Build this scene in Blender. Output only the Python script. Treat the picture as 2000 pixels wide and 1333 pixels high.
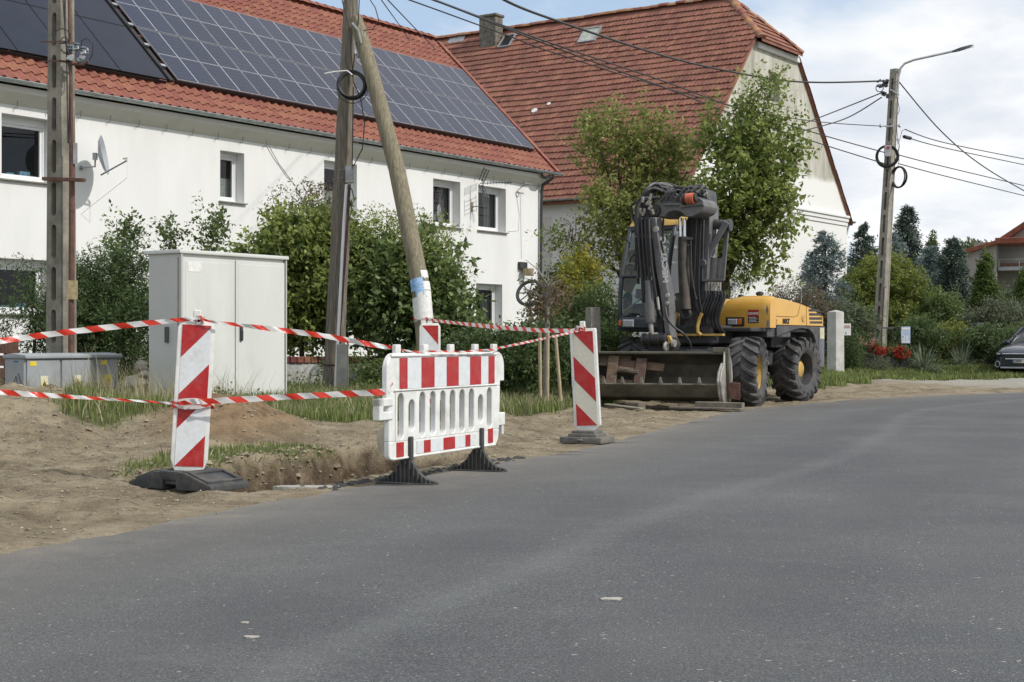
import bpy, bmesh, math, random
import numpy as np
from mathutils import Vector, Matrix

scene = bpy.context.scene
for o in list(bpy.data.objects):
    bpy.data.objects.remove(o, do_unlink=True)
C = scene.collection
R = math.radians
PI = math.pi

# ------------------------------------------------------------------ camera
F = 2900.0            # focal length in photo pixels (2000 px wide)
CZ = 1.08             # eye height above the road
cam_data = bpy.data.cameras.new("camera")
cam = bpy.data.objects.new("camera", cam_data)
C.objects.link(cam)
cam.location = (0, 0, CZ)
cam.rotation_euler = (R(90), 0, 0)
cam_data.sensor_width = 36.0
cam_data.lens = 36.0 * F / 2000.0
cam_data.clip_start = 0.1
cam_data.clip_end = 2000
scene.camera = cam

# ------------------------------------------------------------------ sky and sun
SUN = Vector((0.90, -0.435, 0.90)).normalized()
el = math.asin(SUN.z)
az = math.atan2(SUN.x, SUN.y)
world = bpy.data.worlds.new("World")
scene.world = world
world.use_nodes = True
wt = world.node_tree
wt.nodes.clear()
def wn(t, **k):
    n = wt.nodes.new(t)
    for a, b in k.items():
        setattr(n, a, b)
    return n
out = wn('ShaderNodeOutputWorld')
bg = wn('ShaderNodeBackground')
bg.inputs['Strength'].default_value = 0.1
sky = wn('ShaderNodeTexSky', sky_type='NISHITA')
sky.sun_disc = False
sky.sun_elevation = el
sky.sun_rotation = az
sky.air_density = 1.0
sky.dust_density = 2.0
tc = wn('ShaderNodeTexCoord')
sep = wn('ShaderNodeSeparateXYZ')
wt.links.new(tc.outputs['Generated'], sep.inputs[0])
def wmath(op, a, b=None):
    n = wn('ShaderNodeMath', operation=op)
    for i, v in enumerate((a, b)):
        if v is None: continue
        if isinstance(v, (int, float)): n.inputs[i].default_value = v
        else: wt.links.new(v, n.inputs[i])
    return n.outputs[0]
zz = wmath('ADD', wmath('MAXIMUM', sep.outputs['Z'], 0.0), 0.22)
cx = wmath('DIVIDE', sep.outputs['X'], zz)
cy = wmath('DIVIDE', sep.outputs['Y'], zz)
comb = wn('ShaderNodeCombineXYZ')
wt.links.new(cx, comb.inputs[0]); wt.links.new(cy, comb.inputs[1])
comb.inputs[2].default_value = 3.7
def wnoise(scale, detail, rough, vec, dist=0.0):
    n = wn('ShaderNodeTexNoise')
    n.inputs['Scale'].default_value = scale
    n.inputs['Detail'].default_value = detail
    n.inputs['Roughness'].default_value = rough
    n.inputs['Distortion'].default_value = dist
    wt.links.new(vec, n.inputs['Vector'])
    return n.outputs['Fac']
def wramp(fac, stops):
    n = wn('ShaderNodeValToRGB')
    e = n.color_ramp.elements
    while len(e) > 1: e.remove(e[0])
    e[0].position, e[0].color = stops[0][0], (*stops[0][1], 1)
    for p, c in stops[1:]:
        x = e.new(p); x.color = (*c, 1)
    wt.links.new(fac, n.inputs[0])
    return n.outputs[0]
n1 = wnoise(1.15, 8, 0.52, comb.outputs[0], 0.25)
n2 = wnoise(2.1, 9, 0.55, comb.outputs[0], 0.15)
cover = wramp(n1, [(0.36, (0, 0, 0)), (0.48, (0.8,) * 3), (0.56, (1, 1, 1))])
shade = wramp(n2, [(0.33, (0.70, 0.75, 0.83)), (0.44, (0.83, 0.86, 0.91)), (0.52, (0.97, 0.98, 0.99)), (0.64, (1.03, 1.03, 1.03))])
scl = wn('ShaderNodeVectorMath', operation='SCALE')
wt.links.new(shade, scl.inputs[0]); scl.inputs['Scale'].default_value = 9.8
# thin high haze over the blue: the sky part is a mix of Nishita blue and milky white
mixh = wn('ShaderNodeMixRGB')
mixh.inputs['Fac'].default_value = 0.62
wt.links.new(sky.outputs[0], mixh.inputs[1])
mixh.inputs[2].default_value = (5.6, 7.3, 9.6, 1)
mix = wn('ShaderNodeMixRGB')
wt.links.new(cover, mix.inputs['Fac'])
wt.links.new(mixh.outputs[0], mix.inputs[1])
wt.links.new(scl.outputs[0], mix.inputs[2])
wt.links.new(mix.outputs[0], bg.inputs['Color'])
wt.links.new(bg.outputs[0], out.inputs['Surface'])

sun_data = bpy.data.lights.new("sun", 'SUN')
sun_data.energy = 3.1
sun_data.angle = R(1.5)
sun_data.color = (1.0, 0.95, 0.87)
sun = bpy.data.objects.new("sun", sun_data)
C.objects.link(sun)
sun.rotation_euler = SUN.to_track_quat('Z', 'Y').to_euler()
sun.location = (20, -10, 30)

vs = scene.view_settings
vs.view_transform = 'Standard'
vs.look = 'None'
vs.exposure = 0.1
vs.gamma = 1.0
vs.use_curve_mapping = False

# ------------------------------------------------------------------ helpers
def P(px, py, Y):
    """the place at depth Y (metres) seen at photo position (px, py)"""
    return Vector(((px - 1000) / F * Y, Y, CZ + (666 - py) / F * Y))

class MB:
    """collects shapes; build() links them as ONE mesh object"""
    def __init__(s):
        s.v = []; s.f = []; s.m = []; s.uv = {}
    def add(s, verts, faces, mi=0):
        o = len(s.v)
        s.v += [tuple(v) for v in verts]
        for f in faces:
            s.f.append(tuple(i + o for i in f)); s.m.append(mi)
        return s
    def quad(s, a, b, c, d, mi=0):
        return s.add([a, b, c, d], [(0, 1, 2, 3)], mi)
    def poly(s, pts, mi=0):
        return s.add(pts, [tuple(range(len(pts)))], mi)
    def box(s, c, size, rot=None, mi=0):
        x, y, z = (q / 2 for q in size)
        pts = [Vector(p) for p in ((-x, -y, -z), (x, -y, -z), (x, y, -z), (-x, y, -z), (-x, -y, z), (x, -y, z), (x, y, z), (-x, y, z))]
        if rot is not None: pts = [rot @ p for p in pts]
        c = Vector(c)
        return s.add([p + c for p in pts], [(0, 3, 2, 1), (4, 5, 6, 7), (0, 1, 5, 4), (1, 2, 6, 5), (2, 3, 7, 6), (3, 0, 4, 7)], mi)
    def obox(s, o, ux, uy, uz, mi=0):
        """box from a corner and three edge vectors"""
        o, ux, uy, uz = Vector(o), Vector(ux), Vector(uy), Vector(uz)
        p = [o, o + ux, o + ux + uy, o + uy]
        p += [q + uz for q in p]
        return s.add(p, [(0, 3, 2, 1), (4, 5, 6, 7), (0, 1, 5, 4), (1, 2, 6, 5), (2, 3, 7, 6), (3, 0, 4, 7)], mi)
    def prism(s, pts, ext, mi=0):
        ext = Vector(ext); n = len(pts)
        a = [Vector(p) for p in pts]; b = [p + ext for p in a]
        fs = [tuple(range(n))[::-1], tuple(range(n, 2 * n))]
        fs += [(i, (i + 1) % n, n + (i + 1) % n, n + i) for i in range(n)]
        return s.add(a + b, fs, mi)
    def beam(s, a, b, w, h, up=(0, 0, 1), mi=0, w2=None, h2=None):
        a, b = Vector(a), Vector(b)
        d = (b - a).normalized(); up = Vector(up)
        sx = d.cross(up)
        if sx.length < 1e-4: sx = d.cross(Vector((1, 0, 0)))
        sx.normalize(); sz = sx.cross(d).normalized()
        w2 = w if w2 is None else w2; h2 = h if h2 is None else h2
        v = []
        for p, ww, hh in ((a, w, h), (b, w2, h2)):
            for i, j in ((-1, -1), (1, -1), (1, 1), (-1, 1)):
                v.append(p + sx * (i * ww / 2) + sz * (j * hh / 2))
        return s.add(v, [(3, 2, 1, 0), (4, 5, 6, 7), (0, 1, 5, 4), (1, 2, 6, 5), (2, 3, 7, 6), (3, 0, 4, 7)], mi)
    def tube(s, path, rad, n=8, cap=True, mi=0):
        path = [Vector(p) for p in path]
        k = len(path)
        if isinstance(rad, (int, float)): rad = [rad] * k
        t0 = (path[1] - path[0]).normalized()
        ref = Vector((0, 0, 1)) if abs(t0.z) < 0.9 else Vector((1, 0, 0))
        nx = t0.cross(ref).normalized()
        v = []
        for i, p in enumerate(path):
            t = (path[min(i + 1, k - 1)] - path[max(i - 1, 0)])
            t = t.normalized() if t.length > 1e-9 else t0
            nx = (nx - t * nx.dot(t))
            if nx.length < 1e-6: nx = t.cross(Vector((0.3, 0.5, 0.8)))
            nx.normalize(); ny = t.cross(nx)
            for j in range(n):
                a = 2 * PI * j / n
                v.append(p + (nx * math.cos(a) + ny * math.sin(a)) * rad[i])
        fs = []
        for i in range(k - 1):
            for j in range(n):
                j2 = (j + 1) % n
                fs.append((i * n + j, i * n + j2, (i + 1) * n + j2, (i + 1) * n + j))
        if cap:
            fs.append(tuple(range(n))[::-1]); fs.append(tuple((k - 1) * n + j for j in range(n)))
        return s.add(v, fs, mi)
    def lathe(s, prof, o, ax, n=24, mi=0, cap=False):
        """prof: list of (radius, along axis)"""
        ax = Vector(ax).normalized(); o = Vector(o)
        ref = Vector((0, 0, 1)) if abs(ax.z) < 0.9 else Vector((1, 0, 0))
        ux = ax.cross(ref).normalized(); uy = ax.cross(ux)
        v = []
        for r, h in prof:
            for j in range(n):
                a = 2 * PI * j / n
                v.append(o + ax * h + (ux * math.cos(a) + uy * math.sin(a)) * r)
        fs = []
        for i in range(len(prof) - 1):
            for j in range(n):
                j2 = (j + 1) % n
                fs.append((i * n + j, i * n + j2, (i + 1) * n + j2, (i + 1) * n + j))
        if cap:
            fs.append(tuple(range(n))[::-1]); fs.append(tuple((len(prof) - 1) * n + j for j in range(n)))
        return s.add(v, fs, mi)
    def torus(s, o, ax, R0, r, n=24, m=6, mi=0, sq=1.0):
        ax = Vector(ax).normalized(); o = Vector(o)
        ref = Vector((0, 0, 1)) if abs(ax.z) < 0.9 else Vector((1, 0, 0))
        ux = ax.cross(ref).normalized(); uy = ax.cross(ux)
        v = []
        for i in range(n):
            a = 2 * PI * i / n
            d = ux * math.cos(a) + uy * math.sin(a) * sq
            for j in range(m):
                b = 2 * PI * j / m
                v.append(o + d * R0 + d.normalized() * (r * math.cos(b)) + ax * (r * math.sin(b)))
        fs = [(i * m + j, ((i + 1) % n) * m + j, ((i + 1) % n) * m + (j + 1) % m, i * m + (j + 1) % m) for i in range(n) for j in range(m)]
        return s.add(v, fs, mi)
    def build(s, name, mats, parent=None, smooth=False, bevel=0.0, origin=None, weld=False, segs=2, fixn=True):
        me = bpy.data.meshes.new(name)
        inv = None
        if parent is not None: inv = ROOTM.get(parent.name)
        M = inv.inverted() if inv is not None else (Matrix.Translation(-Vector(origin)) if origin is not None else None)
        vv = s.v if M is None else [tuple(M @ Vector(v)) for v in s.v]
        me.from_pydata(vv, [], s.f)
        if not isinstance(mats, (list, tuple)): mats = [mats]
        for m in mats: me.materials.append(m)
        if len(mats) > 1: me.polygons.foreach_set('material_index', s.m)
        if weld or bevel or fixn:
            bm = bmesh.new(); bm.from_mesh(me)
            if weld: bmesh.ops.remove_doubles(bm, verts=bm.verts, dist=0.0008)
            bmesh.ops.recalc_face_normals(bm, faces=bm.faces)
            if bevel:
                es = [e for e in bm.edges if len(e.link_faces) == 2 and e.calc_face_angle(0) > R(28)]
                bmesh.ops.bevel(bm, geom=es, offset=bevel, segments=segs, profile=0.6, affect='EDGES', clamp_overlap=True)
            bm.to_mesh(me); bm.free()
        if smooth or bevel:
            me.polygons.foreach_set('use_smooth', [True] * len(me.polygons))
            try: me.set_sharp_from_angle(angle=R(35))
            except Exception: pass
        me.update()
        o = bpy.data.objects.new(name, me); C.objects.link(o)
        if parent is not None:
            o.parent = parent
            if inv is not None: ROOTM[o.name] = inv
        elif origin is not None:
            o.location = origin
        return o

ROOTM = {}
def tag(o, label=None, cat=None, group=None, kind=None):
    if label: o['label'] = label
    if cat: o['category'] = cat
    if group: o['group'] = group
    if kind: o['kind'] = kind
    return o
def thing(name, label, cat, loc=(0, 0, 0), rotz=0.0, group=None):
    o = bpy.data.objects.new(name, None); C.objects.link(o)
    o.empty_display_size = 0.2
    o.location = loc; o.rotation_euler = (0, 0, rotz)
    tag(o, label, cat, group)
    ROOTM[o.name] = Matrix.Translation(Vector(loc)) @ Matrix.Rotation(rotz, 4, 'Z')
    return o
def local(o):
    """forget the world frame: the children that follow are written in o's own frame"""
    ROOTM[o.name] = Matrix.Identity(4); return o
def copy_tree(o, parent=None):
    c = o.copy(); C.objects.link(c)
    if parent is not None: c.parent = parent
    for ch in [x for x in o.children]:
        copy_tree(ch, c)
    return c
def np_mesh(name, verts, k, mat, parent=None, origin=None, smooth=False, pat=None):
    """verts (N*k,3): N separate polygons of k corners each, fast"""
    verts = np.asarray(verts, dtype=np.float32).reshape(-1, 3).copy()
    if parent is not None and parent.name in ROOTM:
        M = np.array(ROOTM[parent.name].inverted()); verts = verts @ M[:3, :3].T.astype(np.float32) + M[:3, 3].astype(np.float32)
    elif origin is not None:
        verts -= np.array(origin, dtype=np.float32)
    n = len(verts) // k
    me = bpy.data.meshes.new(name)
    me.vertices.add(len(verts)); me.vertices.foreach_set('co', verts.ravel())
    pat = pat or [tuple(range(k))]
    flat = np.array([i for f in pat for i in f], np.int32); nl = len(flat)
    starts = np.cumsum([0] + [len(f) for f in pat[:-1]]).astype(np.int32)
    me.loops.add(n * nl); me.loops.foreach_set('vertex_index', (flat[None] + np.arange(n, dtype=np.int32)[:, None] * k).ravel())
    me.polygons.add(n * len(pat)); me.polygons.foreach_set('loop_start', (starts[None] + np.arange(n, dtype=np.int32)[:, None] * nl).ravel())
    me.update(calc_edges=True)
    me.materials.append(mat)
    o = bpy.data.objects.new(name, me); C.objects.link(o)
    if parent is not None:
        o.parent = parent; ROOTM[o.name] = ROOTM.get(parent.name, Matrix.Identity(4))
    elif origin is not None: o.location = origin
    return o
def text_mesh(name, body, size, o, ux, uy, mat, parent=None, depth=0.002, align='LEFT', xscale=1.0, bold=0.0):
    """flat lettering lying in the plane of ux, uy"""
    cu = bpy.data.curves.new(name, 'FONT')
    cu.body = body; cu.size = size; cu.align_x = align; cu.extrude = depth; cu.offset = bold
    cu.resolution_u = 2
    tmp = bpy.data.objects.new(name + "_tmp", cu); C.objects.link(tmp)
    dg = bpy.context.evaluated_depsgraph_get(); dg.update()
    me = bpy.data.meshes.new_from_object(tmp.evaluated_get(dg))
    bpy.data.objects.remove(tmp, do_unlink=True); bpy.data.curves.remove(cu)
    ux = Vector(ux).normalized(); uy = Vector(uy).normalized(); uz = ux.cross(uy).normalized()
    M = Matrix(((ux.x * xscale, uy.x, uz.x, o[0]), (ux.y * xscale, uy.y, uz.y, o[1]), (ux.z * xscale, uy.z, uz.z, o[2]), (0, 0, 0, 1)))
    if parent is not None and parent.name in ROOTM: M = ROOTM[parent.name].inverted() @ M
    me.transform(M); me.materials.clear(); me.materials.append(mat)
    ob = bpy.data.objects.new(name, me); C.objects.link(ob)
    if parent is not None:
        ob.parent = parent; ROOTM[ob.name] = ROOTM.get(parent.name, Matrix.Identity(4))
    return ob

# ------------------------------------------------------------------ materials
def mat(name, col, rough=0.6, metal=0.0, var=0.12, scale=6.0, detail=5.0, bump=0.0, bscale=None, col2=None, spread=(0.35, 0.65),
        island=0.0, rnd=0.0, spec=0.5, stretch=None, coat=0.0, world_co=False, dirt=0.0, dirtcol=(0.12, 0.10, 0.075), dscale=1.7):
    m = bpy.data.materials.new(name); m.use_nodes = True
    nt = m.node_tree; b = nt.nodes['Principled BSDF']
    N = lambda t: nt.nodes.new(t); L = nt.links.new
    tcn = N('ShaderNodeTexCoord'); vec = tcn.outputs['Object']
    if world_co:
        g = N('ShaderNodeNewGeometry'); vec = g.outputs['Position']
    if stretch:
        mp = N('ShaderNodeMapping'); mp.inputs['Scale'].default_value = stretch; L(vec, mp.inputs[0]); vec = mp.outputs[0]
    nz = N('ShaderNodeTexNoise'); nz.inputs['Scale'].default_value = scale; nz.inputs['Detail'].default_value = detail; nz.inputs['Roughness'].default_value = 0.6
    L(vec, nz.inputs['Vector'])
    c1 = tuple(max(0, x * (1 - var)) for x in col); c2 = tuple(min(1, x * (1 + var)) for x in col) if col2 is None else col2
    rp = N('ShaderNodeValToRGB'); rp.color_ramp.elements[0].position = spread[0]; rp.color_ramp.elements[1].position = spread[1]
    rp.color_ramp.elements[0].color = (*c1, 1); rp.color_ramp.elements[1].color = (*c2, 1)
    L(nz.outputs['Fac'], rp.inputs[0]); colo = rp.outputs[0]
    if island or rnd:
        if island:
            g2 = N('ShaderNodeNewGeometry'); ro = g2.outputs['Random Per Island']; amt = island
        else:
            oi = N('ShaderNodeObjectInfo'); ro = oi.outputs['Random']; amt = rnd
        mr = N('ShaderNodeMapRange'); mr.inputs['To Min'].default_value = 1 - amt; mr.inputs['To Max'].default_value = 1 + amt; L(ro, mr.inputs['Value'])
        hs = N('ShaderNodeHueSaturation'); L(mr.outputs[0], hs.inputs['Value']); L(colo, hs.inputs['Color'])
        m2 = N('ShaderNodeMath'); m2.operation = 'MULTIPLY_ADD'; L(ro, m2.inputs[0]); m2.inputs[1].default_value = 0.05 * amt / 0.3; m2.inputs[2].default_value = 0.5 - 0.025 * amt / 0.3
        L(m2.outputs[0], hs.inputs['Hue']); colo = hs.outputs[0]
    if dirt:
        dn = N('ShaderNodeTexNoise'); dn.inputs['Scale'].default_value = dscale; dn.inputs['Detail'].default_value = 8; dn.inputs['Roughness'].default_value = 0.68
        L(vec, dn.inputs['Vector'])
        dr = N('ShaderNodeValToRGB'); dr.color_ramp.elements[0].position = 0.48; dr.color_ramp.elements[1].position = 0.72
        dr.color_ramp.elements[0].color = (0, 0, 0, 1); dr.color_ramp.elements[1].color = (dirt, dirt, dirt, 1); L(dn.outputs['Fac'], dr.inputs[0])
        mx = N('ShaderNodeMixRGB'); L(dr.outputs[0], mx.inputs[0]); L(colo, mx.inputs[1]); mx.inputs[2].default_value = (*dirtcol, 1); colo = mx.outputs[0]
    L(colo, b.inputs['Base Color'])
    b.inputs['Roughness'].default_value = rough; b.inputs['Metallic'].default_value = metal
    b.inputs['Specular IOR Level'].default_value = spec
    if coat: b.inputs['Coat Weight'].default_value = coat; b.inputs['Coat Roughness'].default_value = 0.08
    if bump:
        bn = N('ShaderNodeTexNoise'); bn.inputs['Scale'].default_value = bscale or scale * 3; bn.inputs['Detail'].default_value = 6; L(vec, bn.inputs['Vector'])
        bp = N('ShaderNodeBump'); bp.inputs['Strength'].default_value = bump; bp.inputs['Distance'].default_value = 0.02
        L(bn.outputs['Fac'], bp.inputs['Height']); L(bp.outputs[0], b.inputs['Normal'])
    return m
def leaf_mat(name, col, col2, trans=0.3, rough=0.5, island=0.35):
    m = bpy.data.materials.new(name); m.use_nodes = True
    nt = m.node_tree; b = nt.nodes['Principled BSDF']; N = lambda t: nt.nodes.new(t); L = nt.links.new
    g = N('ShaderNodeNewGeometry')
    rp = N('ShaderNodeValToRGB'); e = rp.color_ramp.elements
    e[0].position = 0.0; e[0].color = (*[x * (1 - island) for x in col], 1); e[1].position = 1.0; e[1].color = (*col2, 1)
    k = e.new(0.55); k.color = (*col, 1)
    L(g.outputs['Random Per Island'], rp.inputs[0])
    tcn = N('ShaderNodeTexCoord')
    nz = N('ShaderNodeTexNoise'); nz.inputs['Scale'].default_value = 1.4; nz.inputs['Detail'].default_value = 3; L(tcn.outputs['Object'], nz.inputs['Vector'])
    hs = N('ShaderNodeHueSaturation'); mr = N('ShaderNodeMapRange'); mr.inputs['From Min'].default_value = 0.3; mr.inputs['From Max'].default_value = 0.7
    mr.inputs['To Min'].default_value = 0.75; mr.inputs['To Max'].default_value = 1.25
    L(nz.outputs['Fac'], mr.inputs['Value']); L(mr.outputs[0], hs.inputs['Value']); L(rp.outputs[0], hs.inputs['Color'])
    L(hs.outputs[0], b.inputs['Base Color']); b.inputs['Roughness'].default_value = rough; b.inputs['Specular IOR Level'].default_value = 0.35
    tr = N('ShaderNodeBsdfTranslucent'); L(hs.outputs[0], tr.inputs['Color'])
    mx = N('ShaderNodeMixShader'); mx.inputs[0].default_value = trans
    o = nt.nodes['Material Output']; L(b.outputs[0], mx.inputs[1]); L(tr.outputs[0], mx.inputs[2]); L(mx.outputs[0], o.inputs['Surface'])
    return m
def glass_mat(name, tint=(0.8, 0.85, 0.85), refl=1.0, rough=0.02):
    m = bpy.data.materials.new(name); m.use_nodes = True
    nt = m.node_tree; nt.nodes.remove(nt.nodes['Principled BSDF']); N = lambda t: nt.nodes.new(t); L = nt.links.new
    tr = N('ShaderNodeBsdfTransparent'); tr.inputs[0].default_value = (*tint, 1)
    gl = N('ShaderNodeBsdfGlossy'); gl.inputs['Roughness'].default_value = rough; gl.inputs['Color'].default_value = (refl, refl, refl, 1)
    lw = N('ShaderNodeLayerWeight'); lw.inputs['Blend'].default_value = 0.5
    pw_ = N('ShaderNodeMath'); pw_.operation = 'POWER'; L(lw.outputs['Facing'], pw_.inputs[0]); pw_.inputs[1].default_value = 4.2
    fr = N('ShaderNodeMath'); fr.operation = 'MULTIPLY_ADD'; L(pw_.outputs[0], fr.inputs[0]); fr.inputs[1].default_value = 0.9; fr.inputs[2].default_value = 0.035
    nz = N('ShaderNodeTexNoise'); nz.inputs['Scale'].default_value = 2.0
    ad = N('ShaderNodeMath'); ad.operation = 'MULTIPLY_ADD'; L(nz.outputs['Fac'], ad.inputs[0]); ad.inputs[1].default_value = 0.015; L(fr.outputs[0], ad.inputs[2])
    mx = N('ShaderNodeMixShader'); L(ad.outputs[0], mx.inputs[0]); L(tr.outputs[0], mx.inputs[1]); L(gl.outputs[0], mx.inputs[2])
    L(mx.outputs[0], nt.nodes['Material Output'].inputs['Surface'])
    return m

M = {}
M['white_plastic'] = mat('white_plastic', (0.68, 0.69, 0.67), 0.42, var=0.07, scale=9, dirt=0.55, dirtcol=(0.34, 0.31, 0.26), dscale=3.5, bump=0.05, bscale=20)
M['white_sheet'] = mat('white_sheet', (0.62, 0.65, 0.67), 0.35, var=0.05, scale=30, dirt=0.3, dirtcol=(0.34, 0.33, 0.30), dscale=9)
M['cream_sheet'] = mat('cream_sheet', (0.56, 0.54, 0.46), 0.4, var=0.05, scale=30, dirt=0.3, dirtcol=(0.33, 0.30, 0.24), dscale=7)
M['red_sheet'] = mat('red_sheet', (0.36, 0.012, 0.014), 0.36, var=0.14, scale=26, dirt=0.30, dirtcol=(0.36, 0.17, 0.15), dscale=11)
M['rubber'] = mat('rubber', (0.045, 0.047, 0.05), 0.8, var=0.25, scale=14, bump=0.25, bscale=90, dirt=0.55, dirtcol=(0.16, 0.14, 0.115), dscale=5)
M['rubber_grey'] = mat('rubber_grey', (0.12, 0.117, 0.108), 0.85, var=0.2, scale=14, bump=0.3, bscale=80, dirt=0.6, dirtcol=(0.22, 0.19, 0.15), dscale=5)
M['foot_rubber'] = mat('foot_rubber', (0.040, 0.042, 0.042), 0.7, var=0.2, scale=10, bump=0.15, bscale=60, dirt=0.5, dirtcol=(0.15, 0.135, 0.11), dscale=6)
M['concrete'] = mat('concrete', (0.225, 0.21, 0.175), 0.9, var=0.3, scale=3.5, detail=9, bump=0.45, bscale=45, dirt=0.65, dirtcol=(0.085, 0.085, 0.06), dscale=2.2)
M['concrete_light'] = mat('concrete_light', (0.34, 0.33, 0.29), 0.9, var=0.25, scale=4, detail=9, bump=0.4, bscale=45, dirt=0.55, dirtcol=(0.16, 0.155, 0.125), dscale=2.0)
M['whitewashed'] = mat('whitewashed', (0.44, 0.44, 0.42), 0.9, var=0.2, scale=6, bump=0.4, bscale=30, dirt=0.8, dirtcol=(0.2, 0.18, 0.14), dscale=3.0)
M['old_wood'] = mat('old_wood', (0.165, 0.145, 0.115), 0.88, var=0.42, scale=5, detail=10, bump=0.55, bscale=16, stretch=(9, 9, 0.55), dirt=0.5, dirtcol=(0.07, 0.062, 0.05), dscale=3.2)
M['pale_wood'] = mat('pale_wood', (0.21, 0.185, 0.125), 0.85, var=0.35, scale=5, detail=10, bump=0.45, bscale=16, stretch=(9, 9, 0.55), dirt=0.5, dirtcol=(0.10, 0.10, 0.06), dscale=3.0)
M['stake_wood'] = mat('stake_wood', (0.36, 0.29, 0.19), 0.85, var=0.25, scale=8, stretch=(6, 6, 0.6), bump=0.2)
M['plank'] = mat('plank', (0.120, 0.078, 0.056), 0.85, var=0.35, scale=7, detail=8, bump=0.3, stretch=(1, 5, 5), rnd=0.35)
M['plank_old'] = mat('plank_old', (0.17, 0.15, 0.12), 0.9, var=0.35, scale=7, detail=8, bump=0.4, rnd=0.3, dirt=0.5)
M['rust'] = mat('rust', (0.115, 0.058, 0.042), 0.75, var=0.3, scale=9, detail=8, bump=0.15, metal=0.1)
M['zinc'] = mat('zinc', (0.40, 0.44, 0.45), 0.42, metal=0.75, var=0.2, scale=3, bump=0.03)
M['steel_dark'] = mat('steel_dark', (0.10, 0.105, 0.115), 0.5, metal=0.5, var=0.25, scale=8)
M['black_plastic'] = mat('black_plastic', (0.018, 0.018, 0.02), 0.45, var=0.3, scale=12)
M['cable'] = mat('cable', (0.02, 0.02, 0.022), 0.55, var=0.2, scale=5)
M['grey_paint'] = mat('grey_paint', (0.30, 0.32, 0.34), 0.5, var=0.07, scale=4, dirt=0.3, dirtcol=(0.17, 0.16, 0.14), dscale=2.5, bump=0.03)
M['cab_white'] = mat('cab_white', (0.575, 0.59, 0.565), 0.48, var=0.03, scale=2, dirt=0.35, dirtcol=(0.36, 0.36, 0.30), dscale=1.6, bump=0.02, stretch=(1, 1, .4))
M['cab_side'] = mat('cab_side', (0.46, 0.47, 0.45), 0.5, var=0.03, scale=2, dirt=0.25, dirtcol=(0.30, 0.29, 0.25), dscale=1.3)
M['handle'] = mat('handle', (0.04, 0.042, 0.045), 0.5, var=0.2)
M['paper'] = mat('paper', (0.68, 0.68, 0.66), 0.8, var=0.1, scale=20, dirt=0.4, dirtcol=(0.38, 0.40, 0.45), dscale=8)
M['blue_paper'] = mat('blue_paper', (0.22, 0.40, 0.66), 0.7, var=0.3, scale=14, dirt=0.6, dirtcol=(0.6, 0.62, 0.66), dscale=9)
M['warn_yellow'] = mat('warn_yellow', (0.68, 0.52, 0.04), 0.5, var=0.08)
M['print_black'] = mat('print_black', (0.015, 0.015, 0.015), 0.6, var=0.1)
M['print_white'] = mat('print_white', (0.65, 0.65, 0.64), 0.55, var=0.05)
M['print_blue'] = mat('print_blue', (0.05, 0.12, 0.35), 0.5, var=0.05)
M['galv'] = mat('galv', (0.34, 0.35, 0.36), 0.5, metal=0.6, var=0.2, scale=6)
M['concrete_mid'] = mat('concrete_mid', (0.27, 0.255, 0.215), 0.9, var=0.25, scale=3.5, detail=9, bump=0.4, bscale=45, dirt=0.5, dirtcol=(0.13, 0.125, 0.10), dscale=1.6)
# ------------------------------------------------------------------ the lie of the land
rng = np.random.default_rng(7)
EDGE = np.array([(-30, -48), (-9.2, -10), (-5.4, 0), (-2.6, 7.56), (-1.76, 9.8), (-1.02, 11.45), (0, 13.5), (1.05, 16.0), (2.35, 20.0), (3.6, 23.4), (5.45, 26.3), (7.4, 28.7), (10.9, 31.6), (16, 35), (25, 39), (40, 43), (80, 48), (160, 52)], float)
def smooth_line(pts, n=10):
    o = []
    for i in range(len(pts) - 1):
        p0 = pts[max(i - 1, 0)]; p1 = pts[i]; p2 = pts[i + 1]; p3 = pts[min(i + 2, len(pts) - 1)]
        for k in range(n):
            t = k / n
            o.append(0.5 * ((2 * p1) + (-p0 + p2) * t + (2 * p0 - 5 * p1 + 4 * p2 - p3) * t ** 2 + (-p0 + 3 * p1 - 3 * p2 + p3) * t ** 3))
    o.append(pts[-1]); return np.array(o)
EL = smooth_line(EDGE, 8)
def edge_dist(x, y):
    """signed distance to the road's near edge; > 0 on the verge side"""
    x = np.asarray(x, float); y = np.asarray(y, float); sh = x.shape
    p = np.stack([x.ravel(), y.ravel()], 1).astype(np.float32)
    best = np.full(len(p), 1e9, np.float32); sgn = np.ones(len(p), np.float32)
    for a, b in zip(EL[:-1], EL[1:]):
        ab = b - a; t = np.clip(((p - a) @ ab) / (ab @ ab), 0, 1)
        q = p - (a + t[:, None] * ab)
        dd = (q ** 2).sum(1); k = dd < best
        cr = ab[0] * (p[:, 1] - a[1]) - ab[1] * (p[:, 0] - a[0])
        best = np.where(k, dd, best); sgn = np.where(k, np.sign(cr), sgn)
    return (np.sqrt(best) * sgn).reshape(sh)
def vnoise(x, y, s, seed=0):
    """smooth value noise, numpy"""
    x = np.asarray(x) * s + seed * 17.3; y = np.asarray(y) * s - seed * 9.1
    xi = np.floor(x).astype(np.int64); yi = np.floor(y).astype(np.int64)
    fx = x - xi; fy = y - yi; fx = fx * fx * (3 - 2 * fx); fy = fy * fy * (3 - 2 * fy)
    def h(i, j):
        n = (i * 374761393 + j * 668265263 + seed * 1442695) & 0x7fffffff
        n = ((n ^ (n >> 13)) * 1274126177) & 0x7fffffff
        return ((n ^ (n >> 16)) & 0xffff) / 65535.0
    return (h(xi, yi) * (1 - fx) + h(xi + 1, yi) * fx) * (1 - fy) + (h(xi, yi + 1) * (1 - fx) + h(xi + 1, yi + 1) * fx) * fy
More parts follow.
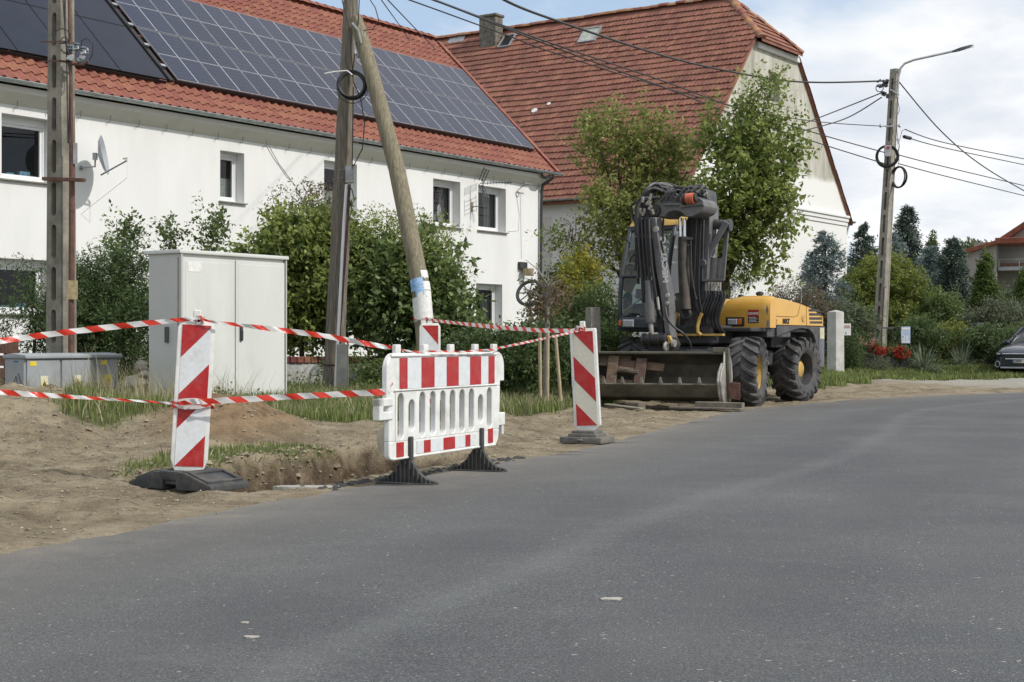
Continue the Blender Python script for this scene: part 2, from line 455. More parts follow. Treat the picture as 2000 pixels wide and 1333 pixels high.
def fbm(x, y, s, seed=0, o=4):
    v = 0; a = 0.5; t = 0
    for k in range(o):
        v = v + a * vnoise(x, y, s * 2 ** k, seed + k); t += a; a *= 0.5
    return v / t
def sst(a, b, x):
    t = np.clip((x - a) / (b - a), 0, 1); return t * t * (3 - 2 * t)
GX = [-12, -8, -5.5, -4.6, -4.0, -3.3, -2.6, -1.6, -0.6, 0.5, 1.5, 3, 5, 6.6, 9, 12, 16, 30]
GY = [19.5, 18.2, 17.4, 15.9, 15.2, 16.6, 17.2, 17.6, 19.4, 21.3, 24.2, 27.6, 31.0, 31.6, 36.0, 40.0, 43, 60]
def pit_mask(x, y):
    cx, cy = -1.50, 12.35; ux, uy = 0.44, 0.898
    a = (x - cx) * ux + (y - cy) * uy; b = -(x - cx) * uy + (y - cy) * ux      # b > 0 towards the verge
    w = (fbm(x, y, 1.6, 5) - 0.5) * 0.55 + (fbm(x, y, 6, 8) - 0.5) * 0.30
    ra = np.clip(1 - (np.abs(a) / (1.75 + w)) ** 2.4, 0, 1)
    hi = 0.86 + w * 0.5
    return sst(0.0, 0.35, ra) * sst(hi, hi - 0.15, b) * sst(-0.60, -0.15, b)
def height(x, y, fine=True):
    d = edge_dist(x, y)
    h = 0.20 * sst(0.2, 6.5, d) + 0.32 * sst(6.5, 22, d) + 0.012 * sst(0.02, 0.3, d)
    h = h * (1 - 0.9 * sst(1.25, 0.88, np.sqrt(((x - 15.5) / 6.5) ** 2 + ((y - 38.5) / 4.6) ** 2)))
    h = np.where(d < 0, -0.16 * sst(0.0, 0.5, -d), h)
    w = -d - 5.9
    h = np.where(w > -0.5, np.maximum(h, -0.16 + 0.2 * sst(-0.4, 0.3, w)) + 0.4 * sst(2, 30, w) , h)
    verge = sst(0.05, 0.5, d)
    h = h + verge * (fbm(x, y, 0.9, 1) - 0.5) * 0.10
    if fine:
        soil = 1 - grass_mask(x, y)
        h = h + verge * soil * ((fbm(x, y, 2.2, 6) - 0.5) * 0.10 + (fbm(x, y, 5.5, 2) - 0.5) * 0.075 + (fbm(x, y, 14, 3, 3) - 0.5) * 0.034)
        # spoil heaps
        def heap(cx, cy, rx, ry, hh, sd):
            q = ((x - cx) / rx) ** 2 + ((y - cy) / ry) ** 2
            q = q * (1 + 0.9 * (fbm(x, y, 1.8, sd) - 0.5))
            return hh * np.clip(1 - q ** 0.62, 0, 1) * (0.86 + 0.5 * (fbm(x, y, 4.5, sd + 3) - 0.36))
        h = h + heap(-4.72, 15.6, 1.15, 1.8, 0.43, 11) + heap(-5.65, 14.9, 1.0, 1.4, 0.20, 12)
        h = h + heap(-3.12, 15.8, 0.98, 1.5, 0.40, 13) + heap(-2.75, 15.2, 0.7, 0.8, 0.14, 14)
        h = h - pit_mask(x, y) * (0.46 + (fbm(x, y, 8, 21) - 0.5) * 0.34)
        # ridge of dug soil behind the barrier and at the roadside further on
        bx = (x - 0.1) * 0.44 + (y - 15.6) * 0.898; bn = -(x - 0.1) * 0.898 + (y - 15.6) * 0.44
        h = h + 0.09 * sst(2.6, 0.6, np.abs(bx)) * np.exp(-((bn - 0.9) / 0.5) ** 2) * (0.5 + fbm(x, y, 3, 31))
    return h
def grass_mask(x, y):
    yb = np.interp(x, GX, GY)
    g = sst(-0.25, 0.35, (y - yb) + (fbm(x, y, 1.1, 41) - 0.5) * 1.6)
    # turf left standing on the lip of the dig
    cx, cy = -2.55, 13.25
    a = (x - cx) * 0.44 + (y - cy) * 0.898; b = -(x - cx) * 0.898 + (y - cy) * 0.44
    t = sst(1.0, 0.72, np.sqrt((a / 1.25) ** 2 + (b / 0.36) ** 2) + (fbm(x, y, 2.5, 42) - 0.5) * 0.8)
    g = np.maximum(g, t * 0.9)
    t2 = sst(1.0, 0.6, np.sqrt(((x + 4.15) / 0.55) ** 2 + ((y - 15.5) / 1.1) ** 2) + (fbm(x, y, 2.5, 43) - 0.5) * 0.5)
    g = np.maximum(g, t2)
    dv = sst(0.75, 1.05, np.sqrt(((x - 14.2) / 6.0) ** 2 + ((y - 37.6) / 4.3) ** 2) + (fbm(x, y, .8, 45) - 0.5) * 0.35)  # gravel apron
    return g * dv * (1 - sst(0.02, 0.25, pit_mask(x, y)))
def gz(x, y):
    return float(height(np.array([x], float), np.array([y], float))[0])

xs = np.concatenate([-150 + 130 * np.linspace(0, 1, 22)[:-1], np.arange(-20, -9, 0.5), np.arange(-9, 6.5, 0.062), np.arange(6.5, 18, 0.25), np.arange(18, 40, 1.0), np.linspace(40, 400, 30)])
ys = np.concatenate([-80 + 84 * np.linspace(0, 1, 22)[:-1], np.arange(4, 9, 0.25), np.arange(9, 25, 0.062), np.arange(25, 46, 0.2), np.arange(46, 70, 1.0), np.linspace(70, 900, 30)])
X, Y = np.meshgrid(xs, ys)
H = height(X, Y)
nx, ny = len(xs), len(ys)
me = bpy.data.meshes.new('ground')
me.vertices.add(nx * ny); me.vertices.foreach_set('co', np.stack([X, Y, H], -1).astype(np.float32).ravel())
ii = np.arange(nx * ny).reshape(ny, nx)
q = np.stack([ii[:-1, :-1], ii[:-1, 1:], ii[1:, 1:], ii[1:, :-1]], -1).reshape(-1, 4).astype(np.int32)
me.loops.add(q.size); me.loops.foreach_set('vertex_index', q.ravel())
me.polygons.add(len(q)); me.polygons.foreach_set('loop_start', np.arange(0, q.size, 4, dtype=np.int32))
me.polygons.foreach_set('use_smooth', [True] * len(q))
me.update(calc_edges=True)
def add_attr(me, name, arr):
    a = me.attributes.new(name, 'FLOAT', 'POINT'); a.data.foreach_set('value', np.asarray(arr, np.float32).ravel())
GM = grass_mask(X, Y)
dE = edge_dist(X, Y)
gravel = sst(1.25, 0.75, np.sqrt(((X - 14.5) / 7.0) ** 2 + ((Y - 38.0) / 5.0) ** 2))
loam = sst(1.1, 0.5, np.sqrt(((X + 2.95) / 0.9) ** 2 + ((Y - 15.6) / 1.5) ** 2))
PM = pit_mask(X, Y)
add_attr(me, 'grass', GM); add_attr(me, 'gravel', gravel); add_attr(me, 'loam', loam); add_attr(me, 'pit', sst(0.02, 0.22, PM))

gm = bpy.data.materials.new('ground_soil'); gm.use_nodes = True
nt = gm.node_tree; b = nt.nodes['Principled BSDF']; N = lambda t: nt.nodes.new(t); L = nt.links.new
geo = N('ShaderNodeNewGeometry')
def gnoise(scale, detail=6, rough=0.6):
    n = N('ShaderNodeTexNoise'); n.inputs['Scale'].default_value = scale; n.inputs['Detail'].default_value = detail; n.inputs['Roughness'].default_value = rough
    L(geo.outputs['Position'], n.inputs['Vector']); return n.outputs['Fac']
def gramp(f, stops):
    n = N('ShaderNodeValToRGB'); e = n.color_ramp.elements
    while len(e) > 1: e.remove(e[0])
    e[0].position, e[0].color = stops[0][0], (*stops[0][1], 1)
    for p, c in stops[1:]: x = e.new(p); x.color = (*c, 1)
    L(f, n.inputs[0]); return n.outputs[0]
def gmix(f, a, c, t='MIX'):
    n = N('ShaderNodeMixRGB'); n.blend_type = t
    for i, v in ((0, f), (1, a), (2, c)):
        if isinstance(v, (int, float)): n.inputs[i].default_value = v
        elif isinstance(v, tuple): n.inputs[i].default_value = (*v, 1)
        else: L(v, n.inputs[i])
    return n.outputs[0]
def gattr(nm):
    n = N('ShaderNodeAttribute'); n.attribute_name = nm; return n.outputs['Fac']
soil = gramp(gnoise(1.6, 10, 0.65), [(0.32, (0.160, 0.126, 0.080)), (0.45, (0.252, 0.205, 0.134)), (0.58, (0.345, 0.288, 0.195)), (0.8, (0.41, 0.35, 0.25))])
soil = gmix(gramp(gnoise(9, 8, 0.7), [(0.50, (0, 0, 0)), (0.68, (0.8,) * 3)]), soil, (0.105, 0.088, 0.066))
soil = gmix(gramp(gnoise(55, 3, 0.5), [(0.60, (0, 0, 0)), (0.70, (0.75,) * 3)]), soil, (0.42, 0.39, 0.33))
soil = gmix(gattr('loam'), soil, gramp(gnoise(6, 8, 0.7), [(0.35, (0.16, 0.105, 0.06)), (0.6, (0.32, 0.225, 0.135))]))
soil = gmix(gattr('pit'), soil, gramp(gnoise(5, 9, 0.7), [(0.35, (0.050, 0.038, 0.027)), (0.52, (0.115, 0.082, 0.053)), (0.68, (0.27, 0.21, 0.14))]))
soil = gmix(gattr('gravel'), soil, gramp(gnoise(26, 8, 0.75), [(0.35, (0.27, 0.25, 0.21)), (0.65, (0.46, 0.44, 0.38))]))
turf = gramp(gnoise(3.5, 8, 0.7), [(0.3, (0.085, 0.095, 0.040)), (0.55, (0.125, 0.130, 0.058)), (0.75, (0.19, 0.165, 0.095))])
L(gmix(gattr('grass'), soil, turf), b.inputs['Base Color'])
b.inputs['Roughness'].default_value = 0.95; b.inputs['Specular IOR Level'].default_value = 0.2
bp = N('ShaderNodeBump'); bp.inputs['Strength'].default_value = 0.8; bp.inputs['Distance'].default_value = 0.045
hsum = N('ShaderNodeMath'); hsum.operation = 'ADD'; L(gnoise(22, 9, 0.75), hsum.inputs[0]); L(gnoise(70, 4, 0.6), hsum.inputs[1])
L(hsum.outputs[0], bp.inputs['Height']); L(bp.outputs[0], b.inputs['Normal'])
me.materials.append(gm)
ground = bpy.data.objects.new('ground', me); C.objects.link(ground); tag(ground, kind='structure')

# ------------------------------------------------------------------ road
def offset_line(L0, off):
    t = np.gradient(L0, axis=0); t /= np.linalg.norm(t, axis=1)[:, None]
    return L0 + np.stack([t[:, 1], -t[:, 0]], 1) * off
RL = smooth_line(EDGE, 40)
offs = [0.0, 0.12, 0.5, 1.2, 2.2, 2.75, 3.4, 4.6, 5.5, 5.9]
cols = []
for o_ in offs:
    ln = offset_line(RL, o_)
    if o_ == 0.0:
        j = (vnoise(RL[:, 0], RL[:, 1], 2.2, 77) - 0.5) * 0.30 + (vnoise(RL[:, 0], RL[:, 1], 7, 78) - 0.5) * 0.20
        ln = offset_line(RL, 0.0) + (offset_line(RL, 1.0) - RL) * j[:, None]
    cols.append(ln)
V = []
zs = [-0.006, 0.001, 0.004, 0.012, 0.022, 0.024, 0.022, 0.010, 0.002, -0.01]
for ln, z in zip(cols, zs):
    V += [(a, b_, z) for a, b_ in ln]
n = len(RL)
Fs = [(k * n + i, (k + 1) * n + i, (k + 1) * n + i + 1, k * n + i + 1) for k in range(len(offs) - 1) for i in range(n - 1)]
me = bpy.data.meshes.new('road'); me.from_pydata(V, [], Fs)
acr = np.repeat(np.array(offs), n)
add_attr(me, 'across', acr)
me.polygons.foreach_set('use_smooth', [True] * len(me.polygons))
rm = bpy.data.materials.new('asphalt'); rm.use_nodes = True
nt = rm.node_tree; b = nt.nodes['Principled BSDF']; geo = N('ShaderNodeNewGeometry'); N = lambda t: nt.nodes.new(t); L = nt.links.new
geo = N('ShaderNodeNewGeometry')
def rmath(op, a, c=None, d=None):
    n_ = N('ShaderNodeMath'); n_.operation = op
    for i, v in enumerate((a, c, d)):
        if v is None: continue
        if isinstance(v, (int, float)): n_.inputs[i].default_value = v
        else: L(v, n_.inputs[i])
    return n_.outputs[0]
base = gramp(gnoise(0.55, 6, 0.55), [(0.28, (0.066, 0.070, 0.075)), (0.5, (0.085, 0.089, 0.093)), (0.72, (0.110, 0.112, 0.113))])
grain = gramp(gnoise(105, 3, 0.7), [(0.32, (0.45,) * 3), (0.5, (0.95,) * 3), (0.68, (1.75,) * 3)])
grain.node.color_ramp.elements[2].color = (1.7, 1.68, 1.62, 1)
base = gmix(1.0, base, grain, 'MULTIPLY')
base = gmix(gramp(gnoise(140, 2, 0.5), [(0.665, (0, 0, 0)), (0.70, (0.8,) * 3)]), base, (0.42, 0.41, 0.38))
base = gmix(gramp(gnoise(38, 2, 0.5), [(0.72, (0, 0, 0)), (0.735, (0.8,) * 3)]), base, (0.48, 0.47, 0.44))
ac = gattr('across')
# wheel tracks polished darker, scuffs and dusty smears drawn out along the road
trk = rmath('MINIMUM', rmath('ABSOLUTE', rmath('SUBTRACT', ac, 0.95)), rmath('MINIMUM', rmath('ABSOLUTE', rmath('SUBTRACT', ac, 2.25)), rmath('ABSOLUTE', rmath('SUBTRACT', ac, 3.9))))
base = gmix(rmath('MULTIPLY', gramp(trk, [(0.0, (0.5,) * 3), (0.5, (0, 0, 0))]), gramp(gnoise(0.9, 6, 0.6), [(0.3, (0.2,) * 3), (0.7, (1, 1, 1))])), base, (0.064, 0.066, 0.069))
mps = N('ShaderNodeMapping'); mps.inputs['Rotation'].default_value = (0, 0, R(62)); mps.inputs['Scale'].default_value = (1, 5.5, 1); L(geo.outputs['Position'], mps.inputs[0])
ns_ = N('ShaderNodeTexNoise'); ns_.inputs['Scale'].default_value = 0.8; ns_.inputs['Detail'].default_value = 9; ns_.inputs['Roughness'].default_value = 0.7; L(mps.outputs[0], ns_.inputs['Vector'])
base = gmix(gramp(ns_.outputs['Fac'], [(0.56, (0, 0, 0)), (0.76, (0.28,) * 3)]), base, (0.175, 0.17, 0.16))
base = gmix(gramp(gnoise(0.35, 7, 0.7), [(0.52, (0, 0, 0)), (0.60, (0.28,) * 3)]), base, (0.05, 0.052, 0.056))
# dust carried in from the verge
dn = rmath('ADD', rmath('MULTIPLY', gnoise(1.6, 8, 0.7), 1.5), -0.75)
du = gramp(rmath('ADD', ac, dn), [(0.0, (0.85,) * 3), (0.35, (0.42,) * 3), (1.3, (0.12,) * 3), (1.0, (0.16,) * 3)])
base = gmix(rmath('MULTIPLY', gramp(rmath('MULTIPLY', rmath('ADD', ac, dn), 0.4), [(0.0, (0.95,) * 3), (0.08, (0.62,) * 3), (0.22, (0.34,) * 3), (0.45, (0.20,) * 3), (0.8, (0.0,) * 3)]), gramp(gnoise(5, 8, 0.7), [(0.2, (0.35,) * 3), (0.7, (1, 1, 1))])), base, (0.215, 0.192, 0.158))
# worn pale strip along the middle of the road
cl = rmath('ABSOLUTE', rmath('ADD', rmath('SUBTRACT', ac, 2.72), rmath('MULTIPLY', rmath('SUBTRACT', gnoise(0.8, 6, 0.6), 0.5), 0.35)))
base = gmix(rmath('MULTIPLY', gramp(cl, [(0.0, (0.26,) * 3), (0.06, (0.20,) * 3), (0.19, (0, 0, 0))]), gramp(gnoise(1.1, 9, 0.75), [(0.3, (0.4,) * 3), (0.6, (1, 1, 1))])), base, (0.185, 0.192, 0.19))
# small pale scuffs
base = gmix(gramp(gnoise(2.3, 3, 0.4), [(0.76, (0, 0, 0)), (0.79, (0.55,) * 3)]), base, (0.33, 0.31, 0.27))
L(base, b.inputs['Base Color']); b.inputs['Roughness'].default_value = 0.86; b.inputs['Specular IOR Level'].default_value = 0.35
bp = N('ShaderNodeBump'); bp.inputs['Strength'].default_value = 0.55; bp.inputs['Distance'].default_value = 0.008
L(gnoise(120, 4, 0.7), bp.inputs['Height']); L(bp.outputs[0], b.inputs['Normal'])
me.materials.append(rm)
road = bpy.data.objects.new('road', me); C.objects.link(road); tag(road, kind='structure')

# ------------------------------------------------------------------ things on the ground: grass, clods, stones
def scatter_grass(name, n, region, hmin, hmax, mt, dens=None, seed=1, wid=0.006, lean=0.35):
    r = np.random.default_rng(seed)
    x0, x1, y0, y1 = region; near = lambda x, y: (y < 15.2) & (x > -3.6)
    x = r.uniform(x0, x1, n * 3); y = r.uniform(y0, y1, n * 3)
    g = grass_mask(x, y) * sst(0.6, 1.0, edge_dist(x, y))
    if dens is not None: g = g * dens(x, y)
    k = r.random(n * 3) < g; x, y = x[k][:n], y[k][:n]
    m_ = len(x); z = height(x, y) - 0.01
    hh = r.uniform(hmin, hmax, m_) * (0.55 + 0.9 * fbm(x, y, 0.9, seed)); hh = np.where(near(x, y), hh * 0.42, hh)
    a = r.uniform(0, 2 * PI, m_); ln = r.uniform(0.05, lean, m_) * hh
    la = r.uniform(0, 2 * PI, m_)
    w = wid * r.uniform(0.6, 1.5, m_) * (1 + 0.04 * np.maximum(0, y - 15))
    sx, sy = np.cos(a) * w, np.sin(a) * w
    b0 = np.stack([x, y, z], 1); mid = b0 + np.stack([np.cos(la) * ln * 0.35, np.sin(la) * ln * 0.35, hh * 0.6], 1); tip = b0 + np.stack([np.cos(la) * ln, np.sin(la) * ln, hh], 1)
    s = np.stack([sx, sy, np.zeros(m_)], 1)
    v = np.stack([b0 - s, b0 + s, mid + s * 0.75, tip, mid - s * 0.75], 1)
    o = np_mesh(name, v, 5, mt, pat=[(0, 1, 2, 4), (4, 2, 3)]); tag(o, kind='stuff'); return o
M['grass'] = leaf_mat('grass_blade', (0.155, 0.205, 0.060), (0.30, 0.32, 0.13), 0.4, 0.6, 0.3)
M['grass_dry'] = leaf_mat('grass_dry', (0.34, 0.30, 0.18), (0.46, 0.41, 0.27), 0.3, 0.7, 0.3)
scatter_grass('verge_grass', 120000, (-8, 4, 12, 26), 0.05, 0.17, M['grass'], seed=3, wid=0.005)
scatter_grass('verge_grass', 22000, (-9, 3, 16.5, 30), 0.10, 0.27, M['grass'], seed=4, wid=0.006, lean=0.6)
scatter_grass('garden_grass', 42000, (2, 22, 27, 50), 0.06, 0.20, M['grass'], seed=5, wid=0.009)
scatter_grass('roadside_grass', 60000, (5, 17, 31, 45), 0.05, 0.16, M['grass'], seed=15, wid=0.008)
scatter_grass('dry_grass', 1500, (-7.5, -3.2, 15.5, 19.5), 0.2, 0.6, M['grass_dry'], seed=6, wid=0.0022, lean=0.7)
scatter_grass('dry_grass', 5000, (-6, 3, 12, 24), 0.08, 0.28, M['grass_dry'], seed=8, wid=0.0045, lean=0.7)


r_ = np.random.default_rng(77)
m_ = 2600; a_ = r_.uniform(-1.55, 1.35, m_); bb_ = r_.normal(.86, .16, m_)
gx_ = -1.50 + a_ * 0.44 - bb_ * .898; gy_ = 12.35 + a_ * .898 + bb_ * .44
pm_ = pit_mask(gx_, gy_); k_ = (pm_ > .01) & (pm_ < .20) | (np.abs(bb_ - 1.0) < .12); gx_, gy_ = gx_[k_], gy_[k_]; gz_ = height(gx_, gy_); m_ = len(gx_)
h_ = r_.uniform(.03, .12, m_); hang = r_.uniform(.0, .05, m_)
b0_ = np.stack([gx_, gy_, gz_ - .01], 1); t0_ = b0_ + np.stack([hang * .898 + r_.normal(size=m_) * .03, -hang * .44 + r_.normal(size=m_) * .03, h_ * r_.uniform(-.9, .7, m_)], 1); mid_ = (b0_ + t0_) / 2 + np.array([.01, 0, .025]); s_ = np.stack([r_.uniform(.002, .005, m_), r_.uniform(-.003, .003, m_), m_ * [0.0]], 1)
tag(np_mesh('turf_overhang', np.stack([b0_ - s_, b0_ + s_, mid_ + s_ * .8, t0_, mid_ - s_ * .8], 1), 5, M['grass'], pat=[(0, 1, 2, 4), (4, 2, 3)]), kind='stuff')
M['stone'] = mat('stone', (0.27, 0.245, 0.20), 0.9, var=0.3, scale=8, bump=0.3, island=0.3)
M['clod'] = mat('clod', (0.235, 0.195, 0.135), 0.95, var=0.35, scale=14, bump=0.5, island=0.3)
def pebble(mb, c, r, rnd, flat=0.65):
    # a small lumpy 8-corner stone with a middle ring
    ring = []; n = 6
    off = rnd.uniform(0, 6.28)
    for k in range(n):
        a = off + 2 * PI * k / n
        q = r * rnd.uniform(0.75, 1.15)
        ring.append((c[0] + math.cos(a) * q, c[1] + math.sin(a) * q, c[2] + r * flat * rnd.uniform(-0.15, 0.2)))
    top = [(c[0] + math.cos(off + 2 * PI * k / 3) * r * 0.45, c[1] + math.sin(off + 2 * PI * k / 3) * r * 0.45, c[2] + r * flat * rnd.uniform(0.6, 0.95)) for k in range(3)]
    bot = [(c[0], c[1], c[2] - r * 0.5)]
    v = ring + top + bot
    f = [(0, 1, 6), (1, 7, 6), (1, 2, 7), (2, 3, 7), (3, 8, 7), (3, 4, 8), (4, 5, 8), (5, 6, 8), (5, 0, 6), (6, 7, 8)] + [(k, 9, (k + 1) % n) for k in range(n)]
    mb.add(v, f)
rnd = random.Random(5)
for nm, mt, cnt, r0, r1 in (('gravel_stones', M['stone'], 1000, 0.004, 0.014), ('soil_clods', M['clod'], 3000, 0.005, 0.016)):
    mb = MB(); k = 0
    cand = np.stack([np.random.default_rng(cnt + len(nm)).uniform(-6.5, 6, cnt * 5), np.random.default_rng(cnt + 1).uniform(8, 27, cnt * 5)], 1)
    dd = edge_dist(cand[:, 0], cand[:, 1]); hh = height(cand[:, 0], cand[:, 1]); gg = grass_mask(cand[:, 0], cand[:, 1])
    for (x, y), d_, h_, g_ in zip(cand, dd, hh, gg):
        if d_ < (-0.12 if nm[0] == 'g' else 0.12) or g_ > 0.5: continue
        if d_ < 0: h_ = 0.0
        pebble(mb, (x, y, h_ + 0.002), rnd.uniform(r0, r1) * (1.6 if rnd.random() < 0.05 else 1), rnd); k += 1
        if k >= cnt: break
    tag(mb.build(nm, mt, fixn=False), kind='stuff')
mb = MB(); k = 0
while k < 800:      # lumps thrown up round the dig and down the heaps
    if rnd.random() < .66: u_, b2_ = rnd.uniform(-1.5, 1.4), rnd.gauss(.66, .2); x = -1.5 + u_ * .44 - b2_ * .898; y = 12.35 + u_ * .898 + b2_ * .44
    else: x = rnd.gauss(-3.6, 1.5); y = rnd.gauss(15.0, .9)
    d_ = float(edge_dist(np.array([x]), np.array([y]))[0])
    if d_ < .15: continue
    pebble(mb, (x, y, gz(x, y) + .004), rnd.uniform(.008, .028) * (1.8 if rnd.random() < .06 else 1), rnd, .8); k += 1
tag(mb.build('soil_lumps', M['clod'], fixn=False), kind='stuff')
# crumbled asphalt edge beside the dig
mb = MB()
M['asphalt_crumb'] = mat('asphalt_crumb', (0.045, 0.045, 0.047), 0.9, var=0.3, bump=0.4, bscale=60)
for i in range(260):
    t = rnd.uniform(0, 1); x = -1.35 + t * 1.5; y = 10.85 + t * 2.95
    x += rnd.gauss(0, 0.05) - 0.05; y += rnd.gauss(0, 0.05)
    pebble(mb, (x, y, gz(x, y) * 0.3 + 0.0), rnd.uniform(0.008, 0.035), rnd)
tag(mb.build('asphalt_crumbs', M['asphalt_crumb'], fixn=False), kind='stuff')
# broken slab of concrete at the edge of the dig
c = P(600, 957, 10.95); mb = MB()
out_ = [(-0.24, -0.03), (-0.1, -0.075), (0.12, -0.06), (0.22, 0.0), (0.13, 0.06), (-0.05, 0.07), (-0.2, 0.05)]
mb.prism([(c.x + a * 1.05, c.y + b_, -0.05) for a, b_ in out_], (0, 0, 0.062))
tag(mb.build('concrete_fragment', M['concrete_light'], bevel=0.006, origin=(c.x, c.y, 0)), 'flat pale broken concrete slab lying at the asphalt edge by the dig', 'rubble')
# flattened spots of mortar on the asphalt
M['mortar'] = mat('mortar', (0.36, 0.34, 0.30), 0.9, var=0.2, scale=30, bump=0.3, bscale=80)
# ------------------------------------------------------------------ the houses
D1 = Vector((0.566, 0.8244, 0)).normalized()      # along the long white facade, away from the eye
NF = Vector((D1.y, -D1.x, 0))                     # facade normal, towards the street
D2 = -NF                                          # into the house
M['white_wall'] = mat('white_wall', (0.69, 0.695, 0.69), 0.9, var=0.03, scale=1.3, bump=0.06, bscale=55, dirt=0.22, dirtcol=(0.50, 0.50, 0.475), dscale=0.9, stretch=(1, 1, .35))
M['plaster_soffit'] = mat('plaster_soffit', (0.60, 0.585, 0.555), 0.9, var=0.08, scale=2, dirt=0.4, dirtcol=(0.36, 0.34, 0.30), dscale=2)
M['tile'] = mat('tile', (0.228, 0.081, 0.053), 0.72, var=0.20, scale=5, detail=8, island=0.12, dirt=0.35, dirtcol=(0.14, 0.055, 0.035), dscale=4, bump=0.08)
M['tile_one'] = mat('tile_one', (0.228, 0.081, 0.053), 0.72, var=0.20, scale=5, detail=8, rnd=0.12, dirt=0.35, dirtcol=(0.14, 0.055, 0.035), dscale=4, bump=0.08)
M['pvc'] = mat('pvc', (0.72, 0.73, 0.74), 0.35, var=0.03)
M['sill_grey'] = mat('sill_grey', (0.26, 0.255, 0.23), 0.7, var=0.15, dirt=0.4)
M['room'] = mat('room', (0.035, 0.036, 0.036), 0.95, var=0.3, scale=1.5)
M['curtain'] = mat('curtain', (0.24, 0.24, 0.235), 0.95, var=0.3, scale=3, stretch=(22, 22, 0.3))
M['net_curtain'] = mat('net_curtain', (0.42, 0.42, 0.40), 0.95, var=0.35, scale=30)
M['pane'] = glass_mat('pane', (0.62, 0.66, 0.66), 0.9)
M['dark_pipe'] = mat('dark_pipe', (0.025, 0.026, 0.03), 0.45, var=0.2)

W0 = Vector((1.02, 51.0, 0))                       # street corner of the white house, far end
def H1(s, t, z): return W0 - D1 * s + NF * t + Vector((0, 0, z))
def on_wall(px, py):
    u = (px - 1000) / F
    s = (W0.x - W0.y * u) / (D1.x - D1.y * u)
    Yq = W0.y - D1.y * s
    return s, CZ + (666 - py) / F * Yq
H1T = thing('white_house', 'long white rendered house with red pantiled roof covered in solar panels', 'house', H1(0, 0, 0.3))
S_END = 30.0; Z_BASE = 0.2; Z_EAVE = 6.72; REV = 0.36
wins = []   # s0 (far) s1 (near) z0 z1
for (xa, xb, ya, yb, kind) in ((3, 104, 220, 347, 'wide'), (430, 477, 293, 391, 'net'), (633, 697, 312, 420, 'net'), (846, 899, 348, 439, 'curt'), (934, 988, 361, 448, 'curt'),
                               (930, 981, 553, 652, 'curt'), (-10, 97, 503, 611, 'wide'), (-230, -120, 180, 322, 'wide'), (560, 618, 528, 640, 'curt'), (700, 742, 536, 640, 'curt')):
    sa, za = on_wall(xa, ya); sb, zb = on_wall(xb, yb)
    z1 = za; z0 = on_wall(xa, yb)[1]
    wins.append((sb, sa, z0, z1, kind))
# wall with openings
sb_ = sorted({0.0, S_END} | {w[0] for w in wins} | {w[1] for w in wins}); zb_ = sorted({Z_BASE, Z_EAVE} | {w[2] for w in wins} | {w[3] for w in wins})
mb = MB()
for i in range(len(sb_) - 1):
    for j in range(len(zb_) - 1):
        sm, zm = (sb_[i] + sb_[i + 1]) / 2, (zb_[j] + zb_[j + 1]) / 2
        if any(w[0] < sm < w[1] and w[2] < zm < w[3] for w in wins): continue
        mb.quad(H1(sb_[i], 0, zb_[j]), H1(sb_[i + 1], 0, zb_[j]), H1(sb_[i + 1], 0, zb_[j + 1]), H1(sb_[i], 0, zb_[j + 1]))
for w in wins:
    a, b_, z0, z1 = w[:4]
    mb.quad(H1(a, 0, z0), H1(a, -REV, z0), H1(a, -REV, z1), H1(a, 0, z1))
    mb.quad(H1(b_, 0, z0), H1(b_, -REV, z0), H1(b_, -REV, z1), H1(b_, 0, z1))
    mb.quad(H1(a, 0, z1), H1(b_, 0, z1), H1(b_, -REV, z1), H1(a, -REV, z1))
    mb.quad(H1(a, 0, z0), H1(b_, 0, z0), H1(b_, -REV, z0), H1(a, -REV, z0))
DEPTH = 10.0; RIDGE_T = -4.95; Z_RIDGE = 12.12
# gable ends, back wall
for s in (0.0, S_END):
    mb.poly([H1(s, 0, Z_BASE), H1(s, -DEPTH, Z_BASE), H1(s, -DEPTH, Z_EAVE), H1(s, RIDGE_T, Z_RIDGE - 0.25), H1(s, 0, Z_EAVE)])
mb.quad(H1(0, -DEPTH, Z_BASE), H1(S_END, -DEPTH, Z_BASE), H1(S_END, -DEPTH, Z_EAVE), H1(0, -DEPTH, Z_EAVE))
mb.build('wall', M['white_wall'], H1T, weld=True, fixn=False)
# plaster eaves cornice
mb = MB()
mb.prism([H1(-0.02, 0.0, 6.36), H1(-0.02, 0.06, 6.40), H1(-0.02, 0.34, 6.60), H1(-0.02, 0.36, 6.73), H1(-0.02, 0.0, 6.73)], D1 * -(S_END - 0.02))
mb.build('cornice', M['plaster_soffit'], H1T)
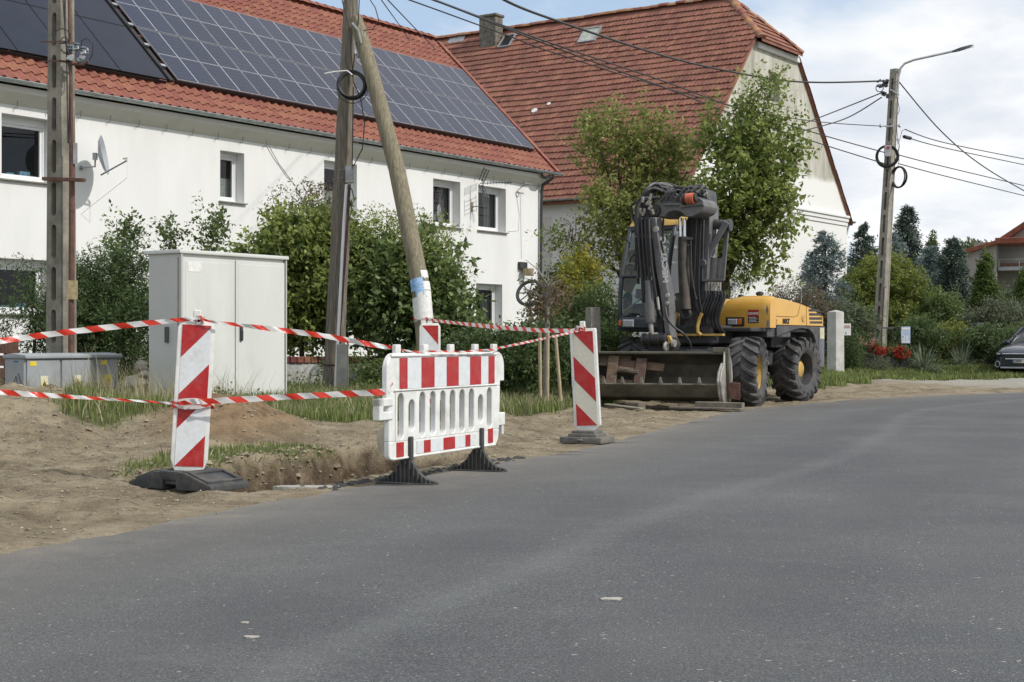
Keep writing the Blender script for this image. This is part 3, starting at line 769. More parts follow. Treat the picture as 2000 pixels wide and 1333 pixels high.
# windows
for k, (a, b_, z0, z1, kind) in enumerate(wins):
    g = REV - 0.005
    def q(s, z, t=0.0): return H1(s, -g + t, z)
    fr = MB(); fw = 0.075; T = 0.07
    def bar(m_, s0, s1, za, zb, t0, t1):
        m_.obox(H1(s0, t0, za), -D1 * (s1 - s0), NF * (t1 - t0), (0, 0, zb - za))
    bar(fr, a, b_, z0, z0 + fw, -g, -g + T); bar(fr, a, b_, z1 - fw - (0.10 if kind == 'wide' else 0.05), z1, -g, -g + T)
    zt = z1 - fw - (0.10 if kind == 'wide' else 0.05)
    bar(fr, a, a + fw, z0 + fw, zt, -g, -g + T); bar(fr, b_ - fw, b_, z0 + fw, zt, -g, -g + T)
    wn_ = fr.build('window', M['pvc'], H1T, bevel=0.006, segs=1)
    sa = MB(); i0, i1, j0, j1 = a + fw + .004, b_ - fw - .004, z0 + fw + .004, zt - .004; sw = 0.06
    bar(sa, i0, i1, j0, j0 + sw, -g - 0.01, -g + T * 0.75); bar(sa, i0, i1, j1 - sw, j1, -g - 0.01, -g + T * 0.75)
    bar(sa, i0, i0 + sw, j0 + sw, j1 - sw, -g - 0.01, -g + T * 0.75); bar(sa, i1 - sw, i1, j0 + sw, j1 - sw, -g - 0.01, -g + T * 0.75)
    sa.build('sash', M['pvc'], wn_, bevel=0.005, segs=1)
    pn = MB(); pn.quad(H1(i0 + sw, -g + 0.02, j0 + sw), H1(i1 - sw, -g + 0.02, j0 + sw), H1(i1 - sw, -g + 0.02, j1 - sw), H1(i0 + sw, -g + 0.02, j1 - sw))
    pn.build('pane', M['pane'], wn_)
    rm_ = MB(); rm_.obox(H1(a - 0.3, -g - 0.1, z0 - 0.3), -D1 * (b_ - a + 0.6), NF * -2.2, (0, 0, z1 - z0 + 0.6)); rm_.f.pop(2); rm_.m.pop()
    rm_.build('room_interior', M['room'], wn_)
    cu = MB()
    def drape(s0, s1, za, zb, t, amp=0.035, n=26):
        pts = [H1(s0 + (s1 - s0) * i / n, t + amp * math.sin(i * 1.9 + k) + amp * .5 * math.sin(i * .7), 0) for i in range(n + 1)]
        for i in range(n):
            p0, p1 = pts[i], pts[i + 1]; cu.quad(p0 + Vector((0, 0, za)), p1 + Vector((0, 0, za)), p1 + Vector((0, 0, zb)), p0 + Vector((0, 0, zb)))
    if kind == 'curt':
        drape(a, a + (b_ - a) * 0.30, z0, z1, -g - 0.2); drape(a + (b_ - a) * 0.52, b_, z0, z1, -g - 0.2)
        cu.build('curtain', M['curtain'], wn_)
    elif kind == 'net':
        drape(a, b_, z0, z0 + (z1 - z0) * 0.5, -g - 0.15, 0.02); cu.build('net_curtain', M['net_curtain'], wn_)
    if kind == 'wide':
        it = MB(); it.obox(H1(b_ - 0.75 * (b_ - a), -g - .12, z0 + fw), -D1 * 0.28, NF * 0.09, (0, 0, 0.17)); it.obox(H1(b_ - 0.45 * (b_ - a), -g - .12, z0 + fw), -D1 * 0.2, NF * 0.09, (0, 0, 0.11))
        it.build('sill_items', mat('sill_items%d' % k, (0.15, 0.33, 0.45), 0.6, var=0.5, scale=14), wn_)
    sl = MB(); sl.obox(H1(a - 0.06, -REV + 0.07, z0 - 0.05), -D1 * (b_ - a + 0.12), NF * (REV - 0.07 + 0.09), (0, 0, 0.035)); sl.build('sill', M['sill_grey'], wn_, bevel=0.006, segs=1)
# roof plane
SL = Vector((0, 0, 0)) + D2 * (0.42 - RIDGE_T) + Vector((0, 0, Z_RIDGE - 6.86)); RLEN = SL.length; SLn = SL.normalized()
RN = (-D1).cross(SLn); RN = RN if RN.z > 0 else -RN
def RP(s, q, n=0.0): return H1(s, 0.42, 6.86) + SLn * q + RN * n
mb = MB()
mb.obox(RP(-0.42, 0.10, -0.14), -D1 * (S_END + 0.8), SLn * (RLEN - 0.10), RN * 0.08)
bk = H1(-0.42, RIDGE_T, Z_RIDGE); e2 = D2 * 5.4 + Vector((0, 0, -5.2))
mb.quad(bk, bk + e2, bk + e2 - D1 * (S_END + 0.8), bk - D1 * (S_END + 0.8))
roof = mb.build('roof', M['tile'], H1T)
# pantiles: one shape, laid in rows, the lowest rows and the far verge one by one
TW, TG = 0.30, 0.345
def tile_shape(nrows=1):
    """S-profile tile, local x = along the eave, y = up the slope, z = out"""
    prof = [(-0.165, 0.0), (-0.12, 0.052), (-0.075, 0.068), (-0.03, 0.050), (0.01, 0.012), (0.06, -0.004), (0.11, 0.002), (0.165, 0.022)]
    k = len(prof); v = []
    for y, lift in ((0, 0.042), (0.40, 0.006)):
        v += [(x, y, z + lift) for x, z in prof]
    v += [(x, 0.004, z + 0.018) for x, z in prof]
    f = [(i, i + 1, k + i + 1, k + i) for i in range(k - 1)] + [(2 * k + i, 2 * k + i + 1, i + 1, i) for i in range(k - 1)]
    return v, f
tv, tf = tile_shape()
tme = bpy.data.meshes.new('roof_tile'); tme.from_pydata(tv, [], tf); tme.materials.append(M['tile_one'])
tme.polygons.foreach_set('use_smooth', [True] * len(tf)); tme.set_sharp_from_angle(angle=R(40))
ROT = Matrix((-D1, SLn, RN)).transposed()
TB = np.array(tv, np.float32)
def tile_list():
    ncol = int((S_END + 0.5) / TW); nrow = int(RLEN / TG)
    for r_ in range(nrow):
        for c_ in range(ncol):
            yield r_, -0.32 + c_ * TW, r_ * TG
PAN_Q0, PAN_Q1 = 1.02, 5.42        # panels' span up the slope
stuffv = []; stufff = []; cnt = 0
rr = random.Random(3)
inv1 = ROOTM[H1T.name].inverted()
for r_, s, q_ in tile_list():
    under = (PAN_Q0 + 0.35 < q_ < PAN_Q1 - 0.75) and s > 0.9
    if under and not (14.0 < s < 15.4): continue
    if q_ > 5.7 and s > 24: continue
    jit = (rr.uniform(-.006, .006), rr.uniform(-.01, .01), rr.uniform(0, .006))
    near = (r_ < 3 and s < 23.3) or (s < 0.6 and cnt < 290)
    if near and cnt < 298:
        o = bpy.data.objects.new('roof_tile', tme); C.objects.link(o); o.parent = roof
        Mx = inv1 @ (Matrix.Translation(RP(s + jit[0], q_ + jit[1], -0.045 + jit[2])) @ ROT.to_4x4())
        o.matrix_local = Mx; cnt += 1
    else:
        b0 = np.array(RP(s + jit[0], q_ + jit[1], -0.045 + jit[2]))
        stuffv.append(TB @ np.array(ROT).T.astype(np.float32) + b0)
VV = np.concatenate(stuffv); k = len(tv)
mb = MB(); mb.v = [tuple(p) for p in VV]; mb.f = [tuple(i + t * k for i in f) for t in range(len(stuffv)) for f in tf]; mb.m = [0] * len(mb.f)
o = mb.build('upper_roof_tiles', M['tile'], roof, smooth=True, fixn=False); o['kind'] = 'stuff'
# ridge tiles, verge tiles
for i in range(70):
    s = -0.4 + i * 0.40
    if s > 26: break
    mb = MB(); a = H1(s, RIDGE_T, Z_RIDGE - 0.02); b_ = H1(s + 0.43, RIDGE_T, Z_RIDGE + 0.0)
    prof = [(math.cos(t) * 0.15, math.sin(t) * 0.125) for t in [PI * j / 6 for j in range(7)]]
    v = [a + D2 * x * 0.92 + Vector((0, 0, z * .92)) for x, z in prof] + [b_ + D2 * x + Vector((0, 0, z)) for x, z in prof]
    mb.add(v, [(j, j + 1, 8 + j, 7 + j) for j in range(6)] + [tuple(range(7)), tuple(range(7, 14))[::-1]])
    mb.build('ridge_tile', M['tile_one'], roof, smooth=True, fixn=False)
for i in range(21):
    q0 = i * TG; mb = MB()
    mb.obox(RP(-0.48, q0, -0.10), -D1 * 0.05, SLn * 0.36, RN * 0.175); mb.obox(RP(-0.43, q0 + 0.002, 0.03), -D1 * 0.14, SLn * 0.36, RN * 0.04)
    mb.build('verge_tile', M['tile_one'], roof, bevel=0.012, segs=1)
# chimney beyond the ridge
ch = MB(); c0 = on_wall(600, 8)
pc = P(592, 30, 48.5); ch.obox(pc + Vector((0, 0, -1.6)) - D1 * .4, D1 * 0.8, D2 * 0.6, (0, 0, 2.15)); ch.build('chimney', mat('old_brick', (0.22, 0.09, 0.055), 0.9, var=0.3, scale=12, bump=0.3), roof, bevel=0.01, segs=1)
# gutter: half round zinc on brackets, downpipe
gp = [(0.075 * math.cos(t), 0.075 * math.sin(t)) for t in [PI + PI * j / 8 for j in range(9)]]
gp += [(0.067 * math.cos(t), 0.067 * math.sin(t)) for t in [2 * PI - PI * j / 8 for j in range(9)]]
mb = MB(); g0 = H1(-0.52, 0.49, 6.83)
mb.prism([g0 + NF * x + Vector((0, 0, z)) for x, z in gp], D1 * -(S_END + 0.7))
mb.tube([g0 + NF * 0.075, g0 + NF * 0.075 - D1 * (S_END + .7)], 0.012, 6)
gut = mb.build('gutter', M['zinc'], H1T)
for i in range(33):
    s = 0.3 + i * 0.88; mb = MB(); c = H1(s, 0.49, 6.83)
    mb.prism([c + NF * (x * 1.12) + Vector((0, 0, z * 1.12)) for x, z in gp], D1 * 0.03)
    mb.beam(c + NF * 0.075 + Vector((0, 0, .01)), c - NF * .12 + Vector((0, 0, 0.05)), 0.03, 0.008)
    mb.build('gutter_bracket', M['zinc'], H1T)
    mb = MB(); d = H1(s + 0.1, 0.02, 6.30); mb.tube([d, d + NF * 0.10, d + NF * .12 + Vector((0, 0, .15))], 0.007, 5)
    mb.build('wall_hook', M['steel_dark'], H1T)
mb = MB()
a = H1(0.02, 0.47, 6.76); p = [a, a + Vector((0, 0, -0.12)), H1(0.16, 0.16, 6.42), H1(0.16, 0.10, 6.2)]
for z in (5.5, 4.2, 2.9, 1.6, 0.3): p.append(H1(0.16 + 0.012 * (6 - z), 0.09, z))
mb.tube(p, 0.05, 10)
mb.build('downpipe', M['dark_pipe'], H1T, smooth=True)
mb = MB(); mb.tube([H1(0.75, 0.46, 6.78), H1(0.62, 0.45, 6.66), H1(0.35, 0.42, 6.62), H1(0.1, 0.40, 6.72)], 0.045, 8); mb.build('overflow_pipe', M['dark_pipe'], H1T, smooth=True)
# loose cables on the wall
mb = MB()
for pts in (((520, 285), (535, 310), (560, 345), (577, 362)), ((524, 283), (545, 320), (575, 360)), ((1008, 378), (1014, 420), (1012, 450), (992, 452)), ((1016, 378), (1018, 505)), ((925, 392), (922, 420), (905, 490), (898, 540)),
            ((540, 290), (536, 286), (505, 250)),):
    mb.tube([H1(on_wall(*q_)[0], 0.012, on_wall(*q_)[1]) for q_ in pts], 0.008, 5)
mb.build('wall_cable', M['print_white'], H1T)

# ---- solar panels, each one bolted to the roof rails
pm = bpy.data.materials.new('solar_cells'); pm.use_nodes = True
nt = pm.node_tree; b = nt.nodes['Principled BSDF']; N = lambda t: nt.nodes.new(t); L = nt.links.new
tcn = N('ShaderNodeTexCoord'); sp = N('ShaderNodeSeparateXYZ'); L(tcn.outputs['Object'], sp.inputs[0])
def lines(src, period, width, off=0.0):
    a = rmath('ADD', src, 50 + off); a = rmath('DIVIDE', a, period); a = rmath('FRACT', a); a = rmath('SUBTRACT', a, 0.5); a = rmath('ABSOLUTE', a)
    return rmath('GREATER_THAN', a, 0.5 - width / period / 2)
cell = rmath('MAXIMUM', lines(sp.outputs['X'], 0.0835, 0.004), lines(sp.outputs['Y'], 0.17, 0.005))
bus = lines(sp.outputs['Y'], 0.0189, 0.0016)
oi = N('ShaderNodeObjectInfo')
basec = gramp(oi.outputs['Random'], [(0.0, (0.010, 0.015, 0.036)), (1.0, (0.016, 0.022, 0.048))])
c_ = gmix(rmath('MULTIPLY', bus, 0.35), basec, (0.10, 0.11, 0.14)); c_ = gmix(rmath('MULTIPLY', cell, 0.5), c_, (0.16, 0.17, 0.20))
mid = rmath('LESS_THAN', rmath('ABSOLUTE', sp.outputs['X']), 0.011)
c_ = gmix(mid, c_, (0.45, 0.46, 0.49)); L(c_, b.inputs['Base Color']); b.inputs['Roughness'].default_value = 0.22; b.inputs['Specular IOR Level'].default_value = 0.16
M['solar_black'] = mat('solar_black', (0.012, 0.015, 0.028), 0.25, var=0.15, scale=1.2, spec=0.16)
M['alu'] = mat('alu', (0.42, 0.43, 0.45), 0.42, metal=0.7, var=0.08)
M['black_alu'] = mat('black_alu', (0.012, 0.012, 0.014), 0.4, metal=0.3, var=0.1)
def panel_mesh(w, h, cellm, framem, fw=0.014):
    mb = MB(); mb.box((0, 0, 0.016), (w - 2 * fw, h - 2 * fw, 0.03))
    a = bpy.data.meshes.new('x')
    f = MB()
    for (c, sz) in (((0, h / 2 - fw / 2, 0.0175), (w, fw, 0.035)), ((0, -h / 2 + fw / 2, 0.0175), (w, fw, 0.035)), ((-w / 2 + fw / 2, 0, 0.0175), (fw, h - 2 * fw, 0.035)), ((w / 2 - fw / 2, 0, 0.0175), (fw, h - 2 * fw, 0.035))):
        f.box(c, sz)
    return mb, f
def lay_panels(s_right, count, rows, w, h, q0, cellm, framem, label=None, gap=0.022, rgap=(0.012,)):
    mbp, mbf = panel_mesh(w, h, cellm, framem)
    p0 = mbp.build('solar_panel', cellm); f0 = mbf.build('panel_frame', framem)
    f0.parent = p0; p0.parent = H1T
    q = q0
    for r_ in range(rows):
        for k in range(count):
            s = s_right + w / 2 + k * (w + gap)
            Mx = inv1 @ (Matrix.Translation(RP(s, q + h / 2, 0.14)) @ ROT.to_4x4())
            if r_ == 0 and k == 0: o = p0
            else: o = copy_tree(p0, H1T)
            o.matrix_local = Mx
        q += h + rgap[r_ % len(rgap)]
def roof_s(px, py, q):
    # s on the roof plane at slope distance q for photo column px
    u = (px - 1000) / F; b0 = RP(0, q, 0.14)
    return (b0.x - b0.y * u) / (D1.x - D1.y * u)
sR = roof_s(1043, 298, PAN_Q0); sL = roof_s(345, 172, PAN_Q0)
NP_ = 11; pw = (sL - sR) / NP_ - 0.022
lay_panels(sR, NP_, 4, pw, 1.06, PAN_Q0, pm, M['alu'], rgap=(0.012, 0.045, 0.012))
s2 = roof_s(325, 174, PAN_Q0 - 0.1)
lay_panels(s2, 6, 3, pw, 2.15, PAN_Q0 - 0.1, M['solar_black'], M['black_alu'], gap=0.02, rgap=(0.02,))
# black edge trim with clamps between the two arrays, mounting rails
mb = MB(); mb.obox(RP(sL + 0.10, PAN_Q0 - 0.05, 0.06), -D1 * 0.16, SLn * 4.4, RN * 0.09); mb.build('roof_trim', M['black_alu'], H1T, bevel=0.02, segs=1)
for i in range(5):
    mb = MB(); mb.box(RP(sL + 0.16, PAN_Q0 + 0.5 + i * 0.85, 0.18), (0.16, 0.09, 0.05), ROT); mb.build('roof_clamp', M['alu'], H1T)
for q_ in (0.9, 0.94):
    pass
mb = MB(); mb.obox(RP(sR - 0.02, PAN_Q0 - 0.03, 0.05), -D1 * (sL - sR + .04), SLn * 0.03, RN * 0.08); mb.obox(RP(s2, PAN_Q0 - 0.14, 0.05), -D1 * 11, SLn * 0.03, RN * 0.08)
mb.build('panel_rail', M['black_alu'], H1T)

# ---- the big old house with the half-hipped roof
H2C = Vector((6.435, 55.0, 0)); W2 = 15.7
def H2(k, t, z): return H2C + D2 * k + D1 * t + Vector((0, 0, z))     # k along the eave (away left), t across the gable
ZE, ZR = 6.62, 15.3
H2T = thing('old_farmhouse', 'tall old house with steep half-hipped red tile roof and weathered white gable', 'house', H2(0, 0, 0.3))
wm = bpy.data.materials.new('weathered_gable'); wm.use_nodes = True
nt = wm.node_tree; b = nt.nodes['Principled BSDF']; L = nt.links.new; geo = N('ShaderNodeNewGeometry'); spz = N('ShaderNodeSeparateXYZ'); L(geo.outputs['Position'], spz.inputs[0])
def streak():
    mp = N('ShaderNodeMapping'); mp.inputs['Scale'].default_value = (1.3, 1.3, 0.16); L(geo.outputs['Position'], mp.inputs[0])
    n_ = N('ShaderNodeTexNoise'); n_.inputs['Scale'].default_value = 1.5; n_.inputs['Detail'].default_value = 9; n_.inputs['Roughness'].default_value = 0.65; L(mp.outputs[0], n_.inputs['Vector']); return n_.outputs['Fac']
old = gramp(streak(), [(0.28, (0.22, 0.21, 0.175)), (0.45, (0.38, 0.37, 0.315)), (0.58, (0.50, 0.49, 0.44)), (0.75, (0.60, 0.595, 0.55))])
old = gmix(gramp(gnoise(0.7, 9, 0.7), [(0.5, (0, 0, 0)), (0.7, (0.7,) * 3)]), old, (0.34, 0.34, 0.27))
edge = rmath('ADD', spz.outputs['Z'], rmath('MULTIPLY', rmath('SUBTRACT', gnoise(0.9, 8, 0.7), 0.5), 0.7))
c_ = gmix(gramp(rmath('MULTIPLY', rmath('SUBTRACT', edge, 8.1), 4.0), [(0.0, (0, 0, 0)), (1.0, (1, 1, 1))]), (0.70, 0.705, 0.69), old)
L(c_, b.inputs['Base Color']); b.inputs['Roughness'].default_value = 0.92
slope = (ZR - ZE) / (W2 / 2)
tl, trr, zh = 6.2, 10.05, 13.35
mb = MB()
gw = [(0, 0.1), (W2, 0.1), (W2, ZE), (trr, zh - 0.1), (tl, zh - 0.1), (0, ZE)]
# gable wall with two window openings is built in strips round them
gwin = []
def on_gable(px, py):
    u = (px - 1000) / F; t = (H2C.x - H2C.y * u) / (D1.y * u - D1.x); return t, CZ + (666 - py) / F * (H2C.y + D1.y * t)
for (xa, xb, ya, yb) in ((1502, 1523, 138, 196), (1536, 1556, 302, 345)):
    ta, za = on_gable(xa, ya); tb, zb = on_gable(xb, yb); gwin.append((ta, tb, on_gable(xa, yb)[1], za))
(a0, a1, az0, az1), (b0, b1, bz0, bz1) = gwin
def gq(*pts): mb.poly([H2(0, t, z) for t, z in pts])
def tL(z): return max(0, (z - ZE - .24) / slope)
def tR(z): return W2 - tL(z)
zl = sorted({0.1, ZE + .24, bz0, bz1, az0, az1, zh - 0.1})
for i in range(len(zl) - 1):
    z0, z1 = zl[i], zl[i + 1]; zm = (z0 + z1) / 2
    ops = [w for w in gwin if w[2] < zm < w[3]]
    l0, l1 = tL(z0), tL(z1); r0, r1 = tR(z0), tR(z1)
    if not ops: gq((l0, z0), (r0, z0), (r1, z1), (l1, z1))
    else:
        w = ops[0]; gq((l0, z0), (w[0], z0), (w[0], z1), (l1, z1)); gq((w[1], z0), (r0, z0), (r1, z1), (w[1], z1))
for (p0, p1, z0, z1) in gwin:
    for t in (p0, p1): mb.quad(H2(0, t, z0), H2(0.45, t, z0), H2(0.45, t, z1), H2(0, t, z1))
    mb.quad(H2(0, p0, z1), H2(0, p1, z1), H2(.45, p1, z1), H2(.45, p0, z1)); mb.quad(H2(0, p0, z0), H2(0, p1, z0), H2(.45, p1, z0), H2(.45, p0, z0))
KL = 34.0
mb.quad(H2(0, 0, 0.1), H2(KL, 0, 0.1), H2(KL, 0, ZE), H2(0, 0, ZE)); mb.quad(H2(0, W2, 0.1), H2(KL, W2, 0.1), H2(KL, W2, ZE), H2(0, W2, ZE))
mb.poly([H2(KL, 0, .1), H2(KL, W2, .1), H2(KL, W2, ZE), H2(KL, W2 / 2, ZR - .2), H2(KL, 0, ZE)])
mb.build('wall', wm, H2T, weld=True, fixn=False)
for (p0, p1, z0, z1) in gwin:
    f = MB()
    def gb(m_, ta, tb, za, zb, k0=0.32, k1=0.38): m_.obox(H2(k0, ta, za), D1 * (tb - ta), D2 * (k1 - k0), (0, 0, zb - za))
    for r_ in ((p0, p1, z0, z0 + .08), (p0, p1, z1 - .08, z1), (p0, p0 + .08, z0 + .08, z1 - .08), (p1 - .08, p1, z0 + .08, z1 - .08), ((p0 + p1) / 2 - .03, (p0 + p1) / 2 + .03, z0 + .08, z1 - .08), (p0 + .08, p1 - .08, (z0 + z1) / 2 - .02, (z0 + z1) / 2 + .02)): gb(f, *r_)
    w_ = f.build('window', M['pvc'], H2T); pn = MB(); pn.quad(H2(.35, p0, z0), H2(.35, p1, z0), H2(.35, p1, z1), H2(.35, p0, z1)); pn.build('pane', M['pane'], w_)
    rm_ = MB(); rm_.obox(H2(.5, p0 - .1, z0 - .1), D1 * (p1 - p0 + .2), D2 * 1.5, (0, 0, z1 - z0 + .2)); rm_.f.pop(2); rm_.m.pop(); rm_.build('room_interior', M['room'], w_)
# cornice band across the gable and under the hip, eave return
mb = MB()
for z0, z1, o_ in ((ZE + 0.05, ZE + 0.17, .16), (ZE - 0.12, ZE + 0.05, .10), (ZE - .30, ZE - .12, .05)): mb.obox(H2(-o_, -0.02, z0), D1 * (W2 + 0.04), D2 * o_, (0, 0, z1 - z0))
mb.obox(H2(-.14, tl - .1, zh - .42), D1 * (trr - tl + .2), D2 * .14, (0, 0, .24))
mb.build('cornice', M['white_wall'], H2T, bevel=0.02, segs=1)
# eave soffit boards and gutter on the street side
mb = MB(); mb.obox(H2(-.1, -0.34, ZE - .12), D2 * KL, D1 * .34, (0, 0, .10)); mb.build('eave_board', mat('eave_board', (0.22, 0.15, 0.085), 0.8, var=.25, scale=4, stretch=(1, 1, 1)), H2T)
mb = MB(); g0 = H2(-.2, -0.44, ZE - 0.02); mb.prism([g0 - D1 * x + Vector((0, 0, z)) for x, z in gp], D2 * KL); mb.build('gutter', M['zinc'], H2T)
mb = MB(); g0 = H2(-.25, W2 + 0.42, ZE - 0.05); mb.prism([g0 + D1 * x * 1.2 + Vector((0, 0, z * 1.2)) for x, z in gp], D2 * KL); mb.tube([g0 + Vector((0, 0, -.05)) + D2 * .3, g0 + Vector((0, 0, -.25)) + D2 * .3 - D1 * .1, g0 + Vector((0, 0, -.6)) + D2 * .3 - D1 * .33], .05, 8); mb.build('gutter', M['zinc'], H2T)
# roof body
M['old_tile'] = mat('old_tile', (0.238, 0.097, 0.065), 0.85, var=0.22, scale=1.6, detail=9, island=0.10, dirt=0.6, dirtcol=(0.105, 0.048, 0.033), dscale=0.9, bump=0.12, bscale=30, world_co=True)
M['old_tile_one'] = mat('old_tile_one', (0.238, 0.097, 0.065), 0.85, var=0.22, scale=1.6, detail=9, rnd=0.10, dirt=0.6, dirtcol=(0.105, 0.048, 0.033), dscale=0.9, bump=0.12, bscale=30, world_co=True)
SH = 2.0
up2 = (D1 * (W2 / 2) + Vector((0, 0, ZR - ZE))); U2 = up2.normalized(); L2 = up2.length
N2 = D2.cross(U2); N2 = N2 if N2.z > 0 else -N2
def R2(k, q, n=0.0): return H2(k, -0.42, ZE - 0.42 * slope + 0.30) + U2 * q + N2 * n
mb = MB(); ov = 0.12
qr = L2 + 0.58                            # ridge, measured from the eave edge
qh = (zh - (ZE - 0.42 * slope + 0.30)) / U2.z
pts = [R2(-ov, 0), R2(KL, 0), R2(KL, qr), R2(SH, qr), R2(-ov, qh)]
mb.poly(pts); mb.poly([p - N2 * 0.10 for p in pts][::-1])
mb.quad(pts[0], pts[4], pts[4] - N2 * .1, pts[0] - N2 * .1); mb.quad(pts[0], pts[1], pts[1] - N2 * .1, pts[0] - N2 * .1)
def mirror(p): 
    d = (p - H2C).dot(D1); return p + D1 * (W2 - 2 * d)
mp_ = [mirror(p) for p in pts]; mb.poly(mp_); mb.poly([p - Vector((0, 0, .07)) for p in mp_]); mb.quad(mp_[0], mp_[4], mp_[4] - Vector((0, 0, .07)), mp_[0] - Vector((0, 0, .07)))
hipb0, hipb1 = pts[4], mp_[4]; apex = pts[3]
hv = [hipb0 - D2 * .25 - Vector((0, 0, .12)), hipb1 - D2 * .25 - Vector((0, 0, .12)), apex]
mb.add(hv + [p - Vector((0, 0, .1)) for p in hv], [(0, 1, 2), (5, 4, 3), (0, 3, 4, 1)])
roof2 = mb.build('roof', M['old_tile'], H2T)
# beaver-tail tiles: courses of round-ended tiles, a little uneven
BW, BG = 0.19, 0.375
bt = [(-0.092, 0.42, 0.0), (0.092, 0.42, 0.0), (0.090, 0.065, 0.046), (0.055, 0.016, 0.051), (0, 0, 0.052), (-0.055, 0.016, 0.051), (-0.090, 0.065, 0.046)]
btl = [(x, y + 0.018, z - 0.048) for x, y, z in bt[2:]]
bv = np.array(bt + btl, np.float32); bf = [(0, 6, 5, 4, 3, 2, 1)] + [(2 + i, 3 + i, 8 + i, 7 + i) for i in range(4)]
bme = bpy.data.meshes.new('beaver_tile'); bme.from_pydata([tuple(v) for v in bv], [], bf); bme.materials.append(M['old_tile_one'])
ROT2 = Matrix((-D2, U2, N2)).transposed(); rot2 = np.array(ROT2).T.astype(np.float32)
inv2 = ROOTM[H2T.name].inverted(); sv = []; cnt = 0; rr = random.Random(9)
def hole(k, q):  # roof lights
    return False
nr = int(qr / BG)
for r_ in range(nr):
    q_ = r_ * BG
    k0 = -ov if q_ < qh else -ov + (q_ - qh) / (qr - qh) * (SH + ov)
    k = k0 + 0.09 + (0.095 if r_ % 2 else 0)
    sag = 0
    while k < 27.5:
        pz = R2(k, q_); pxx = 1000 + F * pz.x / pz.y
        if pxx < 800: break
        jn = rr.uniform(0, 0.012) + 0.02 * float(vnoise(np.array([k]), np.array([q_]), 0.8, 3)[0])
        jq = 0.035 * math.sin(k * 0.55 + r_ * 0.35) + rr.uniform(-.012, .012) + (rr.uniform(-.07, -.03) if rr.random() < 0.02 else 0)
        loc_ = R2(k + rr.uniform(-.004, .004), q_ + jq, jn)
        show = 1180 < pxx < 1440 and 8 <= r_ < 22 and k < 5
        if show and cnt < 298:
            o = bpy.data.objects.new('beaver_tile', bme); C.objects.link(o); o.parent = roof2
            o.matrix_local = inv2 @ (Matrix.Translation(loc_) @ ROT2.to_4x4()); cnt += 1
        else: sv.append(bv @ rot2 + np.array(loc_, np.float32))
        k += BW
# the half hip's own tiles
hu = (apex - (hv[0] + hv[1]) / 2); hl = hu.length; hun = hu.normalized(); hd = (hv[1] - hv[0]); hw = hd.length; hdn = hd.normalized(); hn = hdn.cross(hun); 
ROT3 = np.array(Matrix((hdn, hun, hn)).transposed()).T.astype(np.float32)
for r_ in range(int(hl / BG)):
    w_ = hw * (1 - r_ * BG / hl); m_ = int(w_ / BW)
    for j in range(m_):
        p = (hv[0] + hv[1]) / 2 + hun * (r_ * BG) + hdn * ((j - (m_ - 1) / 2) * BW); sv.append(bv @ ROT3 + np.array(p, np.float32))
VV = np.concatenate(sv); k_ = len(bv); mb = MB(); mb.v = [tuple(p) for p in VV]; mb.f = [tuple(i + t * k_ for i in f) for t in range(len(sv)) for f in bf]; mb.m = [0] * len(mb.f)
o = mb.build('beaver_tiles', M['old_tile'], roof2, fixn=False); o['kind'] = 'stuff'
# ridge and hip caps, lumpy
M['ridge_old'] = mat('ridge_old', (0.26, 0.105, 0.06), 0.9, var=0.3, scale=5, rnd=0.3, dirt=0.7, dirtcol=(0.22, 0.21, 0.18), dscale=3, bump=0.3)
def caps(p0, p1, r_, step=0.42):
    d = p1 - p0; n_ = int(d.length / step); dn_ = d.normalized()
    side = dn_.cross(Vector((0, 0, 1))).normalized(); upv = side.cross(dn_)
    for i in range(n_):
        a = p0 + dn_ * (i * step) + upv * rr.uniform(-.015, .025); b_ = a + dn_ * (step * 1.06) + upv * 0.02
        mb = MB(); ang = [PI * j / 6 for j in range(7)]
        v = [a + side * math.cos(t) * r_ + upv * (math.sin(t) * r_ * .8 - .06) for t in ang] + [b_ + side * math.cos(t) * r_ * .9 + upv * (math.sin(t) * r_ * .7 - .06) for t in ang]
        mb.add(v, [(j, j + 1, 8 + j, 7 + j) for j in range(6)] + [tuple(range(7)), tuple(range(7, 14))[::-1]])
        mb.build('ridge_tile', M['ridge_old'], roof2, smooth=True, fixn=False)
caps(apex + Vector((0, 0, .05)), R2(26.5, qr) + Vector((0, 0, .05)), 0.2)
caps(hv[0] + Vector((0, 0, .06)), apex, 0.19); caps(hv[1] + Vector((0, 0, .06)), apex, 0.19)
caps(mp_[0] + Vector((0, 0, .05)), mp_[4] + Vector((0, 0, .05)), 0.06, .5)
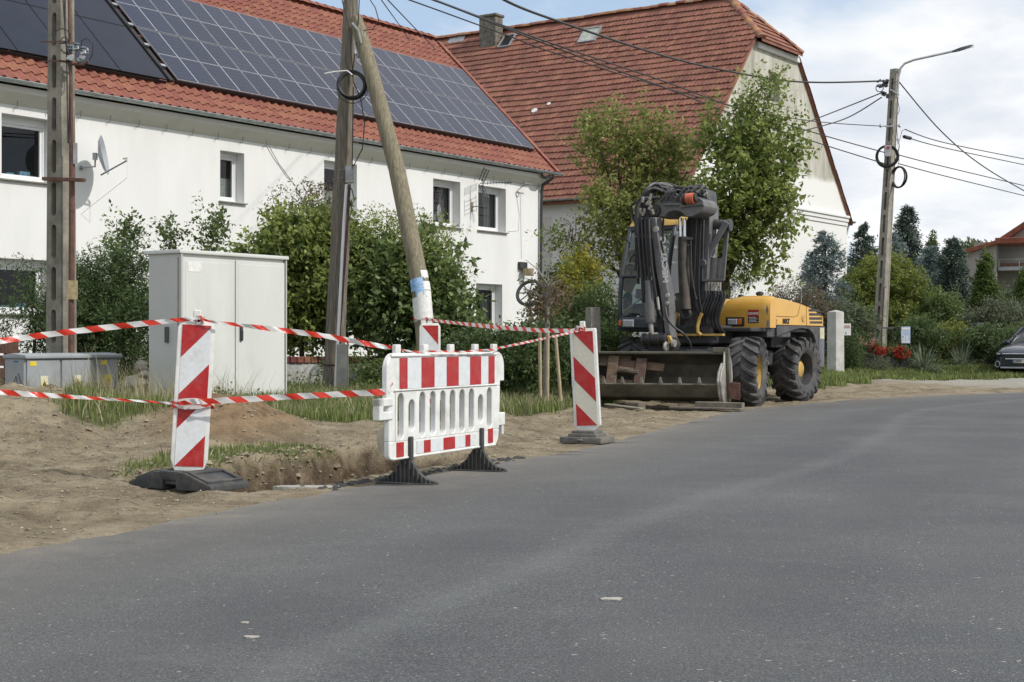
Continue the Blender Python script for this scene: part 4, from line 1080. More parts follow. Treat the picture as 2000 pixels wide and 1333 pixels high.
# chimney and roof lights
def on_roof2(px, py):
    o_ = Vector((0, 0, CZ)); d = P(px, py, 1.0) - o_; n_ = N2; t = (R2(0, 0) - o_).dot(n_) / d.dot(n_); return o_ + d * t
c = on_roof2(968, 92); mb = MB(); hh = 1.45
mb.obox(c - D2 * -.0 - Vector((0, 0, .5)), D2 * 0.95, D1 * 0.6, (0, 0, hh + .5)); mb.obox(c - D2 * .06 - D1 * .06 + Vector((0, 0, hh)), D2 * 1.07, D1 * .72, (0, 0, .13))
mb.build('chimney', mat('chimney_stone', (0.15, 0.14, 0.115), .95, var=.4, scale=5, bump=.4, dirt=.7, dirtcol=(0.06, .055, .045), dscale=4), roof2, bevel=.03, segs=1)
def roof_light(px, py, w, h, glassm, nm):
    c = on_roof2(px, py) + N2 * 0.05; mb = MB(); R4 = Matrix((-D2, U2, N2)).transposed()
    for cc, sz in (((0, h / 2, 0), (w, .07, .12)), ((0, -h / 2, 0), (w, .07, .12)), ((-w / 2, 0, 0), (.07, h, .12)), ((w / 2, 0, 0), (.07, h, .12))): mb.box(c + R4 @ Vector(cc), sz, R4)
    f = mb.build('roof_window', M['galv'], roof2); f2 = MB(); f2.box(c, (w - .05, h - .05, .05), R4); f2.build(nm, glassm, f)
roof_light(991, 82, .62, .85, M['black_alu'], 'pane'); roof_light(1153, 70, .85, .95, mat('old_light', (0.36, 0.38, 0.33), .4, var=.2), 'cover')
for px, py, r_ in ((1045, 218, .14), (1073, 205, .09)):
    mb = MB(); c = on_roof2(px, py) + N2 * .07; mb.lathe([(0, .02), (r_, .015), (r_, -.02)], c, N2, 10, cap=False); mb.build('tile_patch', M['print_white'], roof2)
mb = MB(); c = on_roof2(893, 78); mb.box(c + N2 * .05, (.9, .5, .04), ROT2); mb.build('slate_patch', M['galv'], roof2)
# blocked doorway recess on the street wall
def on_h2(px, py):
    o_ = Vector((0, 0, CZ)); d = P(px, py, 1.0) - o_; t = (H2C - o_).dot(D1) / d.dot(D1); return o_ + d * t
a, b_ = on_h2(1060, 545), on_h2(1076, 423)
kd = (a - H2C).dot(D2); kb = (b_ - H2C).dot(D2); mb = MB(); mb.obox(H2(kb, -0.03, a.z), D2 * (kd - kb + .6), D1 * .028, (0, 0, b_.z - a.z)); mb.build('blocked_opening', M['plaster_soffit'], H2T)

# ---- the grey house on the far right
Y3 = 78.0
M['grey_render'] = mat('grey_render', (0.30, 0.29, 0.265), .92, var=.12, scale=1.2, dirt=.45, dirtcol=(.17, .165, .15), dscale=.6)
M['tile_dark'] = mat('tile_dark', (0.20, .06, .035), .8, var=.3, scale=4, dirt=.5, dirtcol=(.08, .04, .03))
c3 = P(1935, 600, Y3)
H3T = thing('grey_house', 'plain grey rendered house with red roof edge and a balcony behind tall thujas', 'house', (c3.x, Y3, 0.3))
A = Vector((0.93, -0.37, 0)); B = Vector((0.37, 0.93, 0))
def H3(a_, b_, z): return Vector((P(1866, 0, Y3).x, Y3, 0)) + A * a_ + B * b_ + Vector((0, 0, z))
def z3(py): return CZ + (666 - py) / F * Y3
mb = MB()
mb.poly([H3(0, 0, .1), H3(2.05, 0, .1), H3(2.05, 0, z3(478)), H3(0, 0, z3(500))])           # lean-to end
mb.quad(H3(2.05, 0, .1), H3(2.05, 2.0, .1), H3(2.05, 2, z3(478)), H3(2.05, 0, z3(478)))
mb.poly([H3(2.05, 2.0, .1), H3(14, 2.0, .1), H3(14, 2.0, z3(478) + 1), H3(6.5, 2, z3(360)), H3(2.05, 2.0, z3(478))])
mb.quad(H3(0, 0, .1), H3(0, 12, .1), H3(0, 12, z3(500)), H3(0, 0, z3(500))); mb.quad(H3(14, 2, .1), H3(14, 12, .1), H3(14, 12, 7), H3(14, 2, 7)); mb.quad(H3(0, 12, .1), H3(14, 12, .1), H3(14, 12, 7), H3(0, 12, 7))
mb.build('wall', M['grey_render'], H3T, fixn=False)
mb = MB()
mb.obox(H3(-.7, -.3, z3(500) - .25), A * 2.75 + Vector((0, 0, z3(474) - z3(500) + .1)), B * 12, (0, 0, .22)); mb.obox(H3(2.0, -.31, z3(477) - .05), A * 1.7, B * 12, (0, 0, .32))
mb.obox(H3(1.85, 1.6, z3(480) - .05), A * 4.7 + Vector((0, 0, z3(362) - z3(480))), B * 10, (0, 0, .35)); mb.obox(H3(6.5, 1.6, z3(362)), A * 7.7 - Vector((0, 0, 5.0)), B * 10, (0, 0, .35))
r3 = mb.build('roof', M['tile_dark'], H3T, bevel=.03, segs=1)
mb = MB(); mb.obox(H3(2.1, .4, z3(529)), A * 9, B * 1.7, (0, 0, z3(522) - z3(529))); mb.build('balcony', M['grey_paint'], H3T)
mb = MB(); mb.obox(H3(2.12, .45, z3(521)), A * 9, B * .05, (0, 0, z3(515) - z3(521))); bl = mb.build('balcony_screen', M['rust'], H3T)
mb = MB(); mb.tube([H3(2.1, .45, z3(508)), H3(11, .45, z3(508))], .035, 6)
for i in range(10): mb.tube([H3(2.15 + i, .45, z3(521)), H3(2.15 + i, .45, z3(508))], .025, 5)
mb.build('balcony_rail', M['galv'], H3T)
# ------------------------------------------------------------------ poles
def slot_face(mb, f, z0, z1, x0, x1, slots, depth, mi=0, through=False, back=None):
    """a face in the x-z plane pierced by round-ended slots; f(x, z, d) -> point, d = depth into the body"""
    n = 20
    zc = z0
    for (h0, h1, sa, sb) in slots:          # hole x0..x1, z0..z1
        lo = (zc + sa) / 2 if zc > z0 else None
    edges = [z0]
    for a, b_ in zip(slots[:-1], slots[1:]): edges.append((a[3] + b_[2]) / 2)
    edges.append(z1)
    for (h0, h1, sa, sb), ya, yb in zip(slots, edges[:-1], edges[1:]):
        r_ = (h1 - h0) / 2; cxm = (h0 + h1) / 2; ring = []
        for k in range(n):
            a = 2 * PI * (k + 0.5) / n
            x = cxm + r_ * math.cos(a); z = (sb - r_ if math.sin(a) > 0 else sa + r_) + r_ * math.sin(a); ring.append((x, z, a))
        outer = []
        for x, z, a in ring:
            ca, sn = math.cos(a), math.sin(a); cz_ = (ya + yb) / 2
            if abs(sn) * 1.0 > 0.72: outer.append((min(max(cxm + (x - cxm) * (x1 - x0) / (2 * r_) * 1.0, x0), x1), yb if sn > 0 else ya))
            else: outer.append((x1 if ca > 0 else x0, min(max(z, ya), yb)))
        # force the four corners
        def fix(cx_, cz_):
            i = min(range(n), key=lambda i_: (outer[i_][0] - cx_) ** 2 * 4 + (outer[i_][1] - cz_) ** 2 + (0 if (outer[i_][0] in (x0, x1)) else 0)); outer[i] = (cx_, cz_)
        q1 = [i for i in range(n) if math.sin(ring[i][2]) > 0 and math.cos(ring[i][2]) > 0]; 
        for sx_, sz_ in ((1, 1), (-1, 1), (-1, -1), (1, -1)):
            idx = [i for i in range(n) if math.cos(ring[i][2]) * sx_ > 0 and math.sin(ring[i][2]) * sz_ > 0]
            i = min(idx, key=lambda i_: abs(abs(math.sin(ring[i_][2])) - 0.74)); outer[i] = (x1 if sx_ > 0 else x0, yb if sz_ > 0 else ya)
        v = [f(x, z, 0) for x, z in outer] + [f(x, z, 0) for x, z, _ in ring] + [f(x, z, depth) for x, z, _ in ring]
        fs = [(k, (k + 1) % n, n + (k + 1) % n, n + k) for k in range(n)] + [(n + k, n + (k + 1) % n, 2 * n + (k + 1) % n, 2 * n + k) for k in range(n)]
        if not through: fs.append(tuple(2 * n + k for k in range(n)))
        mb.add(v, fs, mi)
        if through:
            v2 = [f(x, z, depth) for x, z in outer]; o = len(mb.v)
            mb.add(v2 + [f(x, z, depth) for x, z, _ in ring], [((k + 1) % n, k, n + k, n + (k + 1) % n) for k in range(n)], mi)
def concrete_pole(base, top, wa, wb, taper, ang, name, label, mt, nslots, z_first, parent=None):
    """wa: width of the slotted face, wb: width of the plain face; ang: heading of the plain face's normal"""
    base, top = Vector(base), Vector(top); Hh = (top - base).length; ax = (top - base)
    t = thing(name, label, 'utility pole', base)
    un = Vector((math.sin(ang), -math.cos(ang), 0)); us = Vector((-un.y, un.x, 0)) * -1     # us: to the left of un, normal of the slotted face
    if us.dot(-base) < 0: us = -us
    def fpt(x, z, d):
        k = 1 - (1 - taper) * z; c = base + ax * z
        return c + un * (x * k) + us * ((wb / 2 - d) * k)
    mb = MB()
    sl = []; z = z_first; step = (0.985 - z_first) / nslots
    for i in range(nslots): sl.append((-wa * 0.17, wa * 0.17, z, z + step * 0.80)); z += step
    # scale z of the hole's round ends to metres: work in metres
    slm = [(a, b_, c * Hh, d * Hh) for a, b_, c, d in sl]
    g = lambda x, zm, d: fpt(x, zm / Hh, d)
    slot_face(mb, g, 0, Hh, -wa / 2, wa / 2, slm, wb * 0.36)
    g2 = lambda x, zm, d: fpt(x, zm / Hh, wb - d)
    slot_face(mb, g2, 0, Hh, -wa / 2, wa / 2, slm, wb * 0.36)
    for x in (-wa / 2, wa / 2):
        # plain side: slightly hollowed flange
        pts0 = [fpt(x, 0, d) for d in (0, wb * .14, wb * .18, wb * .82, wb * .86, wb)]; pts1 = [fpt(x, 1, d) for d in (0, wb * .14, wb * .18, wb * .82, wb * .86, wb)]
        ins = un * (-0.018 if x > 0 else 0.018)
        for q_ in (2, 3): pts0[q_] = pts0[q_] + ins; pts1[q_] = pts1[q_] + ins
        for i in range(5): mb.quad(pts0[i], pts0[i + 1], pts1[i + 1], pts1[i])
    mb.quad(fpt(-wa / 2, 1, 0), fpt(wa / 2, 1, 0), fpt(wa / 2, 1, wb), fpt(-wa / 2, 1, wb))
    mb.build('post', mt, t, weld=True)
    return t, fpt, un, us
PY = 21.4
pb = P(120, 780, PY); pb.z = 0.1; ptop = P(119, -420, PY)
LP, lf, lun, lus = concrete_pole(pb, ptop, 0.32, 0.30, 0.74, R(58), 'concrete_pole', 'grey concrete power pole with oval slots standing behind the low cable cabinet', M['concrete'], 13, 0.105)
def lpz(py): return CZ + (666 - py) / F * PY
def lfr(py): return (lpz(py) - pb.z) / (ptop.z - pb.z)
# steel conduit, straps, cross bar
mb = MB(); c = lambda py, dx=0.0: P(139 + dx + (690 - py) * -0.0, py, PY - 0.28)
mb.tube([c(760), c(690), c(480, 1), c(280, 2)], 0.042, 10); mb.tube([c(285, 2), c(200, 0), c(0, -4)], 0.022, 8)
mb.build('conduit', M['rust'], LP, smooth=True)
mb = MB(); mb.tube([c(280, -4), c(150, -2), c(60, -12), c(-60, -12)], 0.013, 6); mb.tube([c(280, -6), c(100, -9), c(-60, -20)], 0.010, 6); mb.build('down_cable', M['cable'], LP)
mb = MB(); a, b_ = P(84, 349, PY - .12), P(166, 352, PY - .40); mb.beam(a, b_, .05, .05); mb.build('cross_bar', M['rust'], LP)
mb = MB()
for py in (82, 120): mb.beam(P(80, py, PY - .1), P(118, py - 1, PY - .32), .015, .02); mb.beam(P(116, py - 1, PY - .32), P(150, py + 3, PY - .1), .015, .03)
mb.build('steel_strap', M['rust'], LP)
mb = MB(); mb.box(P(147, 300, PY - .30), (.05, .05, .30)); mb.build('conduit_clamp', M['galv'], LP)
mb = MB(); mb.box(P(142, 566, PY - .335), (.14, .01, .27)); mb.build('worn_notice', mat('worn_notice', (.36, .29, .16), .9, var=.3, scale=15), LP)
# insulators and clamps in a cluster
clu = MB(); rr = random.Random(4); cc = P(152, 108, PY - .3)
for i in range(9):
    p = cc + Vector((rr.uniform(-.13, .13), rr.uniform(-.08, .06), rr.uniform(-.1, .1))); clu.box(p, (rr.uniform(.04, .1), .06, rr.uniform(.03, .07)), Matrix.Rotation(rr.uniform(-.5, .5), 3, 'Y'))
clu.build('clamp_block', M['galv'], LP, bevel=.006, segs=1)
for k, (dx, dz) in enumerate(((-.09, .05), (.0, .08), (.09, .03))):
    mb = MB(); mb.lathe([(.0, .09), (.03, .085), (.045, .06), (.03, .045), (.05, .02), (.03, 0), (.012, -.03)], cc + Vector((dx, -.06, dz)), (0, 0, 1), 10); mb.build('insulator', mat('porcelain', (.09, .12, .14), .25, var=.2) if k == 0 else bpy.data.materials['porcelain'], LP, smooth=True)
mb = MB(); mb.tube([cc + Vector((-.12, 0, -.13)), cc + Vector((.1, -.05, -.14)), cc + Vector((.17, -.08, -.10))], .018, 6); mb.build('bracket', M['rust'], LP)
mb = MB(); 
for r_, ox in ((.105, -.20), (.045, -.17)): mb.torus(cc + Vector((ox, -.06, .26 - (.06 if r_ < .1 else 0))), (0.3, -1, 0), r_, .008, 20, 5)
mb.tube([cc + Vector((.05, 0, .05)), cc + Vector((.06, -.03, .2)), cc + Vector((.14, -.03, .24)), cc + Vector((.22, -.03, .16)), cc + Vector((.22, -.03, .02)), cc + Vector((.17, -.03, -.08))], .009, 5)
mb.build('cable_loop', M['cable'], LP)
text_mesh('pole_mark', 'ELV', .11, P(96, 700, PY - .37), lus.cross(Vector((0, 0, 1))) * 0 + Vector((0, 0, 1)), Vector((-0.8, 0.6, 0)), M['concrete'], LP, .004)

# ---- wooden pole with its leaning brace
WY = 24.5
wb_ = P(649, 800, WY); wb_.z = 0.05; wt_ = P(694, -190, WY)
WT = thing('wooden_pole', 'weathered wooden power pole with a leaning brace pole and a black cable coil', 'utility pole', wb_)
def lerp_path(a, b_, n, wob=0.0, seed=0):
    r_ = random.Random(seed); return [a.lerp(b_, i / n) + Vector((r_.uniform(-wob, wob), r_.uniform(-wob, wob), 0)) for i in range(n + 1)]
n_ = 26; mb = MB(); mb.tube(lerp_path(wb_, wt_, n_, .012, 2), [0.175 - 0.065 * i / n_ for i in range(n_ + 1)], 14); mb.build('main_pole', M['old_wood'], WT, smooth=True)
# the brace, bottom near the beacon
ba, bb = P(842, 800, 23.2), P(694, 30, 24.25); ba.z = 0.05
pts = [P(842, 800, 23.2), P(822, 560, 23.4), P(775, 330, 23.8), P(733, 170, 24.0), P(708, 80, 24.15), P(695, 36, 24.25)]
pts[0].z = 0.05; q_ = []
for a, b_ in zip(pts[:-1], pts[1:]): q_ += [a.lerp(b_, i / 5) for i in range(5)]
q_.append(pts[-1]); mb = MB(); mb.tube(q_, [0.155 - 0.045 * i / (len(q_) - 1) for i in range(len(q_))], 14); br = mb.build('brace_pole', M['pale_wood'], WT, smooth=True)
def wrap(path, r_, a0, a1, name, mt, nn=12, jag=0.0, seed=1):
    """a sheet of paper wrapped part of the way round a leaning pole"""
    rj = random.Random(seed); mb = MB(); k = len(path)
    for i in range(k - 1):
        d = (path[i + 1] - path[i]).normalized(); sx_ = Vector((1, 0, 0)); sx_ = (sx_ - d * sx_.dot(d)).normalized(); sy_ = d.cross(sx_)
        for j in range(nn):
            A0 = a0 + (a1 - a0) * j / nn; A1 = a0 + (a1 - a0) * (j + 1) / nn
            o0 = d * (rj.uniform(-jag, jag) if i == 0 else 0); f_ = lambda p, a, o=Vector((0, 0, 0)): p + (sx_ * math.cos(a) + sy_ * math.sin(a)) * r_ + o
            mb.quad(f_(path[i], A0, o0), f_(path[i], A1, o0), f_(path[i + 1], A1), f_(path[i + 1], A0))
    mb.build(name, mt, WT)
def on_brace(py):
    for a, b_ in zip(q_[:-1], q_[1:]):
        ya, yb = [666 - (p.z - CZ) * F / p.y for p in (a, b_)]
        if yb <= py <= ya: return a.lerp(b_, (py - ya) / (yb - ya) if ya != yb else 0)
    return q_[0]
aF = PI * 1.5
wrap([on_brace(y) for y in (628, 612, 596, 582)], .152, aF - 1.5, aF + 1.5, 'torn_notice', M['paper'], jag=.05, seed=3)
wrap([on_brace(y) for y in (585, 570, 553)], .1525, aF - .5, aF + 1.5, 'torn_notice', M['paper'], jag=.04, seed=4)
wrap([on_brace(y) for y in (574, 562, 546)], .1555, aF - 1.5, aF + .35, 'blue_notice', M['blue_paper'], jag=.05, seed=5)
wrap([on_brace(y) for y in (548, 540, 533)], .150, aF + .3, aF + 1.4, 'torn_notice', M['paper'], jag=.02, seed=6)
# strap joining the two, bolts, coil, box, conduit
mb = MB(); mb.tube([P(688, 45, 24.05), P(700, 60, 24.0), P(706, 85, 24.0)], .018, 6); mb.tube([P(692, 80, 24.05), P(694, 105, 24.05)], .022, 6); mb.build('strap', M['galv'], WT)
mb = MB(); cc = P(687, 166, 24.12); ax_ = Vector((0.05, -1, 0.12)); rr = random.Random(2)
for k in range(10):
    mb.torus(cc + Vector((rr.uniform(-.02, .02), rr.uniform(-.03, .03), rr.uniform(-.02, .02))), ax_ + Vector((rr.uniform(-.08, .08), 0, rr.uniform(-.08, .08))), .215 + rr.uniform(-.022, .022), .012, 28, 5)
mb.torus(cc + Vector((0.01, 0.02, -.05)), ax_, .25, .007, 28, 5)
mb.build('cable_coil', M['cable'], WT, smooth=True)
mb = MB(); mb.tube([P(634, 144, 24.0), P(655, 140, 24.0), P(678, 138, 24.0), P(688, 146, 24.0)], .012, 5); mb.build('cable_tie', M['print_white'], WT)
mb = MB(); c = P(683, 341, 24.28); mb.box(c, (.13, .12, .27)); mb.box(c + Vector((0, -.065, .02)), (.11, .012, .2)); mb.build('junction_box', M['galv'], WT, bevel=.012, segs=2)
mb = MB()
for py in (333, 349): p0 = P(672, py, WY); mb.torus(p0, (0.045, 0, 1), .143, .006, 18, 4)
mb.build('pole_band', M['galv'], WT)
mb = MB(); mb.tube([P(677, 360, 24.2), P(672, 430, 24.22), P(655, 765, 24.18)], .026, 8); mb.build('white_conduit', M['pvc'], WT, smooth=True)
mb = MB(); mb.tube([P(681, 365, 24.22), P(679, 430, 24.22), P(664, 640, 24.22), P(661, 765, 24.22)], .022, 8); mb.build('steel_conduit', M['rust'], WT, smooth=True)
mb = MB()
for pts in (((680, 360), (688, 372), (692, 392), (686, 400), (680, 390)), ((684, 360), (682, 390), (688, 410), (680, 432)), ((679, 362), (683, 400), (678, 420)), ((690, 325), (708, 290), (712, 240), (704, 190), (690, 160)), ((690, 160), (683, 60), (668, 0), (662, -40)), ((688, 150), (694, 90), (700, 40), (703, -30)),
            ((704, 60), (728, 57), (740, 40), (733, 15), (720, -5)), ((690, 170), (688, 330)), ((695, 105), (700, 112), (712, 90), (707, 70))):
    mb.tube([P(a, b_, 24.1) for a, b_ in pts], .009, 5)
mb.build('hanging_cable', M['cable'], WT)
mb = MB(); p0 = P(670, 672, 24.1); p1 = p0.copy(); p1.z = .05; mb.obox((p0.x - .1, 24.05, .05), (.18, 0, 0), (0, .16, 0), (0, 0, p0.z - .05)); mb.build('concrete_stub', M['concrete_light'], WT, bevel=.02, segs=2)
mb = MB(); p0 = P(644, 690, 24.3); mb.torus(P(650, 712, WY), (.03, 0, 1), .175, .012, 18, 4); mb.torus(P(647, 755, WY), (.03, 0, 1), .18, .012, 18, 4); mb.build('wire_binding', M['rust'], WT)

# ---- street lamp pole on the right
RY = 48.0
rb, rt = P(1715, 716, RY), P(1748, 135, RY); rb.z = 0.1
RT, rf, run, rus = concrete_pole(rb, rt, .34, .34, .66, R(44), 'street_lamp', 'concrete pole by the flower bed carrying a curved lamp arm and cable coils', M['concrete_mid'], 12, .08)
RT['category'] = 'street lamp'
mb = MB(); arm = [P(1752, 190, 47.8), P(1755, 150, 47.8), P(1759, 133, 47.8), P(1767, 124, 47.8), P(1785, 117, 47.8), P(1862, 100, 47.8)]; mb.tube(arm, .036, 8); mb.build('lamp_arm', M['galv'], RT, smooth=True)
mb = MB(); hd = (P(1900, 89, 47.8) - P(1860, 101, 47.8)); hdn = hd.normalized(); up_ = Vector((0, 1, 0)).cross(hdn); up_ = up_ if up_.z > 0 else -up_
a = P(1860, 101, 47.8); prof = [(0, .05, .05), (.1, .075, .07), (.28, .14, .08), (hd.length * .8, .15, .06), (hd.length, .12, .012)]
v = []
for l_, hw_, hh_ in prof: c = a + hdn * l_; v += [c + Vector((0, -hw_, 0)) - up_ * hh_ * .5, c + Vector((0, hw_, 0)) - up_ * hh_ * .5, c + Vector((0, hw_, 0)) + up_ * hh_ * .6, c + Vector((0, -hw_, 0)) + up_ * hh_ * .6]
fs = [(4 * i + j, 4 * i + (j + 1) % 4, 4 * i + 4 + (j + 1) % 4, 4 * i + 4 + j) for i in range(4) for j in range(4)] + [(3, 2, 1, 0), (16, 17, 18, 19)]
mb.add(v, fs); mb.build('lamp_head', M['steel_dark'], RT, bevel=.012, segs=1)
mb = MB(); c = a + hdn * .55 - up_ * .045; mb.box(c, (.3, .2, .012), Matrix((hdn, Vector((0, 1, 0)), up_)).transposed()); mb.build('lamp_lens', M['pane'], RT)
mb = MB()
for py in (160, 185): mb.torus(P(1750, py, 47.9), (.05, 0, 1), .10, .012, 14, 4)
mb.build('arm_clamp', M['galv'], RT)
rr = random.Random(8); mb = MB(); cc = P(1733, 305, 47.7)
for k in range(7): mb.torus(cc + Vector((rr.uniform(-.02, .02), rr.uniform(-.04, .04), rr.uniform(-.02, .02))), (-.45 + rr.uniform(-.1, .1), -1, rr.uniform(-.1, .1)), .33 + rr.uniform(-.03, .03), .018, 28, 5)
mb.build('cable_coil', M['cable'], RT, smooth=True)
mb = MB(); cc = P(1755, 346, 47.7)
for k in range(6): mb.torus(cc + Vector((rr.uniform(-.02, .02), 0, 0)), (-1, -.5 + rr.uniform(-.25, .25), 0), .32 + rr.uniform(-.03, .03), .016, 24, 5)
mb.build('cable_coil', M['cable'], RT, smooth=True)
mb = MB(); mb.box(P(1734, 295, 47.55), (.22, .08, .36)); bx = mb.build('closure_box', M['galv'], RT, bevel=.01, segs=1); mb = MB(); mb.box(P(1735, 288, 47.5), (.09, .012, .08)); mb.build('red_label', M['red_sheet'], bx)
mb = MB(); rr = random.Random(5)
for i in range(12): mb.box(P(1722 + rr.uniform(-8, 12), 172 + rr.uniform(-14, 20), 47.8), (rr.uniform(.06, .16), .08, rr.uniform(.05, .14)), Matrix.Rotation(rr.uniform(-.8, .8), 3, 'Y'))
mb.torus(P(1718, 172, 47.8), (0, 1, .2), .12, .018, 16, 5); mb.build('cable_clamps', M['black_plastic'], RT, bevel=.01, segs=1)
mb = MB(); mb.beam(P(1738, 174, 47.75), P(1752, 183, 47.75), .05, .03); mb.beam(P(1730, 247, 47.75), P(1758, 245, 47.75), .05, .05)
for px in (1720, 1757): mb.lathe([(0, .08), (.035, .06), (.05, 0), (.03, -.03)], P(px, 247, 47.75), (0, 0, 1), 8)
mb.build('insulator_arm', M['galv'], RT)
mb = MB(); mb.tube([P(1721, 682, 47.7), P(1727, 560, 47.72), P(1730, 560, 47.74)], .022, 8); mb.build('ground_strip', M['rust'], RT)
mb = MB()
for pts in (((1752, 190), (1757, 215), (1750, 230), (1752, 260), (1757, 285), (1752, 310)), ((1747, 265), (1755, 280), (1762, 255), (1770, 252)), ((1752, 330), (1756, 315), (1753, 270))): mb.tube([P(a, b_, 47.7) for a, b_ in pts], .010, 5)
mb.build('hanging_cable', M['cable'], RT)

# ---- overhead cables
def cable(pts, rad, name, label):
    """pts: (px, py, depth) of the hanging line; smoothed"""
    c = np.array([list(P(*p)) for p in pts]); ln = smooth_line(c, 8)
    mb = MB(); mb.tube([Vector(p) for p in ln], rad, 5); o = mb.build(name, M['cable'], fixn=False, origin=tuple(ln[0])); tag(o, label, 'cable', 'overhead cables'); return o
cable([(940, -40, 26), (985, 0, 27.5), (1100, 45, 31), (1325, 117, 38.5), (1500, 153, 43.5), (1600, 161, 46), (1728, 158, 47.9)], .028, 'overhead_cable', 'thick twisted black cable sagging across the red roof to the lamp pole top')
cable([(760, -12, 25.5), (811, 4, 26.5), (995, 71, 30), (1078, 102, 32), (1300, 172, 38.5), (1480, 218, 43.5), (1600, 238, 46), (1733, 247, 47.9)], .014, 'overhead_cable', 'lower thin cable crossing the farmhouse roof just beneath the chimney')
cable([(790, -22, 25.5), (849, 0, 26.5), (969, 45, 29), (1092, 90, 32), (1300, 160, 38), (1440, 212, 42), (1600, 262, 45.5), (1735, 300, 47.9)], .018, 'overhead_cable', 'thin cable passing over the chimney top down to the coil on the lamp pole')
cable([(800, -10, 25.5), (860, 5, 26.5), (1092, 96, 32), (1300, 172, 38), (1440, 226, 42), (1600, 280, 45.5), (1735, 322, 47.9)], .018, 'overhead_cable', 'lowest black cable running past the pear tree crown to below the lamp pole coil')
cable([(745, 0, 24.6), (782, 52, 34), (800, 80, 44)], .010, 'overhead_cable', 'left of two short wires dropping from the wooden pole to the ridge')
cable([(750, -8, 24.6), (824, 69, 36), (850, 95, 46)], .012, 'overhead_cable', 'right of two short wires dropping from the wooden pole to the ridge')
cable([(1720, 182, 47.9), (1640, 214, 53), (1566, 243, 60)], .022, 'overhead_cable', 'upper of two service cables from the lamp pole to the white gable')
cable([(1722, 190, 47.9), (1650, 232, 53), (1566, 256, 60)], .022, 'overhead_cable', 'lower of two service cables from the lamp pole to the white gable')
cable([(1756, 160, 47.9), (1840, 258, 52), (1925, 328, 57), (2040, 395, 64)], .022, 'overhead_cable', 'steep black cable falling from the lamp arm towards the grey house')
cable([(1768, 253, 47.9), (1850, 280, 52), (2040, 318, 62)], .018, 'overhead_cable', 'topmost flat cable leaving the lamp pole rightward')
cable([(1770, 268, 47.9), (1850, 290, 52), (2040, 330, 62)], .018, 'overhead_cable', 'flat cable with a black splice sleeve leaving the lamp pole rightward')
cable([(1756, 303, 47.9), (1850, 327, 52), (2040, 372, 62)], .018, 'overhead_cable', 'third flat cable leaving the lamp pole beside the round coil')
cable([(1756, 320, 47.9), (1850, 345, 52), (2040, 392, 62)], .018, 'overhead_cable', 'lowest flat cable leaving the lamp pole rightward above the conifers')
mb = MB(); mb.tube([P(1766, 267, 47.9), P(1778, 270, 48.4)], .06, 8); tag(mb.build('splice_sleeve', M['black_plastic'], origin=tuple(P(1770, 268, 48))), 'short black splice sleeve on a cable right of the lamp pole', 'cable joint')

# ------------------------------------------------------------------ cabinets
A0 = Vector((-4.357, 19.5, 0)); 
def CB(a, b_, z): return A0 + D1 * a + D2 * b_ + Vector((0, 0, z))
CT = thing('telecom_cabinet', 'tall pale grey two-door steel telecom cabinet standing in the grass', 'cabinet', CB(0, 0, .1))
zt0 = 2.235
mb = MB(); mb.obox(CB(0.02, 0.02, .02), D1 * 1.96, D2 * .60, (0, 0, zt0 - .02)); mb.build('body', M['cab_white'], CT)
mb = MB(); v = [CB(-.035, -.035, zt0), CB(2.035, -.035, zt0), CB(2.035, .67, zt0), CB(-.035, .67, zt0)]; mb.prism(v, (0, 0, .05)); mb.build('roof', M['cab_white'], CT, bevel=.012, segs=2)
for k, (a, b_) in enumerate(((.035, .985), (1.005, 1.965))):
    mb = MB(); mb.obox(CB(a, -.012, .12), D1 * (b_ - a), D2 * .03, (0, 0, zt0 - .17)); mb.obox(CB(a + .04, -.016, .17), D1 * (b_ - a - .08), D2 * .005, (0, 0, zt0 - .27)); d_ = mb.build('door', M['cab_white'], CT, bevel=.006, segs=1)
    ha = 1.07 if k else .93
    if k:
        mb = MB(); mb.obox(CB(ha, -.045, 1.08), D1 * .045, D2 * .03, (0, 0, .21)); mb.obox(CB(ha + .006, -.058, 1.10), D1 * .033, D2 * .014, (0, 0, .13)); mb.build('handle', M['handle'], d_, bevel=.006, segs=1)
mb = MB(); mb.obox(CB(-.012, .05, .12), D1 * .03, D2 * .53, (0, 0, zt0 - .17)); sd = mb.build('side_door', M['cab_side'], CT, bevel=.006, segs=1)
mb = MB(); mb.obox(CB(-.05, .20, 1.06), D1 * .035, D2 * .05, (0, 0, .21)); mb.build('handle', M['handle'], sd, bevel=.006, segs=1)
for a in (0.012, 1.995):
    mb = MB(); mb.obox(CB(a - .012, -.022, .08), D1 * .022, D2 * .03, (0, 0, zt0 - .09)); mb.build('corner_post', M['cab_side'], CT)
mb = MB(); mb.obox(CB(.12, -.019, 2.00), D1 * .24, D2 * .002, (0, 0, .13)); mb.build('door_label', M['paper'], CT)
mb = MB(); mb.obox(CB(0.0, -.0, .0), D1 * 2.0, D2 * .64, (0, 0, .09)); mb.build('plinth', M['concrete_light'], CT)
